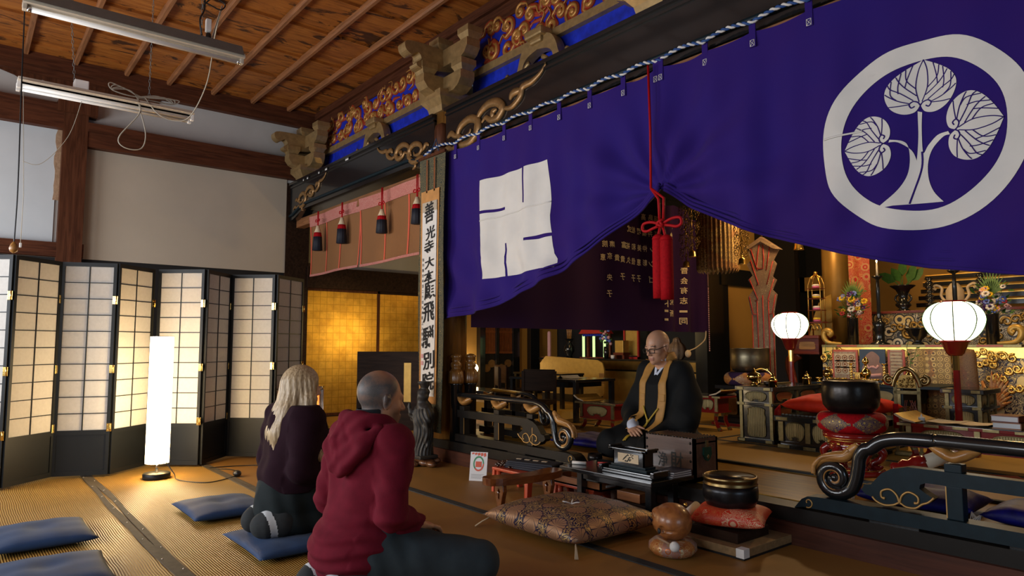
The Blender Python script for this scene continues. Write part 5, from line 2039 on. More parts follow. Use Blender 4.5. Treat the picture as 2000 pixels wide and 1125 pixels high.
# ------------------------------------------------------------------ railings on the sill
def lotus(mb, h=0.085, w=0.19):
 """carved lotus-leaf bracket under the handrail: base at z=0, flaring to the ends"""
 def fn(u, v):
  x = (2 * u - 1)
  a = PI * 2 * v
  top = h * (1.0 - 0.30 * math.exp(-(x / 0.33) ** 2)) + 0.012 * abs(x) ** 3
  bot = h * (0.02 + 0.72 * abs(x) ** 1.7)
  cz, rz_ = (top + bot) / 2, max((top - bot) / 2, 0.004)
  rr = 0.046 * (1 - 0.72 * abs(x) ** 2.2) + 0.004 * math.sin(14 * x) * math.sin(a) ** 2
  return (x * w, rr * math.cos(a), cz + rz_ * math.sin(a))
 mb.grid(fn, 36, 20)
def cloud_end(mb, ln, sgn, y0, y1, z0=0.0):
 """shaped end of the middle rail: a drooping cloud"""
 pass
def railing(name, x_post, x_end, label, posts, hr=1.0):
 zb = 0.2
 """x_post: the fixed end; x_end: the scrolled end beside the opening"""
 s = 1 if x_end > x_post else -1
 y = YS + 0.10
 t = thing(name, label, 'railing', (x_post, y, zb))
 L_ = abs(x_end - x_post)
 # sill rail
 b = MB()
 e = L_
 b.prism([(0, 0.012), (e - 0.02, 0.012), (e + 0.03, 0.0), (e + 0.005, 0.03), (e - 0.015, 0.055), (e - 0.05, 0.075), (e - 0.11, 0.08), (0, 0.08)] if True else [], -0.06, 0.05)
 b.v = [(p[0] * s, p[1], p[2]) for p in b.v]
 b.build('bottom_rail', 'lacquer_blue' if s < 0 else 'lacquer_dull', t)
 b = MB()
 for xx in np.arange(0.3, e - 0.1, 0.62):
  b.box((xx - 0.12) * s, (xx + 0.12) * s, -0.05, 0.04, 0.0, 0.013)
 b.build('spacer', 'lacquer_black', t)
 b = MB()
 sp = spiral((e - 0.055) * s, 0.042, 0.030, 0.9, -2.0, 20, 0.008, -1 if s > 0 else 1)
 b.tube([(p[0], -0.062, p[1]) for p in sp], 0.004, 6)
 b.build('gilt_scroll', 'gold_line', t)
 # middle rail with a cloud-shaped drop
 me = e - (0.40 if hr == 1 else 0.355)
 rail = [(0, 0.305), (me - 0.22, 0.305), (me - 0.14, 0.285), (me - 0.09, 0.255), (me - 0.055, 0.215), (me - 0.035, 0.19), (me + 0.0, 0.185), (me + 0.015, 0.155), (me - 0.005, 0.135), (me - 0.04, 0.125), (me - 0.06, 0.105), (me - 0.10, 0.092), (me - 0.145, 0.10), (me - 0.175, 0.115), (me - 0.205, 0.10), (me - 0.25, 0.102), (me - 0.28, 0.125), (me - 0.31, 0.14), (me - 0.335, 0.165), (me - 0.30, 0.185), (me - 0.27, 0.205), (me - 0.275, 0.225), (me - 0.30, 0.237), (0, 0.237)]
 b = MB()
 b.prism(rail, -0.035, 0.03)
 b.v = [(p[0] * s, p[1], p[2]) for p in b.v]
 b.build('middle_rail', 'lacquer_blue' if s < 0 else 'lacquer_dull', t)
 b = MB()
 low = [rail[i] for i in range(9, 19)]
 b.tube([(p[0] * s, -0.037, p[1] + 0.004) for p in spline(low, 4)], 0.0055, 6)
 cx = me - 0.175
 for k in (-1, 1):
  c = spline([(cx, 0.112), (cx + k * 0.012, 0.155), (cx + k * 0.045, 0.18), (cx + k * 0.085, 0.165), (cx + k * 0.088, 0.135), (cx + k * 0.07, 0.13)], 5)
  b.tube([(p[0] * s, -0.038, p[1]) for p in c], [0.0055] * (len(c) - 4) + [0.0065, 0.0075, 0.008, 0.007], 6)
 b.build('gilt_outline', 'gold_line', t)
 # posts with lotus brackets
 for xx in posts:
  b = MB()
  b.box((xx - 0.036) * s, (xx + 0.036) * s, -0.036, 0.03, 0.08, 0.237, 0.003)
  b.box((xx - 0.038) * s, (xx + 0.038) * s, -0.038, 0.034, 0.305, 0.345, 0.004)
  po = b.build('post', 'lacquer_blue' if s < 0 else 'lacquer_dull', t)
  b = MB()
  b.box((xx + 0.032) * s, (xx + 0.037) * s, -0.0375, -0.033, 0.085, 0.235)
  b.build('gilt_edge', 'gold_line', po)
  b = MB()
  lotus(b, 0.083, 0.115)
  b.v = [(p[0] + xx * s, p[1], p[2] + 0.345) for p in b.v]
  b.build('lotus_bracket', 'carved_wood', po)
 # hand rail ending in a big volute
 c = (e - 0.20, 0.19)
 P = [(0, 0.445), (e - 0.9, 0.446), (e - 0.7, 0.445), (e - 0.61, 0.444), (e - 0.52, 0.438), (e - 0.44, 0.415), (e - 0.385, 0.375), (e - 0.355, 0.365), (e - 0.325, 0.325), (e - 0.315, 0.27), (e - 0.30, 0.20), (e - 0.275, 0.145), (e - 0.235, 0.115)]
 sm = spline(P, 6)
 # curl outwards and back in
 vol = spiral(e - 0.185, 0.192, 0.088, 1.35, -PI * 0.62, 34, 0.018, 1)
 path = sm + vol
 rr = [0.027 * hr] * len(sm) + [0.027 * hr * (1 - 0.4 * i / len(vol)) for i in range(len(vol))]
 b = MB()
 b.tube([(p[0] * s, -0.004, p[1]) for p in path], rr, 14, up=(0, 1, 0))
 b.ball(((e - 0.185) * s, -0.004, 0.192), (0.024, 0.022, 0.024), 14, 8)
 b.build('handrail', 'lacquer_black', t)
 b = MB()
 g = spiral(e - 0.185, 0.192, 0.070, 1.1, -PI * 0.55, 28, 0.02, 1)
 b.tube([(p[0] * s, -0.026, p[1]) for p in g], [0.010 - 0.004 * i / len(g) for i in range(len(g))], 8, flat=0.6, up=(0, 1, 0))
 b.build('gilt_scroll', 'carved_wood', t)
 # flame leaf lying on the volute
 b = MB()
 F_ = spline([(e - 0.315, 0.385), (e - 0.275, 0.345), (e - 0.245, 0.315), (e - 0.19, 0.305), (e - 0.12, 0.285), (e - 0.075, 0.235), (e - 0.07, 0.19)], 6)
 n = len(F_)
 rr = [0.006 + 0.026 * math.sin(PI * min(1, (i + 1) / n) ** 0.7) for i in range(n)]
 b.tube([(p[0] * s, -0.004, p[1]) for p in F_], rr, 12, flat=0.9, up=(0, 1, 0))
 for off in (-0.012, 0.012):
  b.tube([(p[0] * s, -0.004 + off * 1.2, p[1] + 0.010) for p in F_[6:]], [0.014] * len(F_[6:]), 8)
 b.build('flame_leaf', 'carved_wood', t)
 return t
railing('railing', -5.53, -3.87, 'black railing with gilt lotus brackets left of the opening, ending in a scroll', [0.08, 0.62, 1.08])
r2 = railing('railing', 0.6, -2.06, 'black railing with a large carved scroll end right of the opening', [0.45, 1.88, 1.13], 1.32)
# newel posts of the left railing with turned finials
for k, (x, y, lab) in enumerate(((-5.605, YS + 0.10, 'black newel post with fluted wooden finial by the round pillar'), (-5.60, YS + 0.27, 'second newel post with fluted finial behind the first'))):
 t = thing('newel_post', lab, 'post', (x, y, 0.2))
 b = MB()
 b.lathe([(0.06, 0), (0.06, 0.53), (0.068, 0.54), (0.068, 0.56)], (0, 0, 0), 20)
 b.build('shaft', 'lacquer_black', t)
 b = MB()
 b.lathe([(0.072, 0.555), (0.074, 0.58), (0.07, 0.66), (0.055, 0.685)], (0, 0, 0), 60, wob=lambda a, z: 1 + 0.04 * math.sin(a * 15))
 b.build('fluted_skirt', 'gold_pillar', t)
 b = MB()
 b.lathe([(0.055, 0.685), (0.045, 0.70), (0.056, 0.72), (0.054, 0.75), (0.038, 0.765), (0.046, 0.785), (0.045, 0.80), (0.06, 0.82), (0.03, 0.84), (0.0, 0.845)], (0, 0, 0), 24)
 b.build('finial', 'gold_pillar', t)
# rail running back into the sanctuary behind the first railing
t = thing('railing', 'second black railing running back behind the left railing', 'railing', (-5.9, 4.52, 0.205))
t.scale = (0.72, 1, 0.88)
b = MB()
b.tube([(0, 0, 0.50), (1.0, -0.12, 0.50), (1.15, -0.14, 0.48), (1.25, -0.15, 0.42)] + [(p[0], -0.16, p[1]) for p in spiral(1.42, 0.27, 0.085, 1.2, PI * 0.9, 26, 0.02, 1)], 0.026, 10)
b.build('handrail', 'lacquer_black', t)
b = MB()
b.box(0, 1.2, -0.19, -0.1, 0.02, 0.09)
b.box(0, 1.0, -0.16, -0.1, 0.24, 0.30)
b.build('lower_rail', 'lacquer_dull', t)
for x in (0.1, 0.75):
 b = MB()
 b.box(x - 0.035, x + 0.035, -0.16, -0.09, 0.0, 0.4)
 po = b.build('post', 'lacquer_dull', t)
 b = MB()
 lotus(b, 0.08, 0.11)
 b.v = [(p[0] + x, p[1] - 0.12, p[2] + 0.4) for p in b.v]
 b.build('lotus_bracket', 'carved_wood', po)
b = MB()
cx = 1.08
for k in (-1, 1):
 c = spline([(cx, 0.10), (cx + k * 0.012, 0.16), (cx + k * 0.05, 0.19), (cx + k * 0.09, 0.17), (cx + k * 0.09, 0.13), (cx + k * 0.065, 0.125)], 5)
 b.tube([(p[0], -0.16, p[1]) for p in c], 0.010, 6)
b.build('gilt_outline', 'gold_line', t)
# ------------------------------------------------------------------ brocade cushion
bc = thing('brocade_cushion', 'large thick navy and gold flower brocade cushion on the tatami', 'cushion', (-3.10, 2.98, 0), 0.02)
o = weld(cushion_geo(0.80, 0.76, 0.185, seed=3, amp=0.003).build('pad', 'brocade_floral', bc))
for (cx, cy) in ((-0.385, -0.355), (0.385, -0.355), (-0.385, 0.355), (0.385, 0.355)):
 b = MB()
 for k in range(3):
  a = math.atan2(cy, cx) + (k - 1) * 0.10
  b.tube([(cx * 0.97, cy * 0.97, 0.06), (cx + 0.03 * math.cos(a), cy + 0.03 * math.sin(a), 0.035), (cx + 0.075 * math.cos(a), cy + 0.075 * math.sin(a), 0.004)], 0.0035, 5)
 b.build('corner_tassel', 'cream_thread', bc)
b = MB()
for a in (0.3, 2.2, 4.0):
 b.tube([(0, 0, 0.155), (0.03 * math.cos(a), 0.03 * math.sin(a), 0.166), (0.055 * math.cos(a), 0.055 * math.sin(a), 0.17)], 0.004, 5)
b.build('centre_tuft', 'white_paper', bc)
# ------------------------------------------------------------------ small kidney-shaped stool
t = thing('arm_rest', 'glossy brown curved arm rest stool on flared legs beside the brocade cushion', 'stool', (-3.60, 3.03, 0), 1.50)
b = MB()
top = spline([(-0.30, -0.03), (-0.31, 0.05), (-0.25, 0.085), (-0.10, 0.04), (0, 0.03), (0.10, 0.04), (0.25, 0.085), (0.31, 0.05), (0.30, -0.03), (0.20, -0.075), (0, -0.10), (-0.20, -0.075)], 5, True)
b.prism([(p[0], p[1]) for p in top], 0.215, 0.262, 'XY')
b.build('top', 'stool_wood', t, bevel=0.012)
for s in (-1, 1):
 b = MB()
 pr = [(-0.045, 0.216), (0.045, 0.216), (0.052, 0.17), (0.034, 0.11), (0.022, 0.06), (0.03, 0.03), (0.062, 0.008), (0.062, 0.0), (-0.062, 0.0), (-0.062, 0.008), (-0.03, 0.03), (-0.022, 0.06), (-0.034, 0.11), (-0.052, 0.17)]
 sm = [p for p in pr]
 hole = [(-0.008, 0.12), (-0.004, 0.16), (-0.016, 0.165), (0.0, 0.185), (0.016, 0.165), (0.004, 0.16), (0.008, 0.12)]
 b.prism([sm, hole], s * 0.20 - 0.016, s * 0.20 + 0.016, 'YZ')
 b.build('leg', 'stool_wood', t, bevel=0.005)
# ------------------------------------------------------------------ red folding stand with dark prayer beads and mats
def red_stand(loc, rz, w, d, h, label, grp=None):
 t = thing('red_stand', label, 'stand', loc, rz)
 b = MB()
 b.box(-w / 2, w / 2, -d / 2, d / 2, h - 0.022, h, 0.006)
 b.build('top', 'vermilion', t)
 for s in (-1, 1):
  b = MB()
  x = s * (w / 2 - 0.02)
  outer = [(-d / 2, 0), (-d / 2 - 0.01, 0.0), (-d / 2, h - 0.02), (d / 2, h - 0.02), (d / 2 + 0.01, 0), (d / 2 - 0.035, 0), (d / 2 - 0.045, h - 0.07), (d / 2 - 0.07, h - 0.05), (-d / 2 + 0.07, h - 0.05), (-d / 2 + 0.045, h - 0.07), (-d / 2 + 0.035, 0)]
  b.prism(outer, x - 0.014, x + 0.014, 'YZ')
  b.build('side_frame', 'vermilion', t, bevel=0.004)
 b = MB()
 for s in (-1, 1):
  b.cyl((s * (w / 2 - 0.05), -d / 2 + 0.03, 0), (s * (w / 2 - 0.05), -d / 2 + 0.03, h - 0.02), 0.024, 0.018, 14)
 b.build('leg', 'vermilion', t)
 return t
red_stand((-4.08, 3.42, 0), 0.0, 0.44, 0.28, 0.185, 'red lacquered stand carrying a pile of dark folded stoles')
b = MB()
rng = random.Random(12)
t = thing('folded_stole', 'dark folded stoles with pale labels on the red stand', 'cloth', (-4.05, 3.42, 0.185))
for k in range(4):
 m = MB()
 m.at((0.03 + 0.02 * k, 0.01, 0.012 + 0.016 * k), 0.15 + 0.05 * k)
 m.box(-0.20, 0.20, -0.085, 0.085, -0.009, 0.009, 0.008)
 m.build('fold', 'dark_thread', t)
for k in range(4):
 m = MB()
 m.at((-0.06 + 0.075 * k, -0.02 + 0.02 * k, 0.0705), 0.35)
 m.box(-0.022, 0.022, -0.012, 0.012, 0, 0.003)
 m.build('label', 'cream_thread', t)
bd = thing('prayer_beads', 'heap of dark prayer beads on the left end of the red stand', 'beads', (-4.21, 3.36, 0.185))
m = MB()
for i in range(70):
 a, r = rng.uniform(0, 6.28), rng.uniform(0, 1) ** 0.6
 m.ball((0.11 * r * math.cos(a), 0.075 * r * math.sin(a), 0.012 + 0.055 * (1 - r) * rng.uniform(0.2, 1)), 0.0115, 8, 6)
o = m.build('bead', 'bead', bd)
o['kind'] = 'stuff'
# second red stand with a wooden tray of papers
red_stand((-3.64, 3.60, 0), 0.0, 0.42, 0.18, 0.115, 'low red stand under the wooden tray of papers')
t = thing('wooden_tray', 'brown wooden tray with papers on the low red stand', 'tray', (-3.60, 3.60, 0.116), 0.0)
b = MB()
w, d = 0.50, 0.20
b.box(-w / 2, w / 2, -d / 2, d / 2, 0.0, 0.012)
for s in (-1, 1):
 b.box(-w / 2, w / 2, s * d / 2, s * (d / 2 - 0.012), 0.0, 0.055)
 b.box(s * w / 2, s * (w / 2 - 0.012), -d / 2, d / 2, 0.0, 0.055)
b.build('tray', 'tray_wood', t)
b = MB()
b.box(w / 2, w / 2 + 0.004, -0.05, 0.05, 0.022, 0.038, 0.001)
b.build('handle_hole', 'white_paper', t)
for k, (x, y, a) in enumerate(((-0.1, 0.02, 0.1), (0.1, -0.01, -0.15), (0.05, 0.05, 0.3))):
 m = MB()
 m.at((-3.60 + x, 3.60 + y * 0.3, 0.130 + 0.013 * k), a * 0.3)
 m.grid(lambda u, v: ((u - 0.5) * 0.21, (v - 0.5) * 0.13, 0.010 * (u - 0.4) ** 2 + 0.004), 6, 6)
 m.grid(lambda u, v: ((u - 0.5) * 0.21, (v - 0.5) * 0.13, 0.010 * (u - 0.4) ** 2), 6, 6, flip=True)
 solid('paper_sheet', m, 'white_paper', 'loose white printed sheets lying in the wooden tray', 'paper', (-3.60 + x, 3.60 + y * 0.3, 0.13 + 0.013 * k), 'sheets in the wooden tray')
# ------------------------------------------------------------------ low black table
TX0, TX1, TY0, TY1, TZ = -3.68, -2.84, 3.42, 3.86, 0.262
t = thing('low_table', 'low black lacquered table in front of the offering box', 'table', ((TX0 + TX1) / 2, (TY0 + TY1) / 2, 0))
b = MB()
b.box(TX0, TX1, TY0, TY1, TZ - 0.028, TZ, 0.004)
b.build('top', 'lacquer_black', t, world=True)
b = MB()
b.box(TX0 + 0.2, TX1 - 0.03, TY0 + 0.03, TY0 + 0.05, TZ - 0.065, TZ - 0.028)
b.box(TX1 - 0.05, TX1 - 0.03, TY0 + 0.03, TY0 + 0.28, TZ - 0.065, TZ - 0.028)
b.build('apron', 'lacquer_black', t, world=True)
for (x, y) in ((-3.50, TY0 + 0.045), (TX1 - 0.045, TY0 + 0.045), (-3.28, YS - 0.04), (TX1 - 0.045, YS - 0.04)):
 b = MB()
 b.box(x - 0.024, x + 0.024, y - 0.024, y + 0.024, 0, TZ - 0.028, 0.003)
 b.build('leg', 'lacquer_black', t, world=True)
# dim goods under the table
b = MB()
solid('storage_box', MB().box(-3.24, -2.92, 3.50, 3.65, 0.0, 0.09, 0.004), 'panel_wood', 'dark wooden box tucked under the black table', 'box', (-3.08, 3.58, 0))
solid('storage_box', MB().box(-3.22, -3.02, 3.52, 3.63, 0.091, 0.15, 0.004), 'tray_wood', 'small brown box lying on the dark one under the black table', 'box', (-3.12, 3.58, 0.091))
# incense burner on a tray
t = thing('incense_tray', 'black lacquered tray under the incense burner', 'tray', (-3.10, 3.62, TZ), 0.0)
b = MB()
b.box(-0.23, 0.21, -0.13, 0.02, 0.0, 0.03, 0.006)
b.box(-0.25, -0.22, -0.14, 0.03, 0.012, 0.05, 0.006)
b.box(0.20, 0.23, -0.14, 0.03, 0.012, 0.05, 0.006)
b.build('tray', 'lacquer_black', t)
t = thing('incense_burner', 'black box-shaped incense burner with gold peacock panel on the black table', 'incense burner', (-3.11, 3.57, TZ + 0.031))
t.scale = (1, 0.62, 1)
b = MB()
b.box(-0.17, 0.16, -0.10, 0.09, 0.0, 0.018, 0.003)
b.box(-0.155, 0.145, -0.09, 0.08, 0.018, 0.034, 0.003)
b.build('stepped_foot', 'lacquer_blue', t)
b = MB()
b.box(-0.14, 0.13, -0.08, -0.07, 0.034, 0.125)
b.box(-0.14, 0.13, 0.06, 0.07, 0.034, 0.125)
b.box(-0.14, -0.13, -0.08, 0.07, 0.034, 0.125)
b.box(0.12, 0.13, -0.08, 0.07, 0.034, 0.125)
b.box(-0.13, 0.12, -0.07, 0.06, 0.05, 0.105)
b.build('body', 'lacquer_black', t)
b = MB()
for (xa, xb, ya, yb) in ((-0.165, 0.155, -0.105, -0.07), (-0.165, 0.155, 0.06, 0.095), (-0.165, -0.13, -0.105, 0.095), (0.12, 0.155, -0.105, 0.095)):
 b.box(xa, xb, ya, yb, 0.125, 0.14, 0.003)
for s in (-1, 1):
 b.box(s * 0.16 - 0.008, s * 0.16 + 0.008, -0.1, 0.09, 0.14, 0.154, 0.004)
b.build('rim', 'lacquer_black', t)
b = MB()
b.box(-0.13, 0.12, -0.07, 0.06, 0.105, 0.118)
b.build('ash', 'plaster', t)
b = MB()
b.box(-0.095, 0.085, -0.084, -0.0805, 0.05, 0.11)
b.build('gold_panel', 'cream_thread', t)
b = MB()
rng = random.Random(2)
for i in range(13):
 a = 2.2 + i * 0.11
 b.tube([(-0.05, -0.086, 0.065), (-0.05 - 0.045 * math.sin(a * 1.7), -0.086, 0.08 + 0.026 * math.cos(a * 2.2))], [0.0022, 0.0008], 4)
for i in range(16):
 x, z = rng.uniform(-0.03, 0.04), rng.uniform(0.058, 0.105)
 b.ball((x, -0.085, z), (0.007, 0.0015, 0.004), 6, 4)
b.build('peacock_inlay', 'ink', t)
# thin booklets
for k in range(3):
 m = MB()
 z = TZ + 0.013 * k
 m.at((-2.925, 3.745, z), 0.03 * (k - 1))
 m.box(-0.075, 0.075, -0.09, 0.1, 0.001, 0.0105)
 m.m = 1
 m.box(-0.077, 0.077, -0.092, 0.102, 0.0, 0.0014)
 m.box(-0.077, 0.077, -0.092, 0.102, 0.0106, 0.0126)
 solid('booklet', m, ['book_white', 'book_cover'], ('bottom thin dark-covered booklet of three on the black table', 'middle thin dark-covered booklet of three on the black table', 'top thin dark-covered booklet of three on the black table')[k], 'book', (-2.93, 3.72, z), 'booklets on the black table')
# small odds and ends at the left of the black table
t = thing('incense_cup', 'small dark cup on the sill left of the black table', 'cup', (-3.82, 3.93, 0.205))
b = MB()
b.lathe([(0.03, 0), (0.05, 0.01), (0.06, 0.04), (0.055, 0.075), (0.048, 0.075), (0.05, 0.04), (0.02, 0.015)], (0, 0, 0), 20)
b.build('cup', 'bronze_black', t)
m = MB()
m.tube([(-3.66, 3.53, TZ + 0.012), (-3.57, 3.58, TZ + 0.012)], 0.012, 10)
solid('marker_pen', m, 'white_plastic', 'small white tube lying on the left end of the black table', 'tube', (-3.61, 3.55, TZ))
m = MB()
m.tube([(-3.55, 3.68, TZ + 0.008), (-3.46, 3.74, TZ + 0.008)], 0.008, 8)
solid('lighter', m, 'vermilion_dark', 'small red lighter lying on the left end of the black table', 'lighter', (-3.5, 3.71, TZ))
# ------------------------------------------------------------------ offering box
ox0_, ox1_, oy0, oy1, oz = -3.30, -2.86, 3.90, 4.16, 0.205
t = thing('offering_box', 'dark wooden offering box with iron studs, lettering and a green lock', 'offering box', ((ox0_ + ox1_) / 2, (oy0 + oy1) / 2, oz))
b = MB()
b.box(ox0_, ox1_, oy0, oy0 + 0.02, oz, 0.49)
b.box(ox0_, ox1_, oy1 - 0.02, oy1, oz, 0.49)
b.box(ox0_, ox0_ + 0.02, oy0, oy1, oz, 0.49)
b.box(ox1_ - 0.02, ox1_, oy0, oy1, oz, 0.49)
b.box(ox0_, ox1_, oy0, oy1, oz, oz + 0.03)
b.box(ox0_, ox1_, oy0 + 0.02, oy1, 0.455, 0.465)
b.build('body', 'box_wood', t, world=True)
b = MB()
for i in range(10):
 x = ox0_ + 0.03 + i * (ox1_ - ox0_ - 0.06) / 9
 b.box(x - 0.013, x + 0.013, oy0 + 0.015, oy1 - 0.015, 0.478, 0.494)
b.build('slat', 'box_wood', t, world=True)
b = MB()
for z in (0.46, 0.40, 0.34, 0.28, 0.23):
 b.ball((ox0_ + 0.03, oy0 - 0.001, z), (0.009, 0.006, 0.009), 8, 5)
 b.ball((ox1_ - 0.035, oy0 - 0.001, z), (0.009, 0.006, 0.009), 8, 5)
for i in range(16):
 b.ball((ox0_ + 0.02 + i * (ox1_ - ox0_ - 0.04) / 15, oy0 + 0.01, 0.493), 0.006, 8, 5)
 b.ball((ox0_ + 0.02 + i * (ox1_ - ox0_ - 0.04) / 15, oy1 - 0.01, 0.493), 0.006, 8, 5)
for i in range(9):
 b.ball((ox1_ - 0.008, oy0 + 0.02 + i * (oy1 - oy0 - 0.04) / 8, 0.493), 0.006, 8, 5)
b.build('stud', 'lacquer_dull', t, world=True)
b = MB()
write(b, '浄', (ox1_ - 0.27, oy0 - 0.0015, 0.33), (1, 0, 0), (0, 0, 1), (0.085, 0.10))
write(b, '財', (ox1_ - 0.15, oy0 - 0.0015, 0.335), (1, 0, 0), (0, 0, 1), (0.105, 0.115))
b.build('lettering', 'ink', t, world=True, norm=False)
b = MB()
yc = (oy0 + oy1) / 2
b.prism([(yc - 0.04, 0.43), (yc + 0.04, 0.43), (yc + 0.045, 0.38), (yc + 0.02, 0.345), (yc, 0.335), (yc - 0.02, 0.345), (yc - 0.045, 0.38)], ox1_ - 0.001, ox1_ + 0.014, 'YZ')
b.build('lock', 'green_lock', t, world=True)
b = MB()
b.box(ox1_, ox1_ + 0.012, yc - 0.012, yc + 0.012, 0.43, 0.475)
b.ball((ox1_ + 0.014, yc, 0.365), (0.004, 0.014, 0.014), 10, 6)
b.build('hasp', 'fitting', t, world=True)
# small brown cushion right of the box
o = weld(cushion_geo(0.22, 0.2, 0.06, seed=21).build('striker_cushion', 'copper_lattice', None, (-2.72, 4.05, 0.205)))
tag(o, 'small orange brown pad lying on the planks right of the offering box', 'cushion')
# ------------------------------------------------------------------ singing bowl on its red cushion, stand and straw board
bxc, byc = -2.29, 3.47
t = thing('straw_board', 'square pad of pressed tatami lying on the floor under the singing bowl', 'board', (bxc, byc, 0), 0.0)
b = MB()
b.box(-0.27, 0.20, -0.22, 0.27, 0.012, 0.055, 0.004)
b.build('pad', 'tatami_edge', t)
b = MB()
b.box(-0.265, 0.198, -0.215, 0.265, 0.0, 0.012)
b.build('felt_base', 'dark_void', t)
b = MB()
b.box(0.155, 0.2025, -0.2225, -0.17, 0.011, 0.057)
b.build('corner_tape', 'white_paper', t)
t = thing('bowl_stand', 'low brown wooden stand between red cushion and straw board', 'stand', (bxc, byc, 0.056))
b = MB()
b.box(-0.19, 0.12, -0.15, 0.16, 0.0, 0.055, 0.004)
b.build('block', 'panel_wood', t)
cu = thing('bowl_cushion', 'orange red cushion with white fan pattern under the singing bowl', 'cushion', (bxc - 0.02, byc + 0.01, 0.112), 0.42)
o = weld(cushion_geo(0.40, 0.38, 0.115, seed=31, amp=0.004).build('pad', 'brocade_cushion_red', cu))
bw = thing('singing_bowl', 'large dark bronze singing bowl with brass rim on an orange red cushion', 'bowl', (bxc - 0.03, byc + 0.02, 0.200))
F_ = [(0.0, 0.0), (0.10, 0.002), (0.135, 0.02), (0.152, 0.06), (0.154, 0.10), (0.149, 0.135)]
b = MB()
b.lathe(F_, (0, 0, 0), 48)
b.build('body', 'bronze_dark', bw)
b = MB()
b.lathe([(0.150, 0.133), (0.152, 0.137), (0.148, 0.142), (0.147, 0.158), (0.151, 0.162), (0.1515, 0.178), (0.146, 0.183), (0.138, 0.181), (0.137, 0.165)], (0, 0, 0), 48, cap=False)
b.build('rim', 'bronze_rim', bw)
b = MB()
b.lathe([(0.139, 0.178), (0.137, 0.12), (0.12, 0.05), (0.0, 0.03)], (0, 0, 0), 40)
b.build('inside', 'bronze_black', bw)
t = thing('bell_striker', 'bell striker with white wrapped shaft leaning between wooden fish and bowl', 'striker', (-2.585, 3.44, 0.0))
b = MB()
b.tube([(0.03, -0.13, 0.10), (-0.02, 0.12, 0.15)], 0.026, 14)
b.build('wrapped_shaft', 'white_paper', t)
b = MB()
b.tube([(0.06, -0.24, 0.075), (0.03, -0.13, 0.10)], [0.022, 0.03], 12)
b.lathe([(0.033, 0), (0.033, 0.04)], (0.035, -0.14, 0.08), 12)
b.build('grip', 'vermilion_dark', t)
b = MB()
b.box(-0.07, 0.05, 0.04, 0.16, 0.0, 0.115, 0.01)
b.build('rest', 'panel_wood', t)
b = MB()
for p in ((-0.05, 0.05, 0.16), (0.03, 0.12, 0.13)):
 b.ball(p, 0.012, 10, 6)
b.build('gilt_knob', 'gold_metal', t)
# ------------------------------------------------------------------ wooden fish drum on a round cushion
fx, fy = -2.40, 3.06
wf = thing('fish_cushion', 'round gold and orange brocade cushion under the wooden fish', 'cushion', (fx, fy, 0))
b = MB()
prof = [(0.0, 0.004), (0.07, 0.0), (0.105, 0.008), (0.128, 0.035), (0.125, 0.062), (0.10, 0.082), (0.06, 0.086), (0.0, 0.075)]
for k in range(8):
 a0, a1 = k * PI / 4 + 0.2, (k + 1) * PI / 4 + 0.2
 b.m = k % 2
 rings = []
 for r, z in prof:
  rings.append([((r + 0.001) * math.cos(a0 + (a1 - a0) * j / 6), (r + 0.001) * math.sin(a0 + (a1 - a0) * j / 6), z) for j in range(7)])
 b.ring(rings, False)
o = weld(b.build('pad', ['brocade_pinkgold', 'brocade_orange'], wf))
fish = thing('wooden_fish', 'carved round wooden fish drum on a round brocade cushion', 'drum', (fx, fy, 0.079), -0.55)
fish.scale = (1.12, 1.12, 1.12)
F = Field((-0.17, -0.14, -0.02), (0.15, 0.14, 0.22), 0.005)
F.ell((0.0, 0.0, 0.085), (0.10, 0.092, 0.088), 0.01)
F.chain([(-0.07, -0.045, 0.05), (-0.115, -0.03, 0.045), (-0.13, 0.0, 0.055), (-0.11, 0.03, 0.07)], [0.024, 0.024, 0.022, 0.014], 0.02)
F.ell((-0.03, -0.06, 0.115), (0.035, 0.03, 0.028), 0.015)
F.cap((0.04, -0.10, 0.055), (0.11, 0.0, 0.055), 0.008, 0.008, 0.005, 'd')
F.ell((0.055, -0.075, 0.06), (0.018, 0.018, 0.018), 0.004, 'd')
F.grow(lambda X, Y, Z: 0.0022 * np.sin(70 * X + 3 * np.sin(50 * Z)) * (X < -0.0))
field_obj('drum', F, 'fish_wood', fish)
b = MB()
b.ball((0.06, -0.088, 0.058), (0.016, 0.007, 0.014), 12, 8)
b.build('mouth_slot', 'ink', fish)
ml = thing('drum_mallet', 'small mallet with white padded head resting on the round brocade cushion', 'mallet', (fx + 0.07, fy - 0.10, 0.085))
b = MB()
b.tube([(-0.085, -0.005, 0.016), (0.02, -0.012, 0.0)], 0.0065, 10)
b.build('handle', 'pale_board', ml)
F = Field((-0.02, -0.06, -0.05), (0.08, 0.05, 0.05), 0.004)
F.ell((0.03, -0.012, -0.004), (0.026, 0.026, 0.027), 0.01)
field_obj('head', F, 'white_paper', ml)
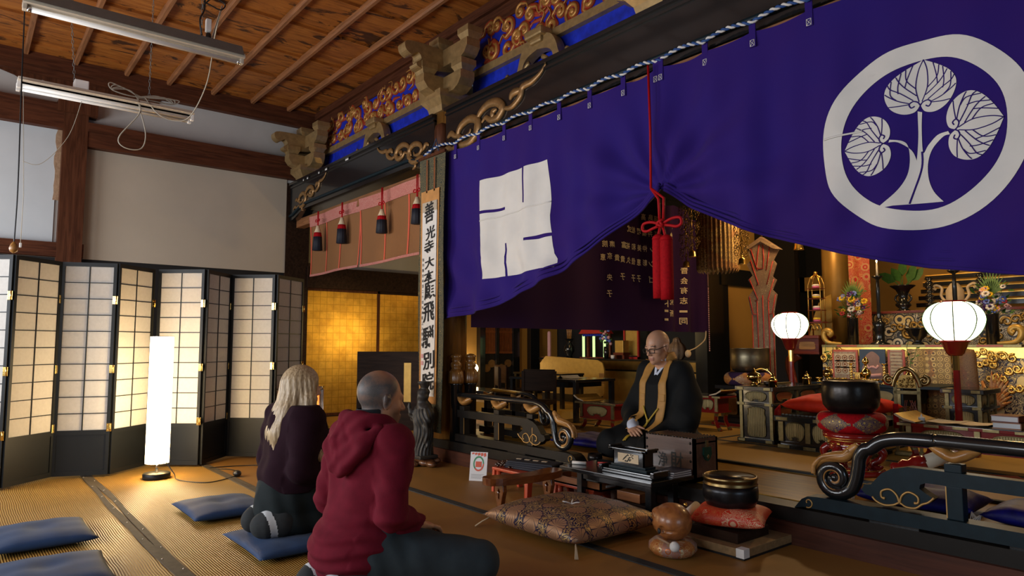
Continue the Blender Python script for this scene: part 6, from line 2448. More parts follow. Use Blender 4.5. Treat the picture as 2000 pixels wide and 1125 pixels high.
# ------------------------------------------------------------------ sanctuary furniture
def kozama(w, h, n=5):
 """wavy-topped cartouche outline, centred, with a notched foot"""
 a, c = w / 2, h / 2
 half = spline([(0, c), (0.28 * w, c * 0.93), (0.42 * w, c * 0.72), (a, c * 0.35), (a * 0.96, -c * 0.25), (a * 0.80, -c * 0.72), (a * 0.52, -c * 0.98), (a * 0.30, -c * 0.86), (a * 0.40, -c * 0.66), (a * 0.16, -c * 0.60), (0, -c * 0.52)], n)
 return [(p[0], p[1]) for p in half] + [(-p[0], p[1]) for p in half[::-1][1:-1]]
def soft_panel(w, h):
 a, c = w / 2, h / 2
 half = spline([(0, c), (a * 0.5, c * 0.97), (a * 0.92, c * 0.86), (a * 0.88, c * 0.6), (a, c * 0.35), (a * 0.95, 0), (a, -c * 0.4), (a * 0.9, -c * 0.95), (0, -c)], 4)
 return [(p[0], p[1]) for p in half] + [(-p[0], p[1]) for p in half[::-1][1:-1]]
def panel_on(parent, name, mat, shape, cx, cz, face, off, thick=0.004, frame='fitting'):
 """a shaped inlay with a thin moulded rim on a front ('Y-') or right side ('X+') face"""
 mb = MB()
 pl = 'XZ' if face == 'Y-' else 'YZ'
 L = [(p[0] + cx, p[1] + cz) for p in shape]
 s = -1 if face == 'Y-' else 1
 mb.prism(L, off, off + s * thick, pl)
 o = mb.build(name, mat, parent)
 r = MB()
 P = [((p[0], off + s * thick, p[1]) if face == 'Y-' else (off + s * thick, p[0], p[1])) for p in L]
 r.tube(P, 0.005, 5, closed=True)
 r.build('rim', frame, o)
 # slats
 g = MB()
 x0, x1 = min(p[0] for p in L), max(p[0] for p in L)
 n = int((x1 - x0) / 0.016)
 for i in range(1, n):
  x = x0 + (x1 - x0) * i / n
  zs = []
  for a, b_ in zip(L, L[1:] + L[:1]):
   if (a[0] - x) * (b_[0] - x) < 0:
    zs.append(a[1] + (b_[1] - a[1]) * (x - a[0]) / (b_[0] - a[0]))
  zs.sort()
  for z0, z1 in zip(zs[::2], zs[1::2]):
   q0, q1 = ((x, off + s * thick, z0), (x, off + s * thick, z1)) if face == 'Y-' else ((off + s * thick, x, z0), (off + s * thick, x, z1))
   g.tube([q0, q1], 0.0035, 4)
 if mat == 'slat_gold':
  g.build('slat', 'slat_gold', o)
 return o
def fittings(parent, pts, sx=0.05, sz=0.014):
 b = MB()
 for (x, y, z) in pts:
  b.box(x - sx, x + sx, y - 0.004, y + 0.004, z - sz, z + sz, 0.002)
 b.build('metal_fitting', 'fitting', parent)
# dais with the red cushion ------------------------------------------------------------
DX0, DX1, DY0, DY1 = -3.31, -2.51, 5.72, 6.45
t = thing('prayer_dais', 'low black square dais with gold slatted cartouches under the red cushion', 'dais', (DX0, DY0, ZP))
w, d = DX1 - DX0, DY1 - DY0
b = MB()
b.box(0, w, 0, d, 0.0, 0.035, 0.004)
b.box(0.02, w - 0.02, 0.02, d - 0.02, 0.035, 0.06)
b.box(0.03, w - 0.03, 0.03, d - 0.03, 0.06, 0.235)
b.box(-0.02, w + 0.02, -0.02, d + 0.02, 0.235, 0.285, 0.004)
b.build('body', 'lacquer_black', t)
for i in range(4):
 b = MB()
 x = 0.03 + i * (w - 0.06) / 3
 b.box(x - 0.022, x + 0.022, 0.012, 0.03, 0.06, 0.235)
 b.build('post', 'fitting', t)
for i in range(3):
 x = 0.03 + (i + 0.5) * (w - 0.06) / 3
 panel_on(t, 'cartouche', 'slat_gold', kozama(0.17, 0.155), x, 0.148, 'Y-', 0.03)
fittings(t, [(0.06, -0.022, 0.26), (w / 2, -0.022, 0.26), (w - 0.06, -0.022, 0.26), (0.06, -0.002, 0.018), (w * 0.37, -0.002, 0.018), (w - 0.1, -0.002, 0.018)], 0.055)
t2 = thing('red_cushion', 'thick bright red cushion on the black dais', 'cushion', ((DX0 + DX1) / 2 + 0.02, DY0 + 0.33, ZP + 0.302))
o = weld(cushion_geo(0.78, 0.64, 0.175, seed=41, amp=0.006).build('pad', 'red_cushion', t2))
b = MB()
for (cx, cy) in ((-0.40, -0.32), (0.40, -0.32)):
 for k in range(5):
  b.tube([(cx * 0.98, cy * 0.98, 0.075), (cx + 0.012 * (k - 2), cy - 0.02, 0.03), (cx + 0.014 * (k - 2), cy - 0.025, -0.03)], 0.004, 5)
b.build('corner_tassel', 'red_cord', t2)
b = MB()
for i in range(22):
 b.ball((DX0 + 0.05 + i * 0.0365, DY0 + 0.02, ZP + 0.294), (0.019, 0.012, 0.008), 8, 5)
tag(b.build('bead_trim', 'grey_metal'), 'silvery corded edging along the front of the black dais', 'trim')
# small cabinets either side --------------------------------------------------------------
def cabinet(x0, x1, y0, y1, label, mirror=False):
 t = thing('side_cabinet', label, 'cabinet', (x0, y0, ZP))
 w, d, h = x1 - x0, y1 - y0, 0.52
 b = MB()
 b.box(-0.02, w + 0.02, -0.02, d + 0.02, 0, 0.035, 0.004)
 b.box(0.012, w - 0.012, 0.012, d - 0.012, 0.035, h - 0.04)
 b.box(-0.03, w + 0.03, -0.03, d + 0.03, h - 0.04, h, 0.004)
 b.box(-0.02, w + 0.02, -0.02, d + 0.02, h - 0.175, h - 0.15, 0.004)
 b.build('body', 'lacquer_black', t)
 b = MB()
 for (x, y) in ((0.0, 0.0), (w - 0.03, 0.0), (w - 0.03, d - 0.03), (0, d - 0.03), (w - 0.03, d * 0.48)):
  b.box(x, x + 0.03, y, y + 0.03, 0.035, h - 0.175)
  b.box(x, x + 0.03, y, y + 0.03, h - 0.15, h - 0.04)
 b.build('post', 'fitting', t)
 panel_on(t, 'upper_panel', 'slat_gold', kozama(w * 0.62, 0.085), w / 2, h - 0.095, 'Y-', 0.012)
 panel_on(t, 'lower_panel', 'slat_gold', soft_panel(w * 0.55, 0.27), w / 2, 0.19, 'Y-', 0.012)
 for k in (0.25, 0.73):
  panel_on(t, 'side_panel', 'copper_lattice' if not mirror else 'slat_gold', kozama(d * 0.30, 0.085), d * k, h - 0.095, 'X+', w - 0.012)
  panel_on(t, 'side_panel', 'copper_lattice' if not mirror else 'slat_gold', soft_panel(d * 0.28, 0.26), d * k, 0.19, 'X+', w - 0.012)
 fittings(t, [(0.03, -0.032, h - 0.02), (w - 0.03, -0.032, h - 0.02), (0.03, -0.022, h - 0.163), (w - 0.03, -0.022, h - 0.163), (0.03, -0.022, 0.018), (w - 0.03, -0.022, 0.018)], 0.035, 0.013)
 return t
cabinet(-3.77, -3.43, 5.86, 6.78, 'black cabinet with tall gold slatted panel, left of the red cushion dais')
cabinet(-2.36, -2.08, 6.90, 7.30, 'black two-tier cabinet at the right end of the brass altar table', True)
def lathe_obj(name, prof, mat, parent, loc=(0, 0, 0), seg=24, wob=None):
 b = MB()
 b.lathe(prof, loc, seg, wob=wob)
 return b.build(name, mat, parent)
# brass utensils on the left cabinet
CT = ZP + 0.52
t = thing('brass_ewer', 'brass ritual ewer on the front of the left cabinet', 'ewer', (-3.68, 5.98, CT))
lathe_obj('body', [(0.02, 0), (0.045, 0.004), (0.045, 0.012), (0.022, 0.025), (0.022, 0.04), (0.06, 0.06), (0.07, 0.09), (0.055, 0.115), (0.02, 0.13), (0.012, 0.15), (0.004, 0.165)], 'brass_bright', t)
b = MB()
b.tube(spline([(0.02, 0, 0.15), (0.08, 0.0, 0.165), (0.16, 0, 0.14), (0.21, 0, 0.07), (0.215, 0, 0.015)], 6), 0.010, 8)
b.build('spout', 'brass_bright', t)
b = MB()
b.tube([(0.06, 0, 0.01), (0.05, 0, 0.06)], 0.018, 8)
b.build('foot', 'brass_bright', t)
t = thing('black_bowl', 'small black bowl between the brass pieces on the left cabinet', 'bowl', (-3.57, 6.06, CT))
lathe_obj('bowl', [(0.03, 0), (0.05, 0.01), (0.055, 0.03), (0.05, 0.04), (0.03, 0.02)], 'bronze_black', t)
pagoda = [(0.03, 0), (0.04, 0.004), (0.036, 0.05), (0.045, 0.055), (0.04, 0.07), (0.02, 0.08), (0.026, 0.09), (0.018, 0.10), (0.008, 0.105), (0.01, 0.12), (0.0, 0.13)]
t = thing('brass_vessel', 'small lidded brass vessel at the front corner of the left cabinet', 'vessel', (-3.45, 5.92, CT), 0, 'lidded brass vessels')
lathe_obj('vessel', pagoda, 'brass_bright', t)
dup(t, (-3.47, 6.58, CT), label='small lidded brass vessel at the back corner of the left cabinet')
m = MB()
m.box(-3.74, -3.70, 6.1, 6.7, CT, CT + 0.012, 0.003)
solid('brass_rail', m, 'fitting', 'flat metal strip along the edge of the left cabinet top', 'strip', (-3.72, 6.4, CT))
# altar table with brass offerings -----------------------------------------------------------
AX0, AX1, AY0, AY1, AZ = -3.66, -2.42, 6.98, 7.645, 0.745
t = thing('altar_table', 'long black lacquered table carrying brass ritual vessels before the altar', 'table', (AX0, AY0, ZP))
b = MB()
b.box(AX0, AX1, AY0, AY1, AZ - 0.03, AZ, 0.004)
b.build('top', 'lacquer_blue', t, world=True)
b = MB()
b.box(AX0 + 0.03, -2.76, AY0 + 0.05, AY1 - 0.05, AZ - 0.20, AZ - 0.03)
b.build('frieze_board', 'lacquer_blue', t, world=True)
for (x, y) in ((AX0 + 0.06, AY0 + 0.06), (-2.80, AY0 + 0.06), (AX0 + 0.06, AY1 - 0.06), (-2.80, AY1 - 0.06), (-3.2, AY0 + 0.06)):
 b = MB()
 b.box(x - 0.022, x + 0.022, y - 0.022, y + 0.022, ZP, AZ - 0.03)
 b.build('leg', 'fitting', t, world=True)
for cx in (-3.42, -3.0):
 po = MB()
 po.prism([(p[0] + cx, p[1] + AZ - 0.115) for p in kozama(0.30, 0.11)], AY0 + 0.045, AY0 + 0.05)
 po.build('cartouche', 'slat_gold', t, world=True)
six = [(0.018, 0), (0.022, 0.003), (0.02, 0.012), (0.012, 0.018), (0.012, 0.026), (0.03, 0.04), (0.036, 0.046), (0.03, 0.05), (0.02, 0.042)]
cup0 = thing('brass_cup', '', 'cup', (0, 0, 0), 0, 'brass cups on the altar table')
lathe_obj('cup', six, 'brass_bright', cup0)
b = MB()
b.lathe([(0.02, 0), (0.035, 0.002), (0.035, 0.006), (0.02, 0.01)], (0, 0, 0), 20)
b.build('saucer', 'brass_bright', cup0)
cx_px = [1600, 1622, 1634, 1648, 1669, 1688, 1700, 1712, 1728, 1742, 1751]
cup0['label'] = 'row of small brass footed cups along the front of the altar table'
for i, px in enumerate(cx_px):
 p = atZ(px, 746 + 0.02 * (px - 1600), AZ)
 p = atY(px, 745, AY0 + 0.045 + 0.012 * (i % 2))
 if i == 0:
  cup0.location = (p.x, p.y, AZ)
 else:
  dup(cup0, (p.x, p.y, AZ))
tall = [(0.02, 0), (0.03, 0.004), (0.028, 0.012), (0.014, 0.02)] + [q for k in range(6) for q in ((0.012, 0.03 + 0.025 * k), (0.022 - 0.001 * k, 0.038 + 0.025 * k), (0.012, 0.046 + 0.025 * k))] + [(0.008, 0.185), (0.028, 0.195), (0.03, 0.2), (0.01, 0.2)]
for i, (px, lab) in enumerate(((1663, 'slender ribbed brass stand left of the brass stupa'), (1728, 'slender ribbed brass stand right of the brass stupa'))):
 p = atY(px, 745, AY0 + 0.12)
 tt = thing('brass_stand', lab, 'stand', (p.x, p.y, AZ), 0, 'slender brass stands')
 lathe_obj('stand', tall, 'brass_bright', tt, seg=16)
p = atY(1692, 745, AY0 + 0.16)
tt = thing('brass_stupa', 'small brass stupa in the middle of the brass vessels', 'stupa', (p.x, p.y, AZ))
lathe_obj('body', [(0.03, 0), (0.045, 0.004), (0.03, 0.02), (0.02, 0.05), (0.04, 0.07), (0.048, 0.10), (0.04, 0.13), (0.014, 0.15), (0.012, 0.19), (0.03, 0.205), (0.034, 0.225), (0.022, 0.245), (0.008, 0.26), (0.0, 0.275)], 'brass_bright', tt)
p = atY(1677, 745, AY0 + 0.14)
tt = thing('brass_burner', 'square brass incense burner among the brass vessels', 'incense burner', (p.x, p.y, AZ))
b = MB()
b.box(-0.028, 0.028, -0.028, 0.028, 0.03, 0.10, 0.006)
b.box(-0.035, 0.035, -0.035, 0.035, 0.0, 0.02, 0.004)
b.box(-0.036, 0.036, -0.036, 0.036, 0.095, 0.11, 0.004)
b.build('body', 'brass_bright', tt)
for (px, lab) in ((1617, 'brass vase with a green sprig at the left end of the altar table'), (1778, 'brass vase with a green sprig behind the bronze gong stand')):
 p = atY(px, 745, AY0 + 0.15)
 tt = thing('brass_vase', lab, 'vase', (p.x, p.y, AZ), 0, 'brass vases with green sprigs')
 lathe_obj('vase', [(0.03, 0), (0.04, 0.005), (0.02, 0.03), (0.03, 0.05), (0.048, 0.075), (0.045, 0.10), (0.02, 0.125), (0.028, 0.15), (0.03, 0.155), (0.018, 0.15)], 'brass_bright', tt)
 b = MB()
 rng = random.Random(px)
 st_ = spline([(0, 0, 0.14), (0.01, 0, 0.24), (-0.02, 0.01, 0.34), (0.0, 0, 0.42)], 5)
 b.tube(st_, 0.003, 5)
 b.tube(spline([(0, 0, 0.2), (0.05, 0, 0.28), (0.07, 0, 0.36)], 5), 0.0025, 5)
 b.build('stem', 'leaf_light', tt)
 b = MB()
 for k in range(10):
  q = st_[min(len(st_) - 1, 4 + k)] if k < 7 else (0.05 + 0.01 * (k - 7), 0, 0.27 + 0.04 * (k - 7))
  a = rng.uniform(0, 6.28)
  e = Vector((math.cos(a) * 0.055, math.sin(a) * 0.03, rng.uniform(-0.02, 0.03)))
  n_ = Vector((-math.sin(a), math.cos(a), 0.4)) * 0.014
  q = Vector(q)
  b.add([q, q + e * 0.5 + n_, q + e, q + e * 0.5 - n_], [(0, 1, 2, 3)], False)
 b.build('leaf', 'leaf_green', tt)
# bronze gong stand ----------------------------------------------------------------------------
gx = atY(1773, 800, 6.15).x
t = thing('gong_stand', 'bronze chime stand with curled arched top and a red tag', 'chime stand', (gx, 6.15, ZP), 0.25)
b = MB()
for s in (-1, 1):
 b.box(s * 0.085 - 0.012, s * 0.085 + 0.012, -0.012, 0.012, 0.03, 0.60)
b.build('post', 'fitting', t)
b = MB()
b.box(-0.105, 0.105, -0.05, 0.05, 0, 0.03, 0.006)
b.box(-0.10, 0.10, -0.012, 0.012, 0.50, 0.53, 0.003)
b.build('frame', 'fitting', t)
b = MB()
arch = spline([(-0.10, 0.56), (-0.085, 0.62), (-0.05, 0.685), (0, 0.71), (0.05, 0.685), (0.085, 0.62), (0.10, 0.56)], 6)
b.tube([(p[0], 0, p[1]) for p in arch], 0.020, 10, flat=1.3, up=(0, 1, 0))
for s in (-1, 1):
 sp = spiral(s * 0.125, 0.615, 0.042, 1.2, PI / 2, 22, 0.012, -s)
 b.tube([(p[0], 0, p[1]) for p in sp], 0.016, 8)
b.build('arch', 'bronze_rim', t)
b = MB()
b.prism([(-0.07, 0.55), (0.07, 0.55), (0.06, 0.62), (0.03, 0.66), (-0.03, 0.66), (-0.06, 0.62)], -0.01, 0.012)
rng = random.Random(4)
for i in range(26):
 b.ball((rng.uniform(-0.05, 0.05), -0.012, rng.uniform(0.56, 0.64)), rng.uniform(0.006, 0.012), 7, 5)
b.build('openwork', 'gold_lace', t)
b = MB()
b.box(-0.105, -0.065, -0.03, -0.018, 0.22, 0.42, 0.004)
b.build('red_tag', 'red_tassel', t)
b = MB()
for k in range(7):
 b.tube(spline([(rng.uniform(-0.05, 0.06), 0, 0.45), (rng.uniform(-0.03, 0.08), -0.02, 0.33), (rng.uniform(-0.03, 0.1), -0.01, 0.25), (rng.uniform(0.0, 0.1), 0, 0.12)], 5), 0.004, 5)
b.build('cord', 'red_wood', t)
# drum bowl on its stand ------------------------------------------------------------------------
dx, dy = -2.325, 5.02
t = thing('bowl_pedestal', 'red lacquered round pedestal with curved legs under the great bowl', 'pedestal', (dx, dy, ZP))
b = MB()
b.lathe([(0.0, 0), (0.205, 0), (0.21, 0.012), (0.205, 0.03), (0.17, 0.04), (0.0, 0.04)], (0, 0, 0), 40)
b.build('base_ring', 'lacquer_red', t)
b = MB()
b.lathe([(0.13, 0.15), (0.165, 0.175), (0.155, 0.19), (0.150, 0.225), (0.165, 0.235), (0.19, 0.25), (0.195, 0.285), (0.0, 0.29)], (0, 0, 0), 40)
b.build('drum', 'lacquer_red', t)
for k in range(6):
 a = k * PI / 3 + 0.35
 b = MB()
 b.tube([(q[0] * math.cos(a), q[0] * math.sin(a), q[1]) for q in spline([(0.155, 0.18), (0.19, 0.15), (0.175, 0.105), (0.13, 0.075), (0.135, 0.05), (0.17, 0.045), (0.178, 0.062)], 5)], [0.032 - 0.018 * i / 30 for i in range(31)], 8)
 b.build('leg', 'lacquer_red', t)
b = MB()
for k in range(6):
 a = k * PI / 3 + 0.35
 for da in (-0.05, 0.0, 0.05):
  b.box(0, 0, 0, 0, 0, 0) if False else b.tube([(0.155 * math.cos(a + da), 0.155 * math.sin(a + da), 0.192), (0.155 * math.cos(a + da), 0.155 * math.sin(a + da), 0.222)], 0.005, 5)
 L = []
 for i in range(9):
  u = a + PI / 6 + (i - 4) * 0.075
  L.append((0.158 * math.cos(u), 0.158 * math.sin(u), 0.208))
 b.tube(L, 0.010, 6, flat=0.5)
for z, r in ((0.252, 0.19), (0.235, 0.166), (0.04, 0.19)):
 b.tube([(r * math.cos(i * PI / 20), r * math.sin(i * PI / 20), z) for i in range(40)], 0.003, 5, closed=True)
b.build('gilding', 'gold_metal', t)
cu = thing('drum_cushion', 'round red and purple flower brocade cushion under the great black bowl', 'cushion', (dx, dy, ZP + 0.291))
b = MB()
prof = [(0.0, 0.0), (0.17, 0.0), (0.215, 0.02), (0.235, 0.06), (0.225, 0.10), (0.19, 0.128), (0.15, 0.135), (0.0, 0.130)]
n = 48
for i in range(len(prof) - 1):
 for j in range(n):
  a0, a1 = 2 * PI * j / n, 2 * PI * (j + 1) / n
  z = (prof[i][1] + prof[i + 1][1]) / 2
  ph = ((a0 + a1) / 2 * 4 / PI) % 1.0
  dia = abs(ph - 0.5) * 2 + abs(z - 0.065) / 0.075 * 0.9
  b.m = 1 if dia < 1.0 else 0
  b.add([(prof[i][0] * math.cos(a0), prof[i][0] * math.sin(a0), prof[i][1]), (prof[i][0] * math.cos(a1), prof[i][0] * math.sin(a1), prof[i][1]), (prof[i + 1][0] * math.cos(a1), prof[i + 1][0] * math.sin(a1), prof[i + 1][1]), (prof[i + 1][0] * math.cos(a0), prof[i + 1][0] * math.sin(a0), prof[i + 1][1])], [(0, 1, 2, 3)], True)
def round_cushion_diamonds(name, parent, R_, H, mats, nd=8, z0=0.0, ph0=0.0):
 """puffy ring-shaped cushion pieced from lozenges of two cloths"""
 b = MB()
 nz, na = 22, nd * 18
 P = []
 for i in range(nz + 1):
  a = -PI / 2 + PI * i / nz
  r = R_ - H * 0.5 + H * 0.5 * math.cos(a) ** 0.8 if math.cos(a) > 1e-6 else R_ - H * 0.5
  P.append((r, H / 2 + H / 2 * math.sin(a)))
 P = [(0.0, 0.0)] + P + [(0.0, H * 0.96)]
 rings = [[(r * math.cos(2 * PI * j / na), r * math.sin(2 * PI * j / na), z + z0) for j in range(na)] for r, z in P]
 b.ring(rings, True)
 k = 0
 for i in range(len(P) - 1):
  for j in range(na):
   z = (P[i][1] + P[i + 1][1]) / 2
   f = ((j + 0.5) / na * nd + ph0) % 1.0
   b.mi[k] = 1 if abs(f - 0.5) * 2 + abs(z - H / 2) / (H * 0.5) * 0.95 < 1.0 and 0 < i < len(P) - 2 else 0
   k += 1
 return b.build(name, mats, parent)
round_cushion_diamonds('pad', cu, 0.235, 0.135, ['red_tassel', 'brocade_purple'], 6, 0, 0.1)
t = thing('great_bowl', 'great black hammered bronze bowl on the red and purple cushion', 'bowl', (dx, dy, ZP + 0.418))
b = MB()
b.lathe([(0.0, 0.0), (0.11, 0.0), (0.155, 0.02), (0.184, 0.06), (0.192, 0.12), (0.19, 0.18), (0.182, 0.23), (0.176, 0.235), (0.172, 0.228)], (0, 0, 0), 56)
b.build('body', 'bronze_black', t)
b = MB()
b.lathe([(0.174, 0.23), (0.178, 0.15), (0.15, 0.05), (0.0, 0.02)], (0, 0, 0), 40)
b.build('inside', 'bronze_black', t)
t = thing('bowl_striker', 'large padded striker with turned red grip lying beside the red pedestal', 'striker', (-1.98, 5.02, ZP), 0.55)
b = MB()
b.tube([(0.12, 0, 0.12), (0.28, 0, 0.19)], 0.048, 18)
b.build('padded_head', 'cable_grey', t)
b = MB()
pp = [(-0.08, 0.038), (-0.06, 0.055), (-0.03, 0.04), (0.0, 0.058), (0.03, 0.042), (0.06, 0.055), (0.1, 0.05), (0.125, 0.046)]
b.tube([(x, 0, 0.055 + (x + 0.08) * 0.36) for x, r in pp], [r for x, r in pp], 14)
b.build('grip', 'lacquer_red', t)
# red sutra table on the right -------------------------------------------------------------------
def red_table(x0, x1, y0, y1, h, label, ends=(True, True), n_panels=2, brown='brown'):
 t = thing('sutra_table', label, 'table', (x0, y0, ZP))
 w, d = x1 - x0, y1 - y0
 b = MB()
 b.box(0, w, 0, d, h - 0.028, h - 0.006, 0.003)
 b.build('edge', 'lacquer_red', t)
 b = MB()
 b.box(0.01, w - 0.01, 0.01, d - 0.01, h - 0.006, h)
 b.build('top', 'lacquer_black', t)
 for k, s in enumerate((0, 1)):
  if not ends[k]:
   continue
  m = MB()
  xx = 0 if s == 0 else w
  sg = -1 if s == 0 else 1
  pr = [(xx - sg * 0.13, h - 0.002), (xx - sg * 0.05, h + 0.012), (xx + sg * 0.01, h + 0.045), (xx + sg * 0.02, h + 0.055), (xx + sg * 0.008, h + 0.062), (xx - sg * 0.045, h + 0.030), (xx - sg * 0.13, h + 0.006)]
  m.prism(pr, 0.0, d)
  e = m.build('scroll_end', 'gold_metal', t)
  q = MB()
  q.prism([(p[0], p[1]) for p in pr], -0.004, 0.0)
  q.build('end_plate', 'petal_pink' if False else 'cream_thread', e)
 b = MB()
 b.box(0.07, w - 0.07, 0.04, d - 0.04, h - 0.17, h - 0.028)
 b.box(0.05, w - 0.05, 0.025, d - 0.025, h - 0.185, h - 0.17)
 b.build('frieze_board', 'lacquer_red', t)
 for i in range(n_panels):
  cx = 0.07 + (i + 0.5) * (w - 0.14) / n_panels
  panel_on(t, 'cartouche', 'slat_gold', [(p[0], p[1]) for p in kozama((w - 0.14) / n_panels * 0.62, 0.105)], cx, h - 0.10, 'Y-', 0.04)
 for i in range(n_panels + 1):
  b = MB()
  cx = 0.07 + i * (w - 0.14) / n_panels
  b.box(cx - 0.018, cx + 0.018, 0.026, 0.042, h - 0.17, h - 0.028)
  b.build('stile', 'fitting', t)
 for (x, sg) in ((0.085, -1), (w - 0.085, 1)):
  for y in (0.06, d - 0.06):
   b = MB()
   L = spline([(x, y, h - 0.18), (x - sg * 0.015, y, (h - 0.18) * 0.55), (x + sg * 0.03, y, 0.02), (x + sg * 0.05, y, 0.0)], 6)
   b.tube(L, [0.024] * len(L), 4, smooth=False)
   lg = b.build('leg', 'lacquer_red', t)
   m = MB()
   m.tube(L[:4], [0.0255] * 4, 4, smooth=False)
   m.tube(L[-8:-2], [0.0258] * 6, 4, smooth=False)
   m.build('leg_fitting', 'fitting', lg)
 fittings(t, [(0.05 + i * (w - 0.1) / 5, -0.001, h - 0.017) for i in range(6)], 0.05, 0.010)
 return t
red_table(-2.26, -1.22, 5.62, 6.02, 0.325, 'long red sutra table with gold scroll end, behind the right railing')
RT = ZP + 0.325
p = atY(1800, 820, 5.78)
t = thing('electric_candle', 'white plastic electric tea candle on the red sutra table', 'candle', (p.x, 5.78, RT))
lathe_obj('cup', [(0.022, 0), (0.024, 0.002), (0.023, 0.03), (0.018, 0.032), (0.0, 0.033)], 'white_plastic', t)
lathe_obj('tip', [(0.008, 0.032), (0.006, 0.045), (0.0, 0.058)], 'white_plastic', t)
p = atY(1965, 832, 5.75)
for k, lab in enumerate(('thick brown book at the right end of the red sutra table', 'dark book lying on the thick brown one')):
 m = MB()
 m.at((p.x, 5.78, RT + 0.046 * k), 0.05 - 0.1 * k)
 m.box(-0.065, 0.095, -0.09, 0.09, 0.006, 0.038)
 m.m = 1
 m.box(-0.068, 0.1, -0.095, 0.095, 0.0, 0.006)
 m.box(-0.068, 0.1, -0.095, 0.095, 0.038, 0.044)
 m.box(0.094, 0.1, -0.095, 0.095, 0.0, 0.044)
 solid('book', m, ['book_white', ('tray_wood', 'red_wood')[k]], lab, 'book', (p.x, 5.78, RT + 0.046 * k))
for k, px in enumerate((1850, 1905)):
 q = atY(px, 825, 5.80)
 m = MB()
 m.at((q.x, 5.82, RT + 0.001))
 m.grid(lambda u, v: ((u - 0.5) * 0.22, (v - 0.5) * 0.26, 0.02 * abs(u - 0.5) ** 1.2 + 0.004), 10, 4)
 m.grid(lambda u, v: ((u - 0.5) * 0.22, (v - 0.5) * 0.26, 0.02 * abs(u - 0.5) ** 1.2), 10, 4, flip=True)
 solid('sutra_sheet', m, 'cream_thread', ('left of two cream sutra sheets open on the red table', 'right of two cream sutra sheets open on the red table')[k], 'paper', (q.x, 5.82, RT))
# red cloth and papers below the red table, blue cushions behind the right railing
for k, (px, py, sx, sy, rz, lab) in enumerate(((1790, 975, 0.60, 0.40, 0.05, 'shiny blue cushion seen through the right railing, left one'), (1890, 985, 0.62, 0.42, -0.03, 'shiny blue cushion with pale corner tassel, right one behind the railing'))):
 p = Vector(((-1.62, 4.32, 0.206), (-0.96, 4.30, 0.206))[k])
 t = thing('sitting_cushion', lab, 'cushion', (p.x, p.y, p.z), rz, 'blue cushions behind the right railing')
 weld(cushion_geo(sx, sy, 0.13, seed=60 + k, amp=0.005).build('pad', 'blue_cushion', t))
 b = MB()
 for (cx, cy) in ((-sx / 2, -sy / 2), (sx / 2, -sy / 2)):
  for q in range(4):
   b.tube([(cx * 0.97, cy * 0.97, 0.055), (cx * 1.02 + 0.01 * (q - 1.5), cy - 0.015, 0.03), (cx * 1.04 + 0.014 * (q - 1.5), cy - 0.03, 0.004)], 0.003, 5)
 b.build('corner_tassel', 'white_paper', t)
m = MB()
for i in range(3):
 m.at((-1.62 + 0.02 * i, 5.30 + 0.05 * i, ZP + 0.012 * i), 0.3 * i)
 m.box(-0.16, 0.16, -0.07, 0.07, 0.0, 0.012, 0.004)
solid('red_cloth', m, 'vermilion_dark', 'folded red cloth on the tatami under the red sutra table', 'cloth', (-1.62, 5.3, ZP))
m = MB()
m.at((-1.78, 4.98, ZP + 0.002), 0.4)
m.box(-0.12, 0.12, -0.085, 0.085, 0, 0.01)
solid('white_papers', m, 'white_paper', 'white papers on the tatami behind the right railing', 'paper', (-1.78, 4.98, ZP))
# the altar itself -------------------------------------------------------------------------------
LX0, LX1, LY0, LY1, LZ = -3.93, -2.0, 7.82, 8.42, 1.135
t = thing('altar', 'great altar covered in gold cloud brocade with red-gold edged top', 'altar', (CX, LY0, ZP))
b = MB()
b.box(LX0, LX1, LY0, LY1, LZ - 0.03, LZ, 0.004)
b.build('top', 'fitting', t, world=True)
b = MB()
for i in range(4):
 x = LX0 + 0.18 + i * 0.46
 b.box(x, x + 0.22, LY0 - 0.004, LY0 + 0.01, LZ - 0.022, LZ - 0.006)
b.build('red_edging', 'vermilion', t, world=True)
b = MB()
def alt_cloth(u, v):
 x = LX0 + 0.02 + (LX1 - LX0 + 0.05) * u
 z = LZ - 0.03 + (0.30 - LZ) * v
 return (x - 0.02 + 0.10 * v * (u > 0.5) * (u - 0.5) * 2, LY0 + 0.02 - 0.03 * v + 0.008 * math.sin(u * 30 + 2 * v) * v, z)
b.grid(alt_cloth, 60, 14)
b.build('brocade_cloth', 'brocade_altar', t, world=True, norm=False)
b = MB()
b.grid(lambda u, v: (lambda p: (p[0], p[1] - 0.006, p[2]))(alt_cloth(u, v * 0.12)), 60, 2)
b.build('cloth_band', 'gold_metal', t, world=True, norm=False)
b = MB()
b.box(LX0 + 0.04, LX1 - 0.02, LY0 + 0.06, LY1 - 0.02, ZP, LZ - 0.04)
b.build('core', 'dark_void', t, world=True)
for s, x in ((1, LX0 + 0.01), (-1, LX1 - 0.01)):
 b = MB()
 L = spline([(0.22, 0.0), (0.09, 0.008), (0.035, 0.04), (0.015, 0.10), (0.035, 0.145), (0.085, 0.145), (0.10, 0.115), (0.075, 0.095)], 5)
 b.tube([(x + s * (p[0] - 0.02), LY0 + 0.05, LZ + p[1] + 0.012) for p in L], [0.012 + 0.022 * min(1, i / 12) for i in range(len(L))], 8, flat=0.9, up=(0, 1, 0))
 b.build('scroll_end', 'gold_panel_dull', t, world=True)
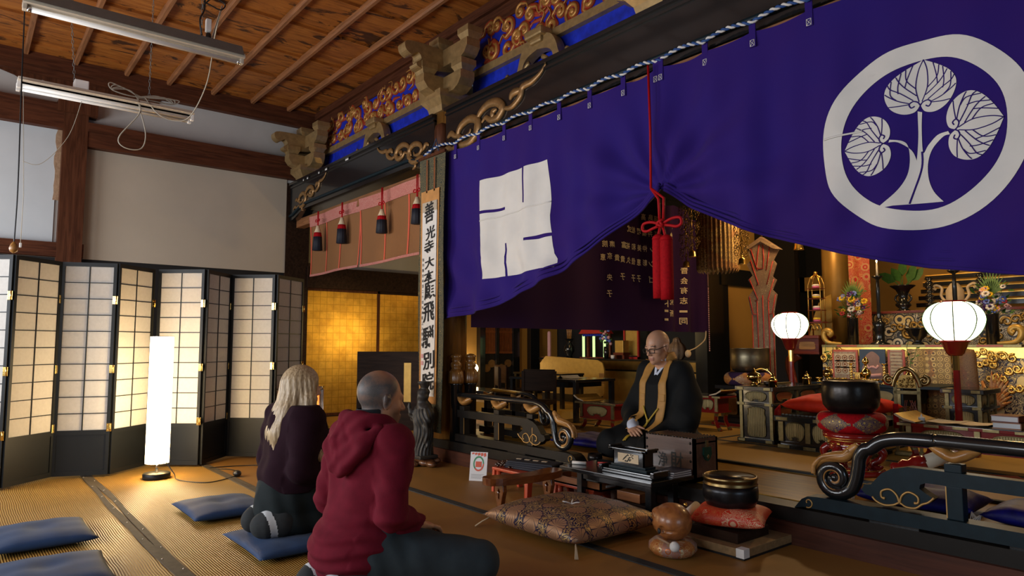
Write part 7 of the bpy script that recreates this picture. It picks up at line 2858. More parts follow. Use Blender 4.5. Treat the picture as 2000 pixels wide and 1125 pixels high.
# figures woven in the right part of the cloth: a bird with spread tail, cloud scrolls
b = MB()
b2 = MB()
def on_cloth(x, z, lift=0.012):
 v = (LZ - 0.03 - z) / (LZ - 0.30)
 return (x, LY0 + 0.02 - 0.03 * v - lift, z)
rng = random.Random(11)
for (cx, cz, r) in ((-2.16, 1.0, 0.07), (-2.30, 0.93, 0.05), (-2.05, 0.88, 0.06), (-2.22, 0.80, 0.05), (-2.04, 0.70, 0.06), (-2.32, 1.04, 0.05), (-3.84, 0.98, 0.07), (-3.83, 0.80, 0.06), (-3.74, 1.05, 0.05)):
 for k in range(3):
  sp = spiral(cx + (k - 1) * r * 1.1, cz + 0.02 * (k == 1), r * 0.62, 1.3, rng.uniform(0, 6), 20, 0.012, rng.choice((-1, 1)))
  b.tube([on_cloth(p[0], p[1]) for p in sp], 0.013, 6, flat=0.4, up=(0, 1, 0))
b.build('woven_cloud', 'gold_metal', t, world=True)
for k in range(9):
 a = 0.2 + 0.16 * k
 b2.tube([on_cloth(-2.28 + s_ * 0.30 * math.cos(a) * (0.6 + 0.05 * k), 0.52 + s_ * 0.36 * math.sin(a), 0.014) for s_ in (0, 0.3, 0.6, 0.85, 1.0)], [0.03, 0.026, 0.02, 0.012, 0.003], 6, flat=0.3, up=(0, 1, 0))
b2.tube([on_cloth(x, z, 0.016) for x, z in ((-2.34, 0.78), (-2.31, 0.68), (-2.26, 0.60), (-2.20, 0.52))], [0.012, 0.02, 0.045, 0.05], 8, flat=0.4, up=(0, 1, 0))
b2.build('woven_bird', 'brocade_orange', t, world=True)
# pictures standing before the cloth
for (pa, pb, ya, yb, nm, mm, lab) in ((1625, 1677, 683, 742, 'mandala_picture', 'mandala', 'left framed mandala picture of nine squares behind the brass vessels'), (1678, 1731, 682, 745, 'statue_photo', 'photo_blue', 'blue photograph of a stone seated figure, between the mandala pictures'), (1733, 1769, 683, 742, 'mandala_picture', 'mandala', 'right framed mandala picture of fine rows beside the gong stand')):
 y = 7.60
 a, c = atY(pa, ya, y), atY(pb, yb, y)
 t = thing(nm, lab, 'picture', ((a.x + c.x) / 2, y, AZ))
 w = c.x - a.x
 z0, z1 = 0.0, a.z - AZ
 b = MB()
 b.box(-w / 2, w / 2, 0, 0.015, z0, z1)
 b.build('board', 'vermilion' if mm == 'mandala' else mm, t)
 if mm == 'mandala':
  b = MB()
  b.box(-w / 2 + 0.02, w / 2 - 0.02, -0.002, 0.0, z0 + 0.02, z1 - 0.02)
  b.build('sheet', mm, t)
  if pa < 1700:
   b = MB()
   for i in range(3):
    for j in range(3):
     cx, cz = (i - 1) * (w - 0.06) / 3, z0 + 0.07 + (j + 0.5) * (z1 - 0.12) / 3
     b.box(cx - 0.036, cx + 0.036, -0.004, -0.002, cz - 0.042, cz + 0.042)
   b.build('square', 'cream_thread', t)
   b = MB()
   for i in range(3):
    for j in range(3):
     cx, cz = (i - 1) * (w - 0.06) / 3, z0 + 0.07 + (j + 0.5) * (z1 - 0.12) / 3
     b.tube([(cx + 0.026 * math.cos(a_ * PI / 8), -0.005, cz + 0.026 * math.sin(a_ * PI / 8)) for a_ in range(16)], 0.004, 5, closed=True)
     b.ball((cx, -0.005, cz), (0.012, 0.003, 0.012), 8, 5)
   b.build('circle', 'copper_lattice', t)
  else:
   b = MB()
   for j in range(9):
    b.box(-w / 2 + 0.03, w / 2 - 0.03, -0.004, -0.002, z0 + 0.05 + j * 0.034, z0 + 0.065 + j * 0.034)
   b.build('row', 'cream_thread', t)
 else:
  b = MB()
  h = z1
  fig = spline([(0, 0.93), (-0.05, 0.86), (-0.085, 0.74), (-0.08, 0.60), (-0.10, 0.52), (-0.125, 0.40), (-0.12, 0.28), (-0.145, 0.18), (-0.13, 0.08), (0.13, 0.08), (0.145, 0.18), (0.12, 0.28), (0.125, 0.40), (0.10, 0.52), (0.08, 0.60), (0.085, 0.74), (0.05, 0.86)], 4, True)
  b.prism([(p[0] * w / 0.30, p[1] * h) for p in fig], -0.003, 0.0)
  b.build('stone_figure', 'photo_stone', t)
  b = MB()
  for s in (-1, 1):
   b.tube([(s * 0.07 * w / 0.3, -0.004, h * 0.50), (s * 0.045 * w / 0.3, -0.006, h * 0.40), (0.0, -0.006, h * 0.46)], 0.014, 6, flat=0.5, up=(0, 1, 0))
  b.tube([(-0.10 * w / 0.3, -0.004, h * 0.2), (0, -0.006, h * 0.17), (0.10 * w / 0.3, -0.004, h * 0.2)], 0.022, 6, flat=0.4, up=(0, 1, 0))
  b.build('hands_and_knees', 'petal_pink', t)
# patterned cloths draped right of the pictures
y = 7.66
a, c = atY(1772, 681, y), atY(1863, 830, y)
m = MB()
m.grid(lambda u, v: (a.x + (c.x - a.x) * u + 0.02 * v, y + 0.01 * math.sin(u * 9), a.z + (ZP + 0.004 - a.z) * v), 20, 12)
m.grid(lambda u, v: (a.x + (c.x - a.x) * u + 0.02 * v, y + 0.008 + 0.01 * math.sin(u * 9), a.z + (ZP + 0.004 - a.z) * v), 20, 12, flip=True)
solid('altar_cloth', m, 'brocade_cell', 'gold hexagon brocade hanging before the altar right of the pictures', 'cloth', (a.x, y, ZP), norm=False)
a, c = atY(1874, 682, y - 0.25), atY(1897, 830, y - 0.25)
m = MB()
m.lathe([(0.085, 0.0), (0.075, 0.4), (0.062, 0.75), (0.05, 0.80), (0.0, 0.81)], (a.x + 0.05, y - 0.22, 0.285), 24, sx=1.2, sy=0.6)
m.box(a.x + 0.02, a.x + 0.08, y - 0.23, y - 0.21, ZP, 0.3)
solid('brown_drape', m, 'brocade_brown', 'dark brown patterned cloth hanging behind the right lantern pole', 'cloth', (a.x, y - 0.22, 0.28))
# things on the altar top
def vase_flowers(px, pyb, pyt, fl_top, label, seed, y=7.98):
 p = atY(px, pyb, y)
 t = thing('flower_vase', label, 'vase', (p.x, y, LZ), 0, 'flower vases on the altar')
 k = 0.30
 lathe_obj('vase', [(0.05, 0), (0.056, 0.004), (0.06, k), (0.062, k + 0.004), (0.054, k)], 'lacquer_black', t, seg=28)
 rng = random.Random(seed)
 cols = ['petal_yellow', 'petal_blue', 'petal_violet', 'petal_pink', 'petal_white', 'petal_red', 'petal_pink', 'petal_white', 'petal_blue', 'petal_yellow']
 stems, leaves, heads = MB(), MB(), {}
 top = (atY(px, pyt, y).z - LZ - k) * 1.02
 for i in range(30):
  a, r = rng.uniform(0, 6.28), rng.uniform(0.02, 0.15)
  hgt = k + rng.uniform(0.03, 0.62 * top)
  q = (r * math.cos(a), r * math.sin(a) * 0.7, hgt)
  stems.tube([(0.02 * math.cos(a), 0.02 * math.sin(a), k - 0.02), (q[0] * 0.6, q[1] * 0.6, k + (hgt - k) * 0.55), q], 0.0025, 4)
  mm = cols[i % len(cols)]
  hb = heads.setdefault(mm, MB())
  n_ = rng.choice((5, 7, 9))
  R_ = rng.uniform(0.016, 0.03)
  for j in range(n_):
   aa = 2 * PI * j / n_
   hb.ball((q[0] + R_ * math.cos(aa), q[1] + R_ * 0.5 * math.sin(aa) - 0.008, q[2] + R_ * 0.8 * math.sin(aa)), (R_ * 0.55, R_ * 0.4, R_ * 0.5), 6, 4)
 for i in range(46):
  a, r = rng.uniform(0, 6.28), rng.uniform(0.04, 0.16)
  z = k + rng.uniform(-0.01, 0.7 * top)
  q = Vector((r * math.cos(a), 0.7 * r * math.sin(a), z))
  e = Vector((math.cos(a) * 0.06, math.sin(a) * 0.04, rng.uniform(-0.03, 0.06)))
  s_ = Vector((-math.sin(a), math.cos(a), 0.6)).normalized() * rng.uniform(0.012, 0.022)
  leaves.m = i % 2
  leaves.add([q, q + e * 0.45 + s_, q + e, q + e * 0.45 - s_], [(0, 1, 2, 3)], False)
 leaves.m = 1
 for i in range(13):
  a = PI * (0.12 + 0.76 * i / 12)
  o_ = Vector((0.0, 0.02, k + top * 0.45))
  e = Vector((math.cos(a) * 0.16, 0, math.sin(a) * top * 0.58))
  s_ = Vector((-math.sin(a), 0, math.cos(a))) * 0.012
  leaves.add([o_, o_ + e * 0.5 + s_, o_ + e, o_ + e * 0.5 - s_], [(0, 1, 2, 3)], False)
 stems.build('stem', 'leaf_green', t)
 leaves.build('leaf', ['leaf_green', 'leaf_light'], t)
 for mm, hb in heads.items():
  hb.build(mm.replace('petal_', '') + '_flower', mm, t)
 return t
vase_flowers(1667, 668, 545, 545, 'black vase of mixed flowers and palm leaf beside the red banner', 5)
vase_flowers(1940, 668, 530, 530, 'black vase of mixed flowers right of the large lantern', 8)
def candlestick(px, y, top_py, label, lit):
 p = atY(px, 668, y)
 h = atY(px, top_py, y).z - LZ
 t = thing('candlestick', label, 'candlestick', (p.x, y, LZ), 0, 'black candlesticks on the altar')
 lathe_obj('stem', [(0.10, 0), (0.10, 0.012), (0.06, 0.03), (0.052, 0.06), (0.05, 0.14), (0.062, 0.16), (0.055, 0.20), (0.07, 0.23), (0.03, 0.27), (0.022, 0.31), (0.03, 0.33), (0.02, 0.36), (0.022, h * 0.75), (0.017, h - 0.04), (0.055, h - 0.012), (0.062, h), (0.05, h - 0.002), (0.0, h - 0.01)], 'lacquer_black', t, seg=28)
 lathe_obj('candle', [(0.011, h - 0.01), (0.009, h + 0.15), (0.0, h + 0.152)], 'candle_wax', t, seg=14)
 if lit:
  lathe_obj('flame', [(0.002, h + 0.15), (0.009, h + 0.168), (0.006, h + 0.19), (0.0, h + 0.21)], 'flame', t, seg=12)
 return t
candlestick(1719, 7.98, 539, 'black candlestick with a lit white candle left of the low black burner', True)
candlestick(1870, 8.02, 527, 'black candlestick rising behind the large right lantern', False)
p = atY(1793, 668, 7.95)
t = thing('altar_burner', 'low wide black incense burner between the altar candlesticks', 'incense burner', (p.x, 7.95, LZ))
lathe_obj('bowl', [(0.055, 0), (0.06, 0.01), (0.035, 0.03), (0.04, 0.05), (0.085, 0.09), (0.095, 0.14), (0.125, 0.165), (0.13, 0.175), (0.10, 0.165), (0.07, 0.10)], 'lacquer_black', t, seg=32)
# upper tier
UY0, UZ = 8.55, 1.50
ux0, ux1 = atY(1692, 620, UY0).x, 0.2
t = thing('altar_tier', 'upper altar tier hung with gold dragon and cloud brocade on black', 'altar tier', (ux0, UY0, ZP))
b = MB()
b.grid(lambda u, v: (ux0 + (ux1 - ux0) * u, UY0 + 0.01 * math.sin(u * 60) * v, UZ + (0.9 - UZ) * v), 90, 10)
b.build('brocade_cloth', 'brocade_dragon', t, world=True, norm=False)
b = MB()
b.box(ux0 - 0.05, ux1, UY0 - 0.02, UY0 + 0.6, UZ, UZ + 0.03, 0.004)
b.build('top', 'red_wood', t, world=True)
b = MB()
b.box(ux0 + 0.03, ux1, UY0 + 0.05, UY0 + 0.55, ZP, UZ)
b.build('core', 'dark_void', t, world=True)
b = MB()
rng = random.Random(14)
for i in range(34):
 cx, cz = ux0 + 0.08 + i * 0.075, rng.uniform(1.16, 1.44)
 sp = spiral(cx, cz, rng.uniform(0.04, 0.075), rng.uniform(0.9, 1.5), rng.uniform(0, 6), 18, 0.012, rng.choice((-1, 1)))
 b.tube([(q[0], UY0 - 0.008, q[1]) for q in sp], rng.uniform(0.010, 0.020), 6, flat=0.4, up=(0, 1, 0))
b.build('woven_cloud', 'gold_lace', t, world=True)
# on the upper tier: black vase with lotus leaves, twisted posts, an ornament
UT = UZ + 0.03
p = atY(1765, 600, 8.75)
t = thing('lotus_vase', 'black trumpet vase with broad green leaves on the upper tier', 'vase', (p.x, 8.75, UT))
lathe_obj('vase', [(0.07, 0), (0.075, 0.01), (0.045, 0.03), (0.085, 0.07), (0.085, 0.09), (0.05, 0.11), (0.05, 0.2), (0.08, 0.26), (0.135, 0.30), (0.14, 0.31), (0.10, 0.29)], 'lacquer_black', t, seg=28)
b = MB()
for s in (-1, 1):
 b.tube([(s * (0.05 + 0.04 * math.sin(i * PI / 8)), 0, 0.10 + 0.014 * i) for i in range(9)], 0.012, 8)
b.build('handle', 'lacquer_black', t)
b = MB()
for (x, z, a, L_) in ((-0.08, 0.36, 2.6, 0.22), (0.1, 0.36, 0.8, 0.2), (0.0, 0.42, 1.5, 0.2), (-0.02, 0.36, 2.1, 0.2), (0.06, 0.34, 1.2, 0.25)):
 e = Vector((math.cos(a), 0, math.sin(a)))
 s_ = Vector((-math.sin(a), 0.3, math.cos(a))) * 0.06
 o_ = Vector((x * 0.3, 0, 0.29))
 q = Vector((x, 0, z))
 b.tube([o_, q], 0.006, 5)
 b.add([q, q + e * L_ * 0.3 + s_, q + e * L_ * 0.7 + s_ * 0.8, q + e * L_, q + e * L_ * 0.7 - s_ * 0.8, q + e * L_ * 0.3 - s_], [(0, 1, 2, 3, 4, 5)], False)
b.build('leaf', 'leaf_green', t)
for px, lab in ((1817, 'black beaded ornament stand on the upper tier, left one'), (1918, 'black beaded ornament stand on the upper tier, right one')):
 p = atY(px, 600, 8.72)
 t = thing('ornament_stand', lab, 'stand', (p.x, 8.72, UT), 0, 'beaded stands on the upper tier')
 lathe_obj('stand', [(0.05, 0), (0.05, 0.03)] + [q for k in range(7) for q in ((0.02, 0.04 + 0.05 * k), (0.05, 0.065 + 0.05 * k), (0.02, 0.09 + 0.05 * k))], 'lacquer_black', t, seg=16)
p = atY(1866, 590, 8.8)
t = thing('gilt_ornament', 'pale gilt scroll-eared ornament on the upper tier behind the candlestick', 'ornament', (p.x, 8.8, UT))
b = MB()
b.lathe([(0.08, 0), (0.06, 0.06), (0.09, 0.12), (0.09, 0.22), (0.04, 0.30), (0.0, 0.32)], (0, 0, 0), 20)
for s in (-1, 1):
 sp = spline([(s * 0.08, 0.08), (s * 0.14, 0.16), (s * 0.13, 0.25), (s * 0.19, 0.29), (s * 0.22, 0.26), (s * 0.19, 0.24)], 5)
 b.tube([(q[0], 0, q[1]) for q in sp], 0.016, 8)
b.build('ornament', 'cream_thread', t)
m = MB()
for i in range(5):
 m.box(atY(1790, 600, 9.3).x, 0.2, 9.3 + 0.08 * i, 9.36 + 0.08 * i, 1.60 + 0.09 * i, 1.66 + 0.09 * i)
m.v = m.v
st_obj = m.build('tier_steps', 'lacquer_black')
tag(st_obj, 'dark stepped shelf with gilt edges high behind the altar', 'shelf')
m = MB()
for i in range(5):
 m.box(atY(1790, 600, 9.3).x, 0.2, 9.296 + 0.08 * i, 9.30 + 0.08 * i, 1.65 + 0.09 * i, 1.663 + 0.09 * i)
o = m.build('gilt_edge', 'gold_metal', st_obj)
# red banner beside the pillar
y = 8.35
a, c = atY(1656, 500, y), atY(1704, 668, y)
m = MB()
m.grid(lambda u, v: (a.x + (c.x - a.x) * u, y + 0.012 * math.sin(u * 8), 2.35 + (1.14 - 2.35) * v), 16, 20)
m.grid(lambda u, v: (a.x + (c.x - a.x) * u, y + 0.006 + 0.012 * math.sin(u * 8), 2.35 + (1.14 - 2.35) * v), 16, 20, flip=True)
solid('altar_banner', m, 'brocade_red', 'red brocade banner with pale chrysanthemums beside the gilded pillar', 'banner', (a.x, y, 1.14), norm=False)
# stand with a tower of sweets
y = 7.95
p = atY(1597, 655, y)
tz0 = p.z
a, c = atY(1556, 690, y), atY(1700, 690, y)
t = thing('offering_table', 'reddish brown table with curved legs left of the altar', 'table', (p.x, y, ZP))
b = MB()
b.box(a.x - 0.02, LX0 - 0.03, y - 0.14, y + 0.3, tz0 - 0.04, tz0, 0.005)
b.box(a.x + 0.02, LX0 - 0.05, y - 0.10, y + 0.26, tz0 - 0.20, tz0 - 0.04)
b.box(a.x - 0.0, LX0 - 0.04, y - 0.12, y + 0.28, tz0 - 0.225, tz0 - 0.20, 0.004)
b.build('top', 'red_wood', t, world=True)
b = MB()
L = spline([(a.x + 0.05, y - 0.05, tz0 - 0.22), (a.x - 0.06, y - 0.06, tz0 - 0.33), (a.x - 0.02, y - 0.05, tz0 - 0.6), (a.x + 0.04, y - 0.05, ZP)], 6)
b.tube(L, [0.07 - 0.03 * i / len(L) for i in range(len(L))], 10, flat=0.6, up=(0, 1, 0))
b.build('leg', 'red_wood', t, world=True)
b = MB()
b.prism([(p_[0] + (a.x + LX0) / 2, p_[1] + tz0 - 0.12) for p_ in soft_panel(0.2, 0.09)], y - 0.105, y - 0.10)
b.build('panel', 'carved_wood', t, world=True)
t = thing('sweet_tower', 'slender gilt étagère holding four round sweets', 'étagère', (p.x, y, tz0))
t['label'] = 'slender gilt tiered stand holding four pink and yellow sweets'
t['category'] = 'stand'
b = MB()
for s in (-1, 1):
 for yy in (-0.05, 0.05):
  b.tube([(s * 0.078, yy, 0.0), (s * 0.074, yy, 0.60), (s * 0.05, yy * 0.8, 0.68), (0, 0, 0.735)], 0.008, 6)
b.build('frame', 'gold_metal', t)
b = MB()
for z in (0.16, 0.30, 0.44, 0.56):
 b.box(-0.085, 0.085, -0.06, 0.06, z - 0.008, z)
b.box(-0.10, 0.10, -0.07, 0.07, 0.145, 0.16)
b.build('shelf', 'red_wood', t)
b = MB()
for s in (-1, 0, 1):
 b.tube([(s * 0.045 - 0.04 + 0.08 * i / 8, -0.06, 0.06 + 0.07 * math.sin(PI * i / 8)) for i in range(9)], 0.007, 6)
b.ball((0, 0, 0.745), 0.024, 10, 8)
for s in (-1, 1):
 b.ball((s * 0.05, 0, 0.69), 0.02, 10, 6)
b.build('ornament', 'gold_metal', t)
for k, z in enumerate((0.16, 0.30, 0.44, 0.56)):
 tt = thing('round_sweet', ('lowest yellow and pink round sweet on the gilt stand', 'second round sweet from below, pink under white, on the gilt stand', 'third round sweet from below, yellow under white, on the gilt stand', 'topmost round sweet, pink under white, on the gilt stand')[k], 'sweet', (p.x, y, tz0 + z + 0.0005), 0, 'round sweets on the gilt stand')
 lathe_obj('lower_half', [(0.03, 0), (0.042, 0.006), (0.043, 0.022), (0.04, 0.026)], ('sweet_pink', 'sweet_pink', 'sweet_yellow', 'sweet_pink')[k], tt)
 lathe_obj('upper_half', [(0.04, 0.0265), (0.043, 0.03), (0.043, 0.042), (0.03, 0.05), (0.0, 0.051)], ('sweet_yellow', 'petal_white', 'petal_white', 'petal_white')[k], tt)
# gold fan-like board behind the sweets and pillar
m = MB()
y = 8.25
a = atY(1592, 655, y)
m.prism([(a.x - 0.07, 1.25), (a.x + 0.22, 1.25), (a.x + 0.22, 1.75), (a.x + 0.15, 1.72), (a.x + 0.06, 1.65), (a.x - 0.02, 1.45)], y, y + 0.02)
solid('gold_board', m, 'gold_panel_dull', 'gold curved-edge board behind the tower of sweets', 'board', (a.x, y, 1.25))
# paper lanterns on poles --------------------------------------------------------------------------
def lantern(x, y, zc, r, label, mat='lantern_paper'):
 t = thing('standing_lantern', label, 'lantern', (x, y, ZP))
 z = zc - ZP
 b = MB()
 prof = []
 for i in range(25):
  a = -1.12 + 2.36 * i / 24
  prof.append((r * math.cos(a) ** 0.75 * (1.0 if a > 0 else 1 - 0.10 * abs(a)), z + r * 0.88 * math.sin(a) * (0.80 if a > 0 else 0.95)))
 b.lathe(prof, (0, 0, 0), 48, cap=False)
 sh = b.build('paper_globe', mat, t)
 b = MB()
 for k in range(8):
  a = k * PI / 4 + 0.3
  b.tube([((q[0] + 0.002) * math.cos(a), (q[0] + 0.002) * math.sin(a), q[1]) for q in prof], 0.0048, 5)
 b.build('rib', 'leaf_green', t)
 b = MB()
 zb = prof[0][1]
 rb = prof[0][0]
 b.lathe([(rb * 0.45, zb - 0.13), (rb * 0.62, zb - 0.11), (rb * 0.95, zb - 0.02), (rb * 1.05, zb - 0.015), (rb * 1.05, zb)], (0, 0, 0), 32)
 b.build('collar', 'lacquer_red', t)
 b = MB()
 zt = prof[-1][1]
 b.lathe([(prof[-1][0] * 1.02, zt), (prof[-1][0] * 1.02, zt + 0.012), (prof[-1][0] * 0.7, zt + 0.014)], (0, 0, 0), 32, cap=False)
 b.build('top_ring', 'lacquer_red', t)
 b = MB()
 b.lathe([(0.026, zb - 0.25), (0.026, zb - 0.13)], (0, 0, 0), 8, smooth=False)
 b.build('gilt_sleeve', 'brass_bright', t)
 b = MB()
 b.lathe([(0.03, 0.04), (0.026, zb - 0.25)], (0, 0, 0), 8, smooth=False)
 b.lathe([(0.14, 0), (0.14, 0.02), (0.05, 0.045), (0.03, 0.06)], (0, 0, 0), 24)
 b.build('pole', 'lacquer_red', t)
 return t
pl = atY(1543, 640, 7.0)
lantern(pl.x, pl.y, pl.z + 0.03, 0.19, 'round glowing paper lantern on a pole behind the left cabinet')
pl = atY(1863, 632, 6.5)
lantern(pl.x, pl.y, pl.z + 0.03, 0.225, 'larger round glowing paper lantern on a pole in front of the altar, right')
# great bowl far left of the cabinet --------------------------------------------------------------
hx, hy = -4.45, 7.12
t = thing('bowl_table', 'black square stand with carved gilt panels under the bronze bowl', 'stand', (hx, hy, ZP))
b = MB()
b.box(-0.30, 0.30, -0.28, 0.28, 0.0, 0.04, 0.004)
b.box(-0.26, 0.26, -0.24, 0.24, 0.04, 0.09, 0.004)
b.box(-0.22, 0.22, -0.2, 0.2, 0.09, 0.41)
b.box(-0.28, 0.28, -0.26, 0.26, 0.41, 0.45, 0.004)
b.build('body', 'lacquer_black', t)
b = MB()
for s in (-1, 1):
 b.box(s * 0.22 - 0.02, s * 0.22 + 0.02, -0.21, -0.19, 0.09, 0.41)
 b.box(s * 0.22 - 0.01, s * 0.22 + 0.01, 0.18, 0.21, 0.09, 0.41)
b.build('post', 'fitting', t)
for cx in (-0.10, 0.11):
 panel_on(t, 'carved_panel', 'gold_carving', [(p[0] + 0, p[1]) for p in soft_panel(0.16, 0.25)], cx, 0.25, 'Y-', -0.2, 0.02)
panel_on(t, 'carved_panel', 'gold_carving', soft_panel(0.22, 0.25), 0.0, 0.25, 'X+', 0.22, 0.02)
b = MB()
b.box(-0.31, 0.31, -0.30, -0.28, 0.0, 0.03)
b.box(0.30, 0.32, -0.30, 0.28, 0.0, 0.03)
b.build('red_base', 'lacquer_red', t)
cu = thing('bowl_pad', 'round orange and purple brocade cushion under the bronze bowl', 'cushion', (hx, hy, ZP + 0.451))
round_cushion_diamonds('pad', cu, 0.275, 0.15, ['purple_dark', 'brocade_orange'], 6, 0, 0.62)
t = thing('bronze_bowl', 'wide bronze bowl gong on the orange cushion behind the priest', 'bowl', (hx + 0.02, hy, ZP + 0.60))
b = MB()
b.lathe([(0.0, 0.0), (0.15, 0.0), (0.195, 0.02), (0.214, 0.08), (0.218, 0.18), (0.217, 0.27), (0.221, 0.275), (0.212, 0.275)], (0, 0, 0), 48)
b.build('body', 'bronze_bowl', t)
b = MB()
b.lathe([(0.212, 0.274), (0.205, 0.1), (0.0, 0.03)], (0, 0, 0), 40)
b.build('inside', 'bronze_black', t)
# small red tables behind the priest
red_table(-5.05, -4.25, 6.25, 6.55, 0.375, 'small red table with curved legs right behind the priest', (False, True), 3)
red_table(-5.50, -4.9, 5.35, 5.7, 0.30, 'small red table left of the priest, under the name curtain', (True, False), 1)
# hanging banner, canopy and pendants ------------------------------------------------------------
y = 7.72
def bp(px, py):
 q = atY(px, py, y)
 return (q.x, q.z)
t = thing('hanging_banner', 'tall silvery brown patchwork temple banner edged in red cord', 'banner', (bp(1490, 460)[0], y, 0.6))
ol = [(1488, 463), (1497, 468), (1523, 484), (1511, 508), (1517, 515), (1509, 540), (1517, 547), (1509, 566), (1518, 575), (1512, 610), (1513, 640), (1516, 745), (1473, 745), (1470, 640), (1468, 615), (1461, 580), (1472, 565), (1461, 547), (1470, 538), (1458, 517), (1467, 508), (1458, 486), (1482, 466)]
b = MB()
b.prism([bp(*q) for q in ol], y, y + 0.01)
b.build('cloth', 'banner_silver', t, world=True)
b = MB()
for L in ([(1483, 478), (1480, 500), (1478, 523), (1484, 525), (1491, 524), (1492, 505), (1490, 478)], [(1466, 485), (1480, 528)], [(1504, 480), (1497, 528)], [(1466, 508), (1482, 555), (1478, 558)], [(1510, 510), (1498, 556)], [(1464, 545), (1481, 585), (1475, 588)], [(1512, 545), (1500, 585), (1504, 588)], [(1464, 580), (1472, 614), (1478, 614)], [(1515, 575), (1509, 612), (1503, 614)],
          [(1479, 588), (1481, 640), (1484, 745)], [(1490, 577), (1492, 640), (1494, 745)], [(1501, 588), (1503, 640), (1506, 745)], [(1470, 615), (1474, 745)], [(1511, 612), (1515, 745)]):
 b.tube([(bp(*q)[0], y - 0.006, bp(*q)[1]) for q in L], 0.0055, 5)
b.build('red_piping', 'vermilion_dark', t, world=True)
b = MB()
rf = [bp(1455, 487), bp(1488, 463), bp(1526, 487), bp(1513, 486), bp(1488, 472), bp(1464, 488)]
b.prism(rf, y - 0.04, y + 0.04)
b.build('cap', 'banner_silver', t, world=True)
b = MB()
for k in range(6):
 z = bp(1488, 463)[1] + 0.03 + 0.035 * k
 b.ball((bp(1487 + (k % 2) * 3, 460)[0], y, z), 0.016, 8, 6)
b.tube([(bp(1488, 463)[0], y, bp(1488, 463)[1]), (bp(1488, 463)[0], y, 3.9)], 0.006, 5)
b.build('hanger', 'gold_lace', t, world=True)
hx2, hy2 = atY(1402, 500, 6.95).x, 6.95
zb = atY(1402, 533, 6.95).z
t = thing('canopy_curtain', 'gold pleated brocade curtain hanging round a canopy left of the banner', 'canopy', (hx2, hy2, zb))
b = MB()
n = 30
prof = []
R_ = 0.235
bot, top = [], []
for j in range(n * 4):
 a = 2 * PI * j / (n * 4)
 ph = (j % 4) / 4
 k = R_ * (1.0 + 0.055 * math.cos(2 * PI * ph))
 zz = 0.04 * abs(ph - 0.5) * 2
 bot.append((k * math.cos(a), k * math.sin(a), zz))
 top.append((k * 0.97 * math.cos(a), k * 0.97 * math.sin(a), 0.85))
b.ring([bot, [(p[0], p[1], 0.4) for p in bot], top], True, False, False, True)
b.build('pleats', 'brocade_cell', t)
b = MB()
b.lathe([(0.0, 0.85), (0.28, 0.85), (0.30, 0.9), (0.26, 0.95), (0.0, 1.05)], (0, 0, 0), 32)
b.tube([(0, 0, 1.0), (0, 0, 3.9 - zb)], 0.01, 6)
b.build('canopy_top', 'gold_carving', t)
def pendant(px, py0, py1, y, label, seed, bell=True):
 a, c = atY(px, py0, y), atY(px, py1, y)
 L_ = a.z - c.z
 t = thing('lace_pendant', label, 'pendant', (a.x, y, c.z), 0, 'gilt openwork pendants')
 rng = random.Random(seed)
 b = MB()
 n = max(3, int(L_ / 0.17))
 for i in range(n):
  z = 0.10 + (L_ - 0.1) * (i + 0.5) / n
  rr = 0.075 + 0.02 * rng.random()
  for k in range(10):
   an = k * PI / 5
   q = (rr * math.cos(an) * 1.0, 0.35 * rr * math.sin(an), z + 0.05 * math.sin(an * 2) - 0.02)
   b.tube([(q[0] + 0.017 * math.cos(s_ * PI / 3), q[1], q[2] + 0.017 * math.sin(s_ * PI / 3)) for s_ in range(6)], 0.0045, 4, closed=True)
   if k % 2 == 0:
    b.tube([(0, 0, z + 0.06), (q[0] * 0.6, q[1], z + 0.03), q], 0.004, 4)
   b.ball((q[0], q[1], q[2] - 0.03), 0.007, 6, 4)
 b.tube([(0, 0, 0.05), (0, 0, L_)], 0.005, 5)
 b.build('openwork', 'gold_lace', t)
 b = MB()
 b.tube([(0, 0, L_), (0, 0, 3.9 - c.z)], 0.004, 5)
 b.build('hanger', 'gold_lace', t)
 b = MB()
 b.lathe([(0.046, 0.0), (0.040, 0.01), (0.036, 0.05), (0.028, 0.065), (0.008, 0.075), (0.006, 0.1)], (0, 0, 0), 20)
 b.build('bell', 'gold_metal', t)
 return t
pendant(1338, 395, 522, 6.6, 'gilt openwork pendant with small bell between red tassel and canopy curtain', 3)
pendant(1350, 400, 502, 6.35, 'shorter gilt openwork pendant with bell hugging the canopy curtain on the left', 5)
pendant(1447, 430, 517, 6.5, 'gilt openwork pendant with bell on the right of the canopy curtain', 4)
pb = atY(1560, 488, 7.3)
t = thing('hanging_bell', 'small brass bell hanging below the curtain hem near the left lantern', 'bell', (pb.x, 7.3, pb.z))
lathe_obj('bell', [(0.058, 0.0), (0.05, 0.012), (0.042, 0.07), (0.03, 0.085), (0.008, 0.095), (0.006, 0.13)], 'gold_metal', t)
b = MB()
b.tube([(0, 0, 0.12), (0, 0, 3.9 - pb.z)], 0.005, 5)
b.build('hanger', 'gold_lace', t)
# hung cord of pale beads beside the black post
b = MB()
a = atY(1383, 560, 7.7)
for k in range(34):
 b.ball((a.x, 7.7, a.z - 0.02 - 0.025 * k), 0.009, 6, 4)
b.tube([(a.x, 7.7, a.z), (a.x, 7.7, 3.9)], 0.004, 5)
tag(b.build('bead_cord', 'petal_pink', None), 'string of pale beads hanging along the black post', 'cord')
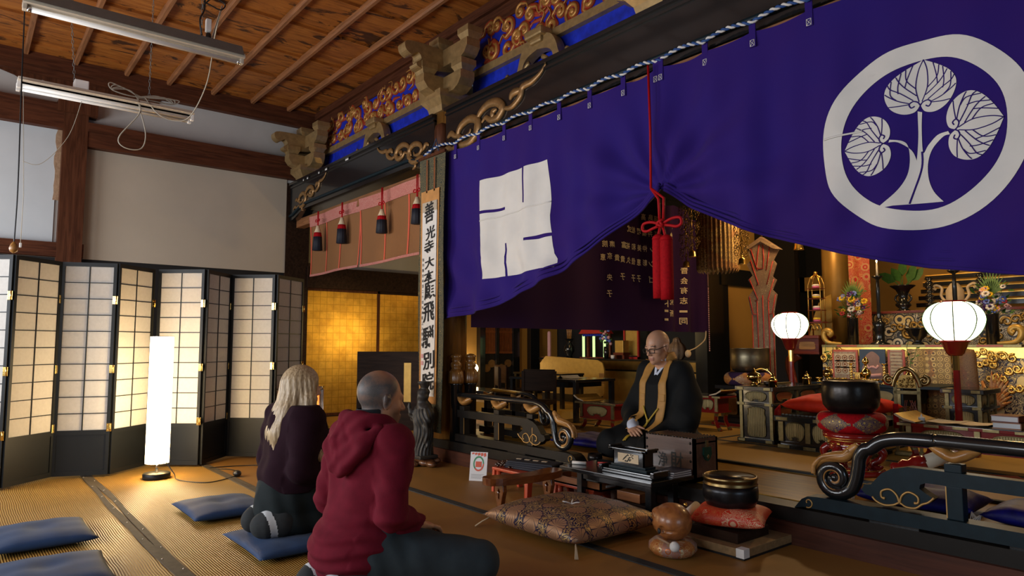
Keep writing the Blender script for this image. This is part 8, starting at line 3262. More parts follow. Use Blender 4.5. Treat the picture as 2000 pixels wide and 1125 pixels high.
# ------------------------------------------------------------------ far left: desks, lamp and side altar under the name curtain
y = 7.2
p = atY(918, 722, 7.0)
lantern(p.x, 7.0, p.z + 0.02, 0.145, 'small glowing paper lantern far back in the side aisle', 'lantern_far')
def desk(x0, x1, y0, y1, h, label, z=ZP):
 t = thing('black_desk', label, 'desk', (x0, y0, z))
 w, d = x1 - x0, y1 - y0
 b = MB()
 b.box(0, w, 0, d, h - 0.03, h, 0.004)
 b.build('top', 'lacquer_black', t)
 b = MB()
 b.box(0.25 * w, 0.85 * w, 0.05, d - 0.05, h - 0.10, h - 0.03)
 b.build('drawer_box', 'lacquer_black', t)
 for (x, y) in ((0.035, 0.035), (w - 0.035, 0.035), (0.035, d - 0.035), (w - 0.035, d - 0.035)):
  b = MB()
  b.box(x - 0.026, x + 0.026, y - 0.026, y + 0.026, 0, h - 0.03)
  b.build('leg', 'lacquer_black', t)
 return t
a, c = atZ(1122, 826, ZP), atZ(1165, 815, ZP)
desk(-7.05, -5.80, 5.66, 6.34, 0.50, 'black desk with a white sheet, nearest under the name curtain')
m = MB()
m.grid(lambda u, v: (-6.5 + 0.42 * u, 5.85 + 0.30 * v, ZP + 0.504 + 0.03 * math.exp(-((u - 0.55) / 0.06) ** 2)), 20, 4)
m.grid(lambda u, v: (-6.5 + 0.42 * u, 5.85 + 0.30 * v, ZP + 0.501 + 0.03 * math.exp(-((u - 0.55) / 0.06) ** 2)), 20, 4, flip=True)
solid('open_booklet', m, 'white_paper', 'open white booklet on the nearest black desk', 'booklet', (-6.3, 6.0, ZP + 0.501))
p = atY(985, 752, 5.6)
desk(-8.0, -6.75, 5.2, 5.65, 0.50, 'black desk reflecting the small lantern, at the left of the aisle', 0.05 + 0.0)
desk(-8.3, -7.2, 6.75, 7.2, 0.50, 'black desk at the back of the aisle before the lattice doors')
def chair(x, y, rz, label, z=ZP):
 t = thing('low_chair', label, 'chair', (x, y, z), rz, 'low dark chairs in the aisle')
 b = MB()
 b.box(-0.22, 0.22, -0.2, 0.2, 0.22, 0.27, 0.008)
 b.build('seat', 'panel_wood', t)
 b = MB()
 b.box(-0.2, 0.2, 0.18, 0.21, 0.36, 0.62, 0.008)
 b.build('backrest', 'panel_wood', t)
 for (sx, sy) in ((-1, -1), (1, -1)):
  b = MB()
  b.box(sx * 0.2 - 0.018, sx * 0.2 + 0.018, -0.19, -0.155, 0, 0.22)
  b.build('leg', 'panel_wood', t)
 for sx in (-1, 1):
  b = MB()
  b.box(sx * 0.2 - 0.018, sx * 0.2 + 0.018, 0.17, 0.205, 0, 0.60)
  b.build('leg', 'panel_wood', t)
 return t
chair(-6.12, 5.28, 0.5, 'low dark chair in front of the nearest black desk')
chair(-7.36, 5.95, 2.6, 'low dark chair between the black desks')
chair(-7.95, 6.45, 2.9, 'low dark chair in front of the back desk')
# slender music-stand-like lamp pole
p = Vector((-6.68, 4.78, 0.05))
t = thing('reading_stand', 'thin black metal stand before the small lantern', 'stand', (p.x, p.y, 0.05))
h = 0.93
b = MB()
b.tube([(0, 0, 0), (0, 0, h)], 0.011, 8)
b.tube([(0, 0, h - 0.03), (-0.06, -0.06, h - 0.02), (-0.08, -0.08, h + 0.13), (-0.11, -0.1, h + 0.14)], 0.011, 6)
b.build('pole', 'lacquer_black', t)
b = MB()
b.lathe([(0.13, 0), (0.13, 0.015), (0.02, 0.03)], (0, 0, 0), 20)
b.box(-0.05, 0.05, -0.03, 0.03, h - 0.04, h + 0.02)
b.build('base', 'lacquer_black', t)
# gold panel with rounded corners
y = 7.75
pa, pb_ = atY(1055, 760, y), atY(1180, 750, y)
t = thing('gold_screen', 'low gold screen with notched corners behind the black desk', 'screen', (pa.x, y, ZP))
x0, x1 = pa.x, pb_.x
z1, z0 = 0.90, ZP + 0.12
r = 0.07
L = [(x0 + r, z0), (x1 - r, z0), (x1 - r * 0.3, z0 + r * 0.3), (x1, z0 + r), (x1, z1 - 2 * r), (x1 - r * 0.5, z1 - r * 0.6), (x1 - 2 * r, z1), (x0 + 2 * r, z1 + 0.05), (x0 + r * 0.8, z1 - 0.02), (x0, z1 - r), (x0, z0 + r)]
b = MB()
b.prism(L, y, y + 0.025)
b.build('panel', 'gold_panel_dull', t, world=True)
b = MB()
b.box(x1 - 0.10, x1 + 0.005, y - 0.006, y, z1 - 0.36, z1 - 0.20)
b.build('corner_fitting', 'gold_carving', t, world=True)
b = MB()
b.box(x0 + 0.05, x1 - 0.05, y + 0.002, y + 0.022, ZP, z0 + 0.01)
b.build('foot', 'lacquer_black', t, world=True)
# side altar: a long black and gold table with offerings
y = 8.3
x0, x1 = atY(1052, 700, y).x, XI - 0.2
ztop = atY(1300, 703, y).z
t = thing('side_altar', 'long black side altar table with gold lustre under the name curtain', 'table', (x0, y, ZP))
b = MB()
b.box(x0, x1, y, y + 0.55, ztop - 0.03, ztop, 0.004)
b.build('top', 'lacquer_black', t, world=True)
b = MB()
b.box(x0 + 0.05, x1, y + 0.02, y + 0.06, ztop - 0.17, ztop - 0.03)
b.build('frieze_board', 'bronze_rim', t, world=True)
b = MB()
for k in range(4):
 x = x0 + 0.1 + k * (x1 - x0 - 0.2) / 3
 b.box(x - 0.05, x + 0.05, y + 0.03, y + 0.1, ZP, ztop - 0.17)
b.build('leg', 'panel_wood', t, world=True)
b = MB()
b.box(x0 + 0.1, x1, y + 0.12, y + 0.14, ZP, ztop - 0.2)
b.build('back_panel', 'gold_panel_dull', t, world=True)
def alx(px, yy=None):
 return atY(px, 690, yy or (y + 0.2)).x
for k, px in enumerate((1140, 1160, 1181)):
 t = thing('light_rod', ('leftmost of three upright glowing rods on the side altar', 'middle of three upright glowing rods on the side altar', 'rightmost of three upright glowing rods on the side altar')[k], 'light', (alx(px), y + 0.2, ztop), 0, 'glowing rods on the side altar')
 b = MB()
 b.box(-0.02, 0.02, -0.012, 0.012, 0.02, 0.40)
 b.build('rod', 'led_green', t)
 b = MB()
 b.box(-0.035, 0.035, -0.03, 0.03, 0, 0.02)
 b.build('foot', 'red_wood', t)
t = thing('side_vase', 'round black vase with incense sticks on the side altar', 'vase', (alx(1112), y + 0.2, ztop))
lathe_obj('vase', [(0.06, 0), (0.05, 0.04), (0.095, 0.12), (0.09, 0.2), (0.04, 0.26), (0.08, 0.34), (0.06, 0.33)], 'lacquer_black', t)
b = MB()
for k in range(5):
 b.tube([(0.02 * (k - 2), 0, 0.3), (0.035 * (k - 2), 0, 0.62)], 0.008, 5)
b.build('stick', 'carved_wood', t)
t = thing('name_tablet', 'narrow wooden tablet at the left of the side altar', 'tablet', (alx(1069), y + 0.25, ztop + 0.01))
b = MB()
b.prism([(-0.035, 0.0), (0.035, 0.0), (0.035, 0.44), (0.02, 0.47), (-0.02, 0.47), (-0.035, 0.44)], -0.012, 0.012)
b.build('tablet', 'petal_pink', t)
b = MB()
b.box(-0.14, 0.36, -0.08, 0.08, -0.01, 0.0)
b.build('shelf', 'tray_wood', t)
t = thing('flower_vase', 'small vase of blue and pink flowers on the side altar', 'vase', (alx(1184, y + 0.1), y + 0.1, ztop))
lathe_obj('vase', [(0.035, 0), (0.045, 0.1), (0.04, 0.2), (0.03, 0.2)], 'lacquer_black', t)
b, b2, b3 = MB(), MB(), MB()
rng = random.Random(31)
for k in range(24):
 q = (rng.uniform(-0.09, 0.09), rng.uniform(-0.05, 0.05), 0.24 + rng.uniform(0, 0.24))
 (b if k % 3 == 0 else b2 if k % 3 == 1 else b3).ball(q, rng.uniform(0.018, 0.032), 7, 5)
b.build('blue_flower', 'petal_blue', t)
b2.build('leaf', 'leaf_green', t)
b3.build('pink_flower', 'petal_pink', t)
t = thing('gilt_box', 'small gilt footed box on the side altar', 'box', (alx(1213), y + 0.22, ztop))
b = MB()
b.box(-0.09, 0.09, -0.07, 0.07, 0.10, 0.30, 0.006)
b.build('box', 'gold_panel_dull', t)
b = MB()
b.box(-0.11, 0.11, -0.09, 0.09, 0.06, 0.10)
for s in (-1, 1):
 b.box(s * 0.08 - 0.02, s * 0.08 + 0.02, -0.06, 0.06, 0, 0.06)
b.build('stand', 'red_wood', t)
t = thing('shrine_frame', 'red-framed gilt shrine case at the back of the side altar', 'shrine', (alx(1234, y + 0.4), y + 0.4, ztop))
b = MB()
for s in (-1, 1):
 b.box(s * 0.15 - 0.015, s * 0.15 + 0.015, -0.02, 0.02, 0, 0.62)
b.box(-0.165, 0.165, -0.02, 0.02, 0.0, 0.03)
b.box(-0.165, 0.165, -0.02, 0.02, 0.6, 0.63)
b.build('frame', 'vermilion_dark', t)
b = MB()
b.box(-0.13, 0.13, 0.0, 0.02, 0.05, 0.58)
b.build('panel', 'gold_panel_dull', t)
t = thing('sake_cup', 'small white cup at the front of the side altar', 'cup', (alx(1196, y + 0.05), y + 0.06, ztop))
lathe_obj('cup', [(0.02, 0), (0.032, 0.01), (0.035, 0.06), (0.03, 0.06)], 'white_plastic', t)
t = thing('shrine_roof', 'small shrine with red roof and blue carvings over the glowing rods', 'shrine', (alx(1160), y + 0.25, ztop))
b = MB()
b.prism([(-0.30, 0.42), (0.30, 0.42), (0.22, 0.50), (0.0, 0.56), (-0.22, 0.50)], -0.12, 0.12)
b.build('roof', 'vermilion_dark', t)
b = MB()
for k in range(10):
 b.ball((-0.2 + 0.044 * k, -0.1, 0.395), (0.024, 0.015, 0.022), 7, 5)
b.build('carving', 'frieze_blue', t)
b = MB()
b.box(-0.28, 0.28, -0.12, 0.12, 0.0, 0.02)
for s in (-1, 1):
 b.box(s * 0.26 - 0.02, s * 0.26 + 0.02, 0.06, 0.1, 0.02, 0.42)
b.build('base', 'red_wood', t)
t = thing('sack_bundle', 'silvery brocade wrapped bundle behind the priest’s head', 'bundle', (alx(1322, y + 0.2), y + 0.2, ztop))
t['label'] = 'silvery brocade wrapped bundle on the side altar beside the name curtain corner'
F = Field((-0.2, -0.16, -0.02), (0.2, 0.16, 0.36), 0.012)
F.ell((0, 0, 0.13), (0.15, 0.12, 0.15), 0.03)
F.ell((0, 0, 0.30), (0.06, 0.05, 0.04), 0.04)
F.grow(lambda X, Y, Z: 0.006 * np.sin(np.arctan2(Y, X) * 9))
F.cut(lambda X, Y, Z: 0.001 - Z)
field_obj('bundle', F, 'banner_silver', t)
# cushion of the priest
t = thing('priest_cushion', 'shiny indigo brocade cushion on the planks beside the priest', 'cushion', (-4.42, 4.62, 0.215), 0.1)
weld(cushion_geo(0.72, 0.62, 0.10, seed=71, amp=0.005).build('pad', 'blue_cushion', t))
# ------------------------------------------------------------------ people (built facing +Y, origin on the floor under the hips)
from mathutils.bvhtree import BVHTree
plain('skin_fair', (0.62, 0.36, 0.25), 0.5, 0, 0.06, 30)
plain('skin_priest', (0.52, 0.275, 0.165), 0.42, 0, 0.07, 30, 0.04, 200)
plain('lip', (0.40, 0.18, 0.125), 0.45, 0, 0.05)
plain('brow_hair', (0.09, 0.05, 0.035), 0.7, 0, 0.1)
plain('hoodie_red', (0.135, 0.006, 0.018), 0.9, 0, 0.12, 20, 0.3, 350, spec=0.2)
plain('sweater_plum', (0.018, 0.0055, 0.011), 0.95, 0, 0.12, 20, 0.3, 350, spec=0.15)
plain('trousers_slate', (0.030, 0.042, 0.050), 0.85, 0, 0.12, 14, 0.2, 350, spec=0.25)
plain('trousers_black', (0.010, 0.016, 0.018), 0.85, 0, 0.12, 14, 0.2, 350, spec=0.25)
plain('sock_dark', (0.020, 0.024, 0.026), 0.9, 0, 0.15, 40)
plain('tee_dark', (0.010, 0.014, 0.018), 0.9, 0, 0.1)
plain('robe_black', (0.0045, 0.0052, 0.0055), 0.8, 0, 0.1, 8, 0.1, 260, spec=0.25)
plain('stole_gold', (0.42, 0.21, 0.045), 0.65, 0, 0.10, 30, 0.2, 200)
plain('collar_white', (0.60, 0.66, 0.78), 0.8, 0, 0.04)
plain('cord_yellow', (0.50, 0.33, 0.03), 0.6, 0, 0.1)
def _hair():
 m, nt, b = nmat('hair_blond')
 v = coords(nt, (1, 1, 0.06))
 f = noise(nt, v, 120, 4, 0.6)
 nt.links.new(ramp(nt, f, [(0.3, (0.20, 0.125, 0.06)), (0.5, (0.42, 0.305, 0.17)), (0.72, (0.62, 0.49, 0.32))]), b.inputs['Base Color'])
 b.inputs['Roughness'].default_value = 0.42
 bump(nt, b, f, 0.5, 0.004)
_hair()
def head_into(F, C, A, s=1.0, ears=True):
 """head centred at C with axes A (3x3, columns right / forward / up)"""
 C, A = np.array(C), np.array(A)
 def P(x, y, z):
  return C + A @ (np.array((x, y, z)) * s)
 def E(x, y, z, r, k=0.015, op='u'):
  F.ell(P(x, y, z), tuple(q * s for q in (r if isinstance(r, tuple) else (r, r, r))), k, op, A)
 E(0, -0.014, 0.030, (0.076, 0.097, 0.092), 0.02)
 E(0, 0.028, -0.030, (0.060, 0.064, 0.088), 0.03)
 E(0, 0.036, -0.085, (0.046, 0.050, 0.036), 0.03)
 E(0, 0.074, -0.106, 0.017, 0.022)
 F.cap(P(-0.038, 0.080, 0.014), P(0.038, 0.080, 0.014), 0.010 * s, 0.010 * s, 0.018)
 F.cap(P(0, 0.088, 0.004), P(0, 0.112, -0.036), 0.0075 * s, 0.0115 * s, 0.010)
 for e in (-1, 1):
  E(e * 0.011, 0.098, -0.041, 0.0085, 0.008)
  E(e * 0.042, 0.052, -0.030, 0.022, 0.02)
  E(e * 0.031, 0.094, -0.004, (0.017, 0.012, 0.009), 0.008, 'd')
  E(e * 0.031, 0.076, -0.004, (0.014, 0.012, 0.012), 0.004)
  if ears:
   E(e * 0.080, -0.006, -0.012, (0.011, 0.020, 0.034), 0.006)
   E(e * 0.089, -0.018, 0.0, (0.007, 0.012, 0.025), 0.004)
   E(e * 0.093, 0.000, -0.010, (0.009, 0.009, 0.018), 0.003, 'd')
 F.cap(P(-0.020, 0.090, -0.066), P(0.020, 0.090, -0.066), 0.0065 * s, 0.0065 * s, 0.006)
 F.cap(P(-0.017, 0.088, -0.079), P(0.017, 0.088, -0.079), 0.0075 * s, 0.0075 * s, 0.006)
 F.cap(P(-0.022, 0.099, -0.0725), P(0.022, 0.099, -0.0725), 0.0022 * s, 0.0022 * s, 0.003, 'd')
 return P
def hand_into(F, wrist, palm_dir, up, s=1.0, curl=0.5, thumb=1):
 """a hand from the wrist along palm_dir; UP is the back of the hand; thumb = +1 / -1 side"""
 w, d, u = np.array(wrist, float), np.array(palm_dir, float), np.array(up, float)
 d /= np.linalg.norm(d)
 u -= d * (u @ d)
 u /= np.linalg.norm(u)
 r = np.cross(d, u)
 F.ell(w + d * 0.045 * s, (0.040 * s, 0.048 * s, 0.016 * s), 0.015, 'u', np.stack([r, d, u], 1))
 for i, L in enumerate((0.070, 0.080, 0.075, 0.060)):
  a = (i - 1.5) * 0.021 * s * -thumb
  b0 = w + d * 0.082 * s + r * a
  pts = [b0]
  ang = 0.15
  for k, f in enumerate((0.45, 0.32, 0.23)):
   dd = d * math.cos(ang) - u * math.sin(ang) + r * (a * 2.0)
   pts.append(pts[-1] + dd * L * s * f)
   ang += curl
  F.chain(pts, [0.0095 * s, 0.009 * s, 0.008 * s, 0.007 * s], 0.006)
 t0 = w + d * 0.025 * s + r * 0.030 * s * thumb
 F.chain([t0, t0 + (d * 0.6 + r * 0.7 * thumb - u * 0.2) * 0.036 * s, t0 + (d * 0.85 + r * 0.75 * thumb - u * 0.4) * 0.062 * s], [0.013 * s, 0.011 * s, 0.008 * s], 0.010)
def rot3(yaw=0.0, pitch=0.0, roll=0.0):
 M = Matrix.Rotation(yaw, 3, 'Z') @ Matrix.Rotation(pitch, 3, 'X') @ Matrix.Rotation(roll, 3, 'Y')
 return np.array(M)
def kneel(F, zc, g, legs=True, spread=0.12, knee=0.44, grow=0.0, back=-0.16):
 """hips, thighs, shins and feet folded under; GROW thickens them for cloth"""
 F.ell((0, -0.055, zc + 0.20), (0.175 * g + grow, 0.14 * g + grow, 0.125 * g + grow), 0.05)
 F.ell((0, 0.0, zc + 0.25), (0.15 * g + grow, 0.12 * g + grow, 0.12 * g + grow), 0.05)
 for s in (-1, 1):
  F.cap((s * 0.095, -0.02, zc + 0.19), (s * (0.11 + spread), knee, zc + 0.085), 0.092 * g + grow, 0.068 * g + grow, 0.04)
  F.cap((s * (0.11 + spread), knee, zc + 0.075), (s * 0.12, back, zc + 0.055), 0.064 * g + grow, 0.046 * g + grow, 0.02)
def skin_man():
 """tanned skin with cropped hair round back and sides and a short beard"""
 m, nt, b = nmat('skin_man')
 tc = _n(nt, 'ShaderNodeTexCoord')
 sp = _n(nt, 'ShaderNodeSeparateXYZ')
 nt.links.new(tc.outputs['Object'], sp.inputs[0])
 y, z = mth(nt, 'SUBTRACT', sp.outputs[1], 0.045), mth(nt, 'SUBTRACT', sp.outputs[2], 0.885)
 big = noise(nt, tc.outputs['Object'], 26, 3)
 fine = noise(nt, tc.outputs['Object'], 420, 2)
 def soft(v, w):
  c = _n(nt, 'ShaderNodeClamp')
  nt.links.new(mth(nt, 'ADD', mth(nt, 'DIVIDE', v, w), 0.5), c.inputs[0])
  return c.outputs[0]
 line = mth(nt, 'MULTIPLY', mth(nt, 'MAXIMUM', mth(nt, 'ADD', y, 0.035), 0.0), 1.2)
 hair = mth(nt, 'MULTIPLY', soft(mth(nt, 'SUBTRACT', mth(nt, 'ADD', z, 0.058), line), 0.03), soft(mth(nt, 'SUBTRACT', 0.055, y), 0.03))
 thin = mth(nt, 'MULTIPLY', soft(mth(nt, 'SUBTRACT', z, 0.088), 0.05), soft(mth(nt, 'ADD', y, 0.05), 0.06))
 hair = mth(nt, 'MULTIPLY', hair, mth(nt, 'SUBTRACT', 1.0, mth(nt, 'MULTIPLY', thin, 0.6)))
 hair = mth(nt, 'MULTIPLY', hair, mth(nt, 'ADD', 0.55, mth(nt, 'MULTIPLY', big, 0.6)))
 beard = mth(nt, 'MULTIPLY', mth(nt, 'MULTIPLY', soft(mth(nt, 'SUBTRACT', -0.05, z), 0.03), soft(mth(nt, 'SUBTRACT', y, 0.018), 0.03)), soft(mth(nt, 'ADD', z, 0.125), 0.02))
 c1 = mixc(nt, mth(nt, 'MULTIPLY', hair, 1.1), (0.56, 0.26, 0.13), mixc(nt, fine, (0.020, 0.019, 0.020), (0.14, 0.125, 0.12)))
 nt.links.new(mixc(nt, mth(nt, 'MULTIPLY', beard, 0.75), c1, (0.10, 0.05, 0.03)), b.inputs['Base Color'])
 b.inputs['Roughness'].default_value = 0.5
 bump(nt, b, fine, 0.15, 0.002)
skin_man()
# ---- the man in the dark red hoodie ---------------------------------------------------------
man = thing('person', 'person in a dark red hoodie and slate trousers kneeling, head shaved, seen from behind', 'person', (-2.765, 1.44, 0.0), 0.0)
zc = 0.065
HM = (0.0, 0.045, 0.885)
AM = rot3(-0.06, -0.10, 0.0)
TW = 0.20       # torso turned a little to the left
def tw(x, y, z):
 k = min(1, max(0, (z - 0.25) / 0.3)) * TW
 return (x * math.cos(k) - y * math.sin(k), x * math.sin(k) + y * math.cos(k), z)
def torso(F, g, grow, zc, broad=1.0):
 F.cap(tw(-0.05, -0.02, zc + 0.27), tw(0.05, -0.02, zc + 0.27), 0.125 * g + grow, 0.125 * g + grow, 0.05)
 F.cap(tw(-0.05, -0.01, zc + 0.40), tw(0.05, -0.01, zc + 0.40), 0.122 * g + grow, 0.122 * g + grow, 0.06)
 F.cap(tw(-0.075, 0.0, zc + 0.54), tw(0.075, 0.0, zc + 0.54), 0.118 * g + grow, 0.118 * g + grow, 0.06)
 F.cap(tw(-0.155 * broad, -0.01, zc + 0.645), tw(0.155 * broad, -0.01, zc + 0.645), 0.066 * g + grow, 0.066 * g + grow, 0.06)
 F.cap(tw(0, -0.02, zc + 0.62), tw(0, 0.01, zc + 0.74), 0.085 * g + grow, 0.056 * g, 0.05)
def arms(F, zc, grow, g=1.0, broad=1.0, L=None):
 for s in (-1, 1):
  sh, el, wr = tw(s * 0.185 * broad, -0.01, zc + 0.63), tw(s * 0.235 * broad, -0.06, zc + 0.37), tw(s * 0.13, 0.17, zc + 0.275)
  F.cap(sh, el, 0.056 * g + grow, 0.045 * g + grow, 0.035)
  F.cap(el, wr, 0.045 * g + grow, 0.031 * g + grow * 0.8, 0.02)
F = Field((-0.40, -0.42, 0.04), (0.40, 0.58, 1.04), 0.0058)
torso(F, 0.9, -0.004, zc, 0.95)
arms(F, zc, -0.004)
kneel(F, zc, 0.92, spread=0.10, knee=0.40, back=-0.10)
F.cap((0, 0.0, zc + 0.66), (0, 0.022, zc + 0.76), 0.060, 0.058, 0.03)
HP = head_into(F, HM, AM, 1.02)
for s in (-1, 1):
 wr = tw(s * 0.13, 0.17, zc + 0.275)
 hand_into(F, wr, (-s * 0.35, 0.9, -0.25), (0, 0.25, 1), 1.0, 0.35, -s)
 F.chain([(s * 0.12, -0.09, zc + 0.055), (s * 0.11, -0.12, zc + 0.05), (s * 0.085, -0.19, zc + 0.046)], [0.04, 0.038, 0.026], 0.02)
field_obj('body', F, 'skin_man', man, 1)
F = Field((-0.42, -0.34, 0.08), (0.42, 0.36, 0.92), 0.0068)
torso(F, 1.0, 0.016, zc)
arms(F, zc, 0.017)
F.ell((0, -0.075, zc + 0.20), (0.205, 0.185, 0.155), 0.06)
F.cap((0, -0.05, zc + 0.2), (0, -0.02, zc + 0.36), 0.16, 0.145, 0.05)
F.grow(lambda X, Y, Z: (0.0055 * np.sin(Z * 105 + 2.2 * np.sin(X * 9 + 1) + 1.6 * np.sin(Y * 11)) * np.clip((0.47 - Z) / 0.12, 0, 1)
      + 0.004 * np.sin(Z * 60 + X * 55) * (np.abs(X) > 0.17) + 0.005 * np.sin(X * 38 + 6 * Z + Y * 10) * np.clip((Z - 0.42) / 0.1, 0, 1)))
F.cut(lambda X, Y, Z: np.maximum(Z - (zc + 0.725), (zc + 0.085 + 0.012 * np.sin(X * 14) + np.clip(Y + 0.08, 0, 1) * 0.8) - Z))
field_obj('hoodie', F, 'hoodie_red', man, 1)
# hood lying on the back
F = Field((-0.26, -0.27, 0.54), (0.26, 0.2, 0.92), 0.006)
ringp = []
for i in range(25):
 a = 2 * PI * i / 24
 ringp.append(tw(0.098 * math.sin(a), -0.015 - 0.088 * math.cos(a), zc + 0.725 + 0.018 * math.cos(a) - 0.030 * max(0, -math.cos(a))))
F.chain(ringp, [0.030] * 25, 0.02)
A3 = rot3(TW, -0.38)
F.ell(tw(0.0, -0.135, zc + 0.645), (0.125, 0.036, 0.105), 0.03, 'u', A3)
F.chain([tw(-0.13, -0.07, zc + 0.70), tw(-0.10, -0.14, zc + 0.62), tw(-0.03, -0.165, zc + 0.545), tw(0.0, -0.165, zc + 0.53)], [0.026, 0.027, 0.024, 0.022], 0.02)
F.chain([tw(0.13, -0.07, zc + 0.70), tw(0.11, -0.14, zc + 0.63), tw(0.04, -0.165, zc + 0.55), tw(0.0, -0.165, zc + 0.53)], [0.026, 0.027, 0.024, 0.022], 0.02)
F.chain([tw(-0.065, -0.10, zc + 0.745), tw(-0.04, -0.165, zc + 0.655), tw(0.0, -0.175, zc + 0.60)], [0.02, 0.018, 0.014], 0.012)
F.chain([tw(-0.01, -0.15, zc + 0.72), tw(0.05, -0.17, zc + 0.67)], [0.012, 0.012], 0.012, 'd')
F.grow(lambda X, Y, Z: 0.0035 * np.sin(Z * 70 - np.abs(X) * 75))
field_obj('hood', F, 'hoodie_red', man, 1)
b = MB()
b.lathe([(0.066, 0.0), (0.063, 0.04), (0.058, 0.045)], (0.0, -0.006, zc + 0.735), 28, cap=False)
b.build('tee_neckline', 'tee_dark', man)
F = Field((-0.40, -0.34, 0.055), (0.42, 0.60, 0.50), 0.0075)
kneel(F, zc + 0.004, 1.0, spread=0.10, knee=0.41, grow=0.014, back=-0.10)
F.cap((0.13, 0.02, zc + 0.17), (0.30, 0.36, zc + 0.12), 0.115, 0.10, 0.06)
F.cap((-0.05, -0.02, zc + 0.30), (0.05, -0.02, zc + 0.30), 0.125, 0.125, 0.05)
F.grow(lambda X, Y, Z: 0.005 * np.sin(Y * 60 + 24 * np.abs(X) + 20 * Z) * np.clip((0.16 - Y) / 0.2, 0, 1) + 0.003 * np.sin(X * 60 + 9 * Y))
F.cut(lambda X, Y, Z: Z - (zc + 0.32))
field_obj('trousers', F, 'trousers_slate', man, 1)
def socks(parent, zc, y0, sc=1.0, dx=0.115):
 for s in (-1, 1):
  F = Field((s * dx - 0.12, y0 - 0.28, zc - 0.05), (s * dx + 0.12, y0 + 0.1, zc + 0.18), 0.0055)
  F.chain([(s * dx, y0 + 0.02, zc + 0.062), (s * dx, y0 - 0.07, zc + 0.062), (s * (dx - 0.018), y0 - 0.155, zc + 0.052), (s * (dx - 0.03), y0 - 0.18, zc + 0.05)], [0.052 * sc, 0.056 * sc, 0.052 * sc, 0.042 * sc], 0.02)
  F.cut(lambda X, Y, Z: np.maximum(Y - (y0 + 0.06), 0.064 - Z))
  field_obj('sock', F, ['sock_dark', 'plaster_cool'], parent, 1, lambda c: ((c[:, 1] > y0 - 0.165 - 0.25 * (c[:, 2] - zc - 0.05)) & (c[:, 1] < y0 - 0.128 - 0.25 * (c[:, 2] - zc - 0.05))).astype(int))
socks(man, zc + 0.01, -0.055, 1.35)
# ---- the blond woman in the plum sweater ----------------------------------------------------
TW = 0.10
wom = thing('person', 'person with long blond hair, dark plum sweater and black trousers kneeling on a blue cushion', 'person', (-3.955, 1.57, 0.0), 0.0)
HW = (0.0, 0.035, 0.875)
AW = rot3(-0.10, -0.04)
F = Field((-0.40, -0.42, 0.04), (0.40, 0.56, 1.02), 0.0062)
torso(F, 0.85, -0.006, zc, 0.86)
arms(F, zc, -0.008, 1.0, 0.88)
kneel(F, zc, 0.9, spread=0.0, knee=0.42, back=-0.05)
F.cap((0, 0.0, zc + 0.66), (0, 0.02, zc + 0.75), 0.052, 0.050, 0.03)
head_into(F, HW, AW, 0.95)
for s in (-1, 1):
 hand_into(F, tw(s * 0.13, 0.17, zc + 0.275), (-s * 0.35, 0.9, -0.25), (0, 0.25, 1), 0.9, 0.35, -s)
 F.chain([(s * 0.12, -0.05, zc + 0.055), (s * 0.11, -0.08, zc + 0.05), (s * 0.085, -0.13, zc + 0.05)], [0.04, 0.036, 0.024], 0.02)
field_obj('body', F, 'skin_fair', wom, 1)
F = Field((-0.42, -0.34, 0.14), (0.42, 0.36, 0.90), 0.0068)
torso(F, 0.98, 0.030, zc, 0.9)
arms(F, zc, 0.030, 1.05, 0.92)
F.ell((0, -0.03, zc + 0.32), (0.195, 0.165, 0.10), 0.05)
F.grow(lambda X, Y, Z: 0.006 * np.sin(X * 30 + 9 * Z + 8 * Y) * np.clip((Z - 0.3) / 0.1, 0, 1) + 0.005 * np.sin(Z * 45 + 20 * X) * (np.abs(X) > 0.16))
F.cut(lambda X, Y, Z: np.maximum(Z - (zc + 0.715), (zc + 0.235 + np.clip(Y, 0, 1) * 0.5) - Z))
field_obj('sweater', F, 'sweater_plum', wom, 1)
F = Field((-0.3, -0.3, 0.2), (0.3, 0.3, 0.42), 0.0065)
F.ell((0, -0.04, zc + 0.225), (0.172, 0.150, 0.13), 0.03)
F.grow(lambda X, Y, Z: 0.003 * np.sin(np.arctan2(X, Y) * 60))
F.cut(lambda X, Y, Z: np.maximum(Z - (zc + 0.275), (zc + 0.195 + np.clip(Y, 0, 1) * 0.5) - Z))
field_obj('sweater_hem', F, 'sweater_plum', wom, 1)
F = Field((-0.40, -0.36, 0.055), (0.40, 0.58, 0.46), 0.0075)
kneel(F, zc + 0.004, 0.98, spread=0.02, knee=0.43, grow=0.012, back=-0.05)
F.cap((0, -0.05, zc + 0.14), (0, -0.05, zc + 0.24), 0.17, 0.15, 0.05)
for s in (-1, 1):
 F.cap((s * 0.13, 0.1, zc + 0.065), (s * 0.13, -0.06, zc + 0.065), 0.068, 0.064, 0.03)
F.grow(lambda X, Y, Z: 0.004 * np.sin(Y * 55 + 22 * np.abs(X) + 18 * Z))
F.cut(lambda X, Y, Z: Z - (zc + 0.30))
field_obj('trousers', F, 'trousers_black', wom, 1)
socks(wom, zc + 0.015, -0.03, 1.45, 0.105)
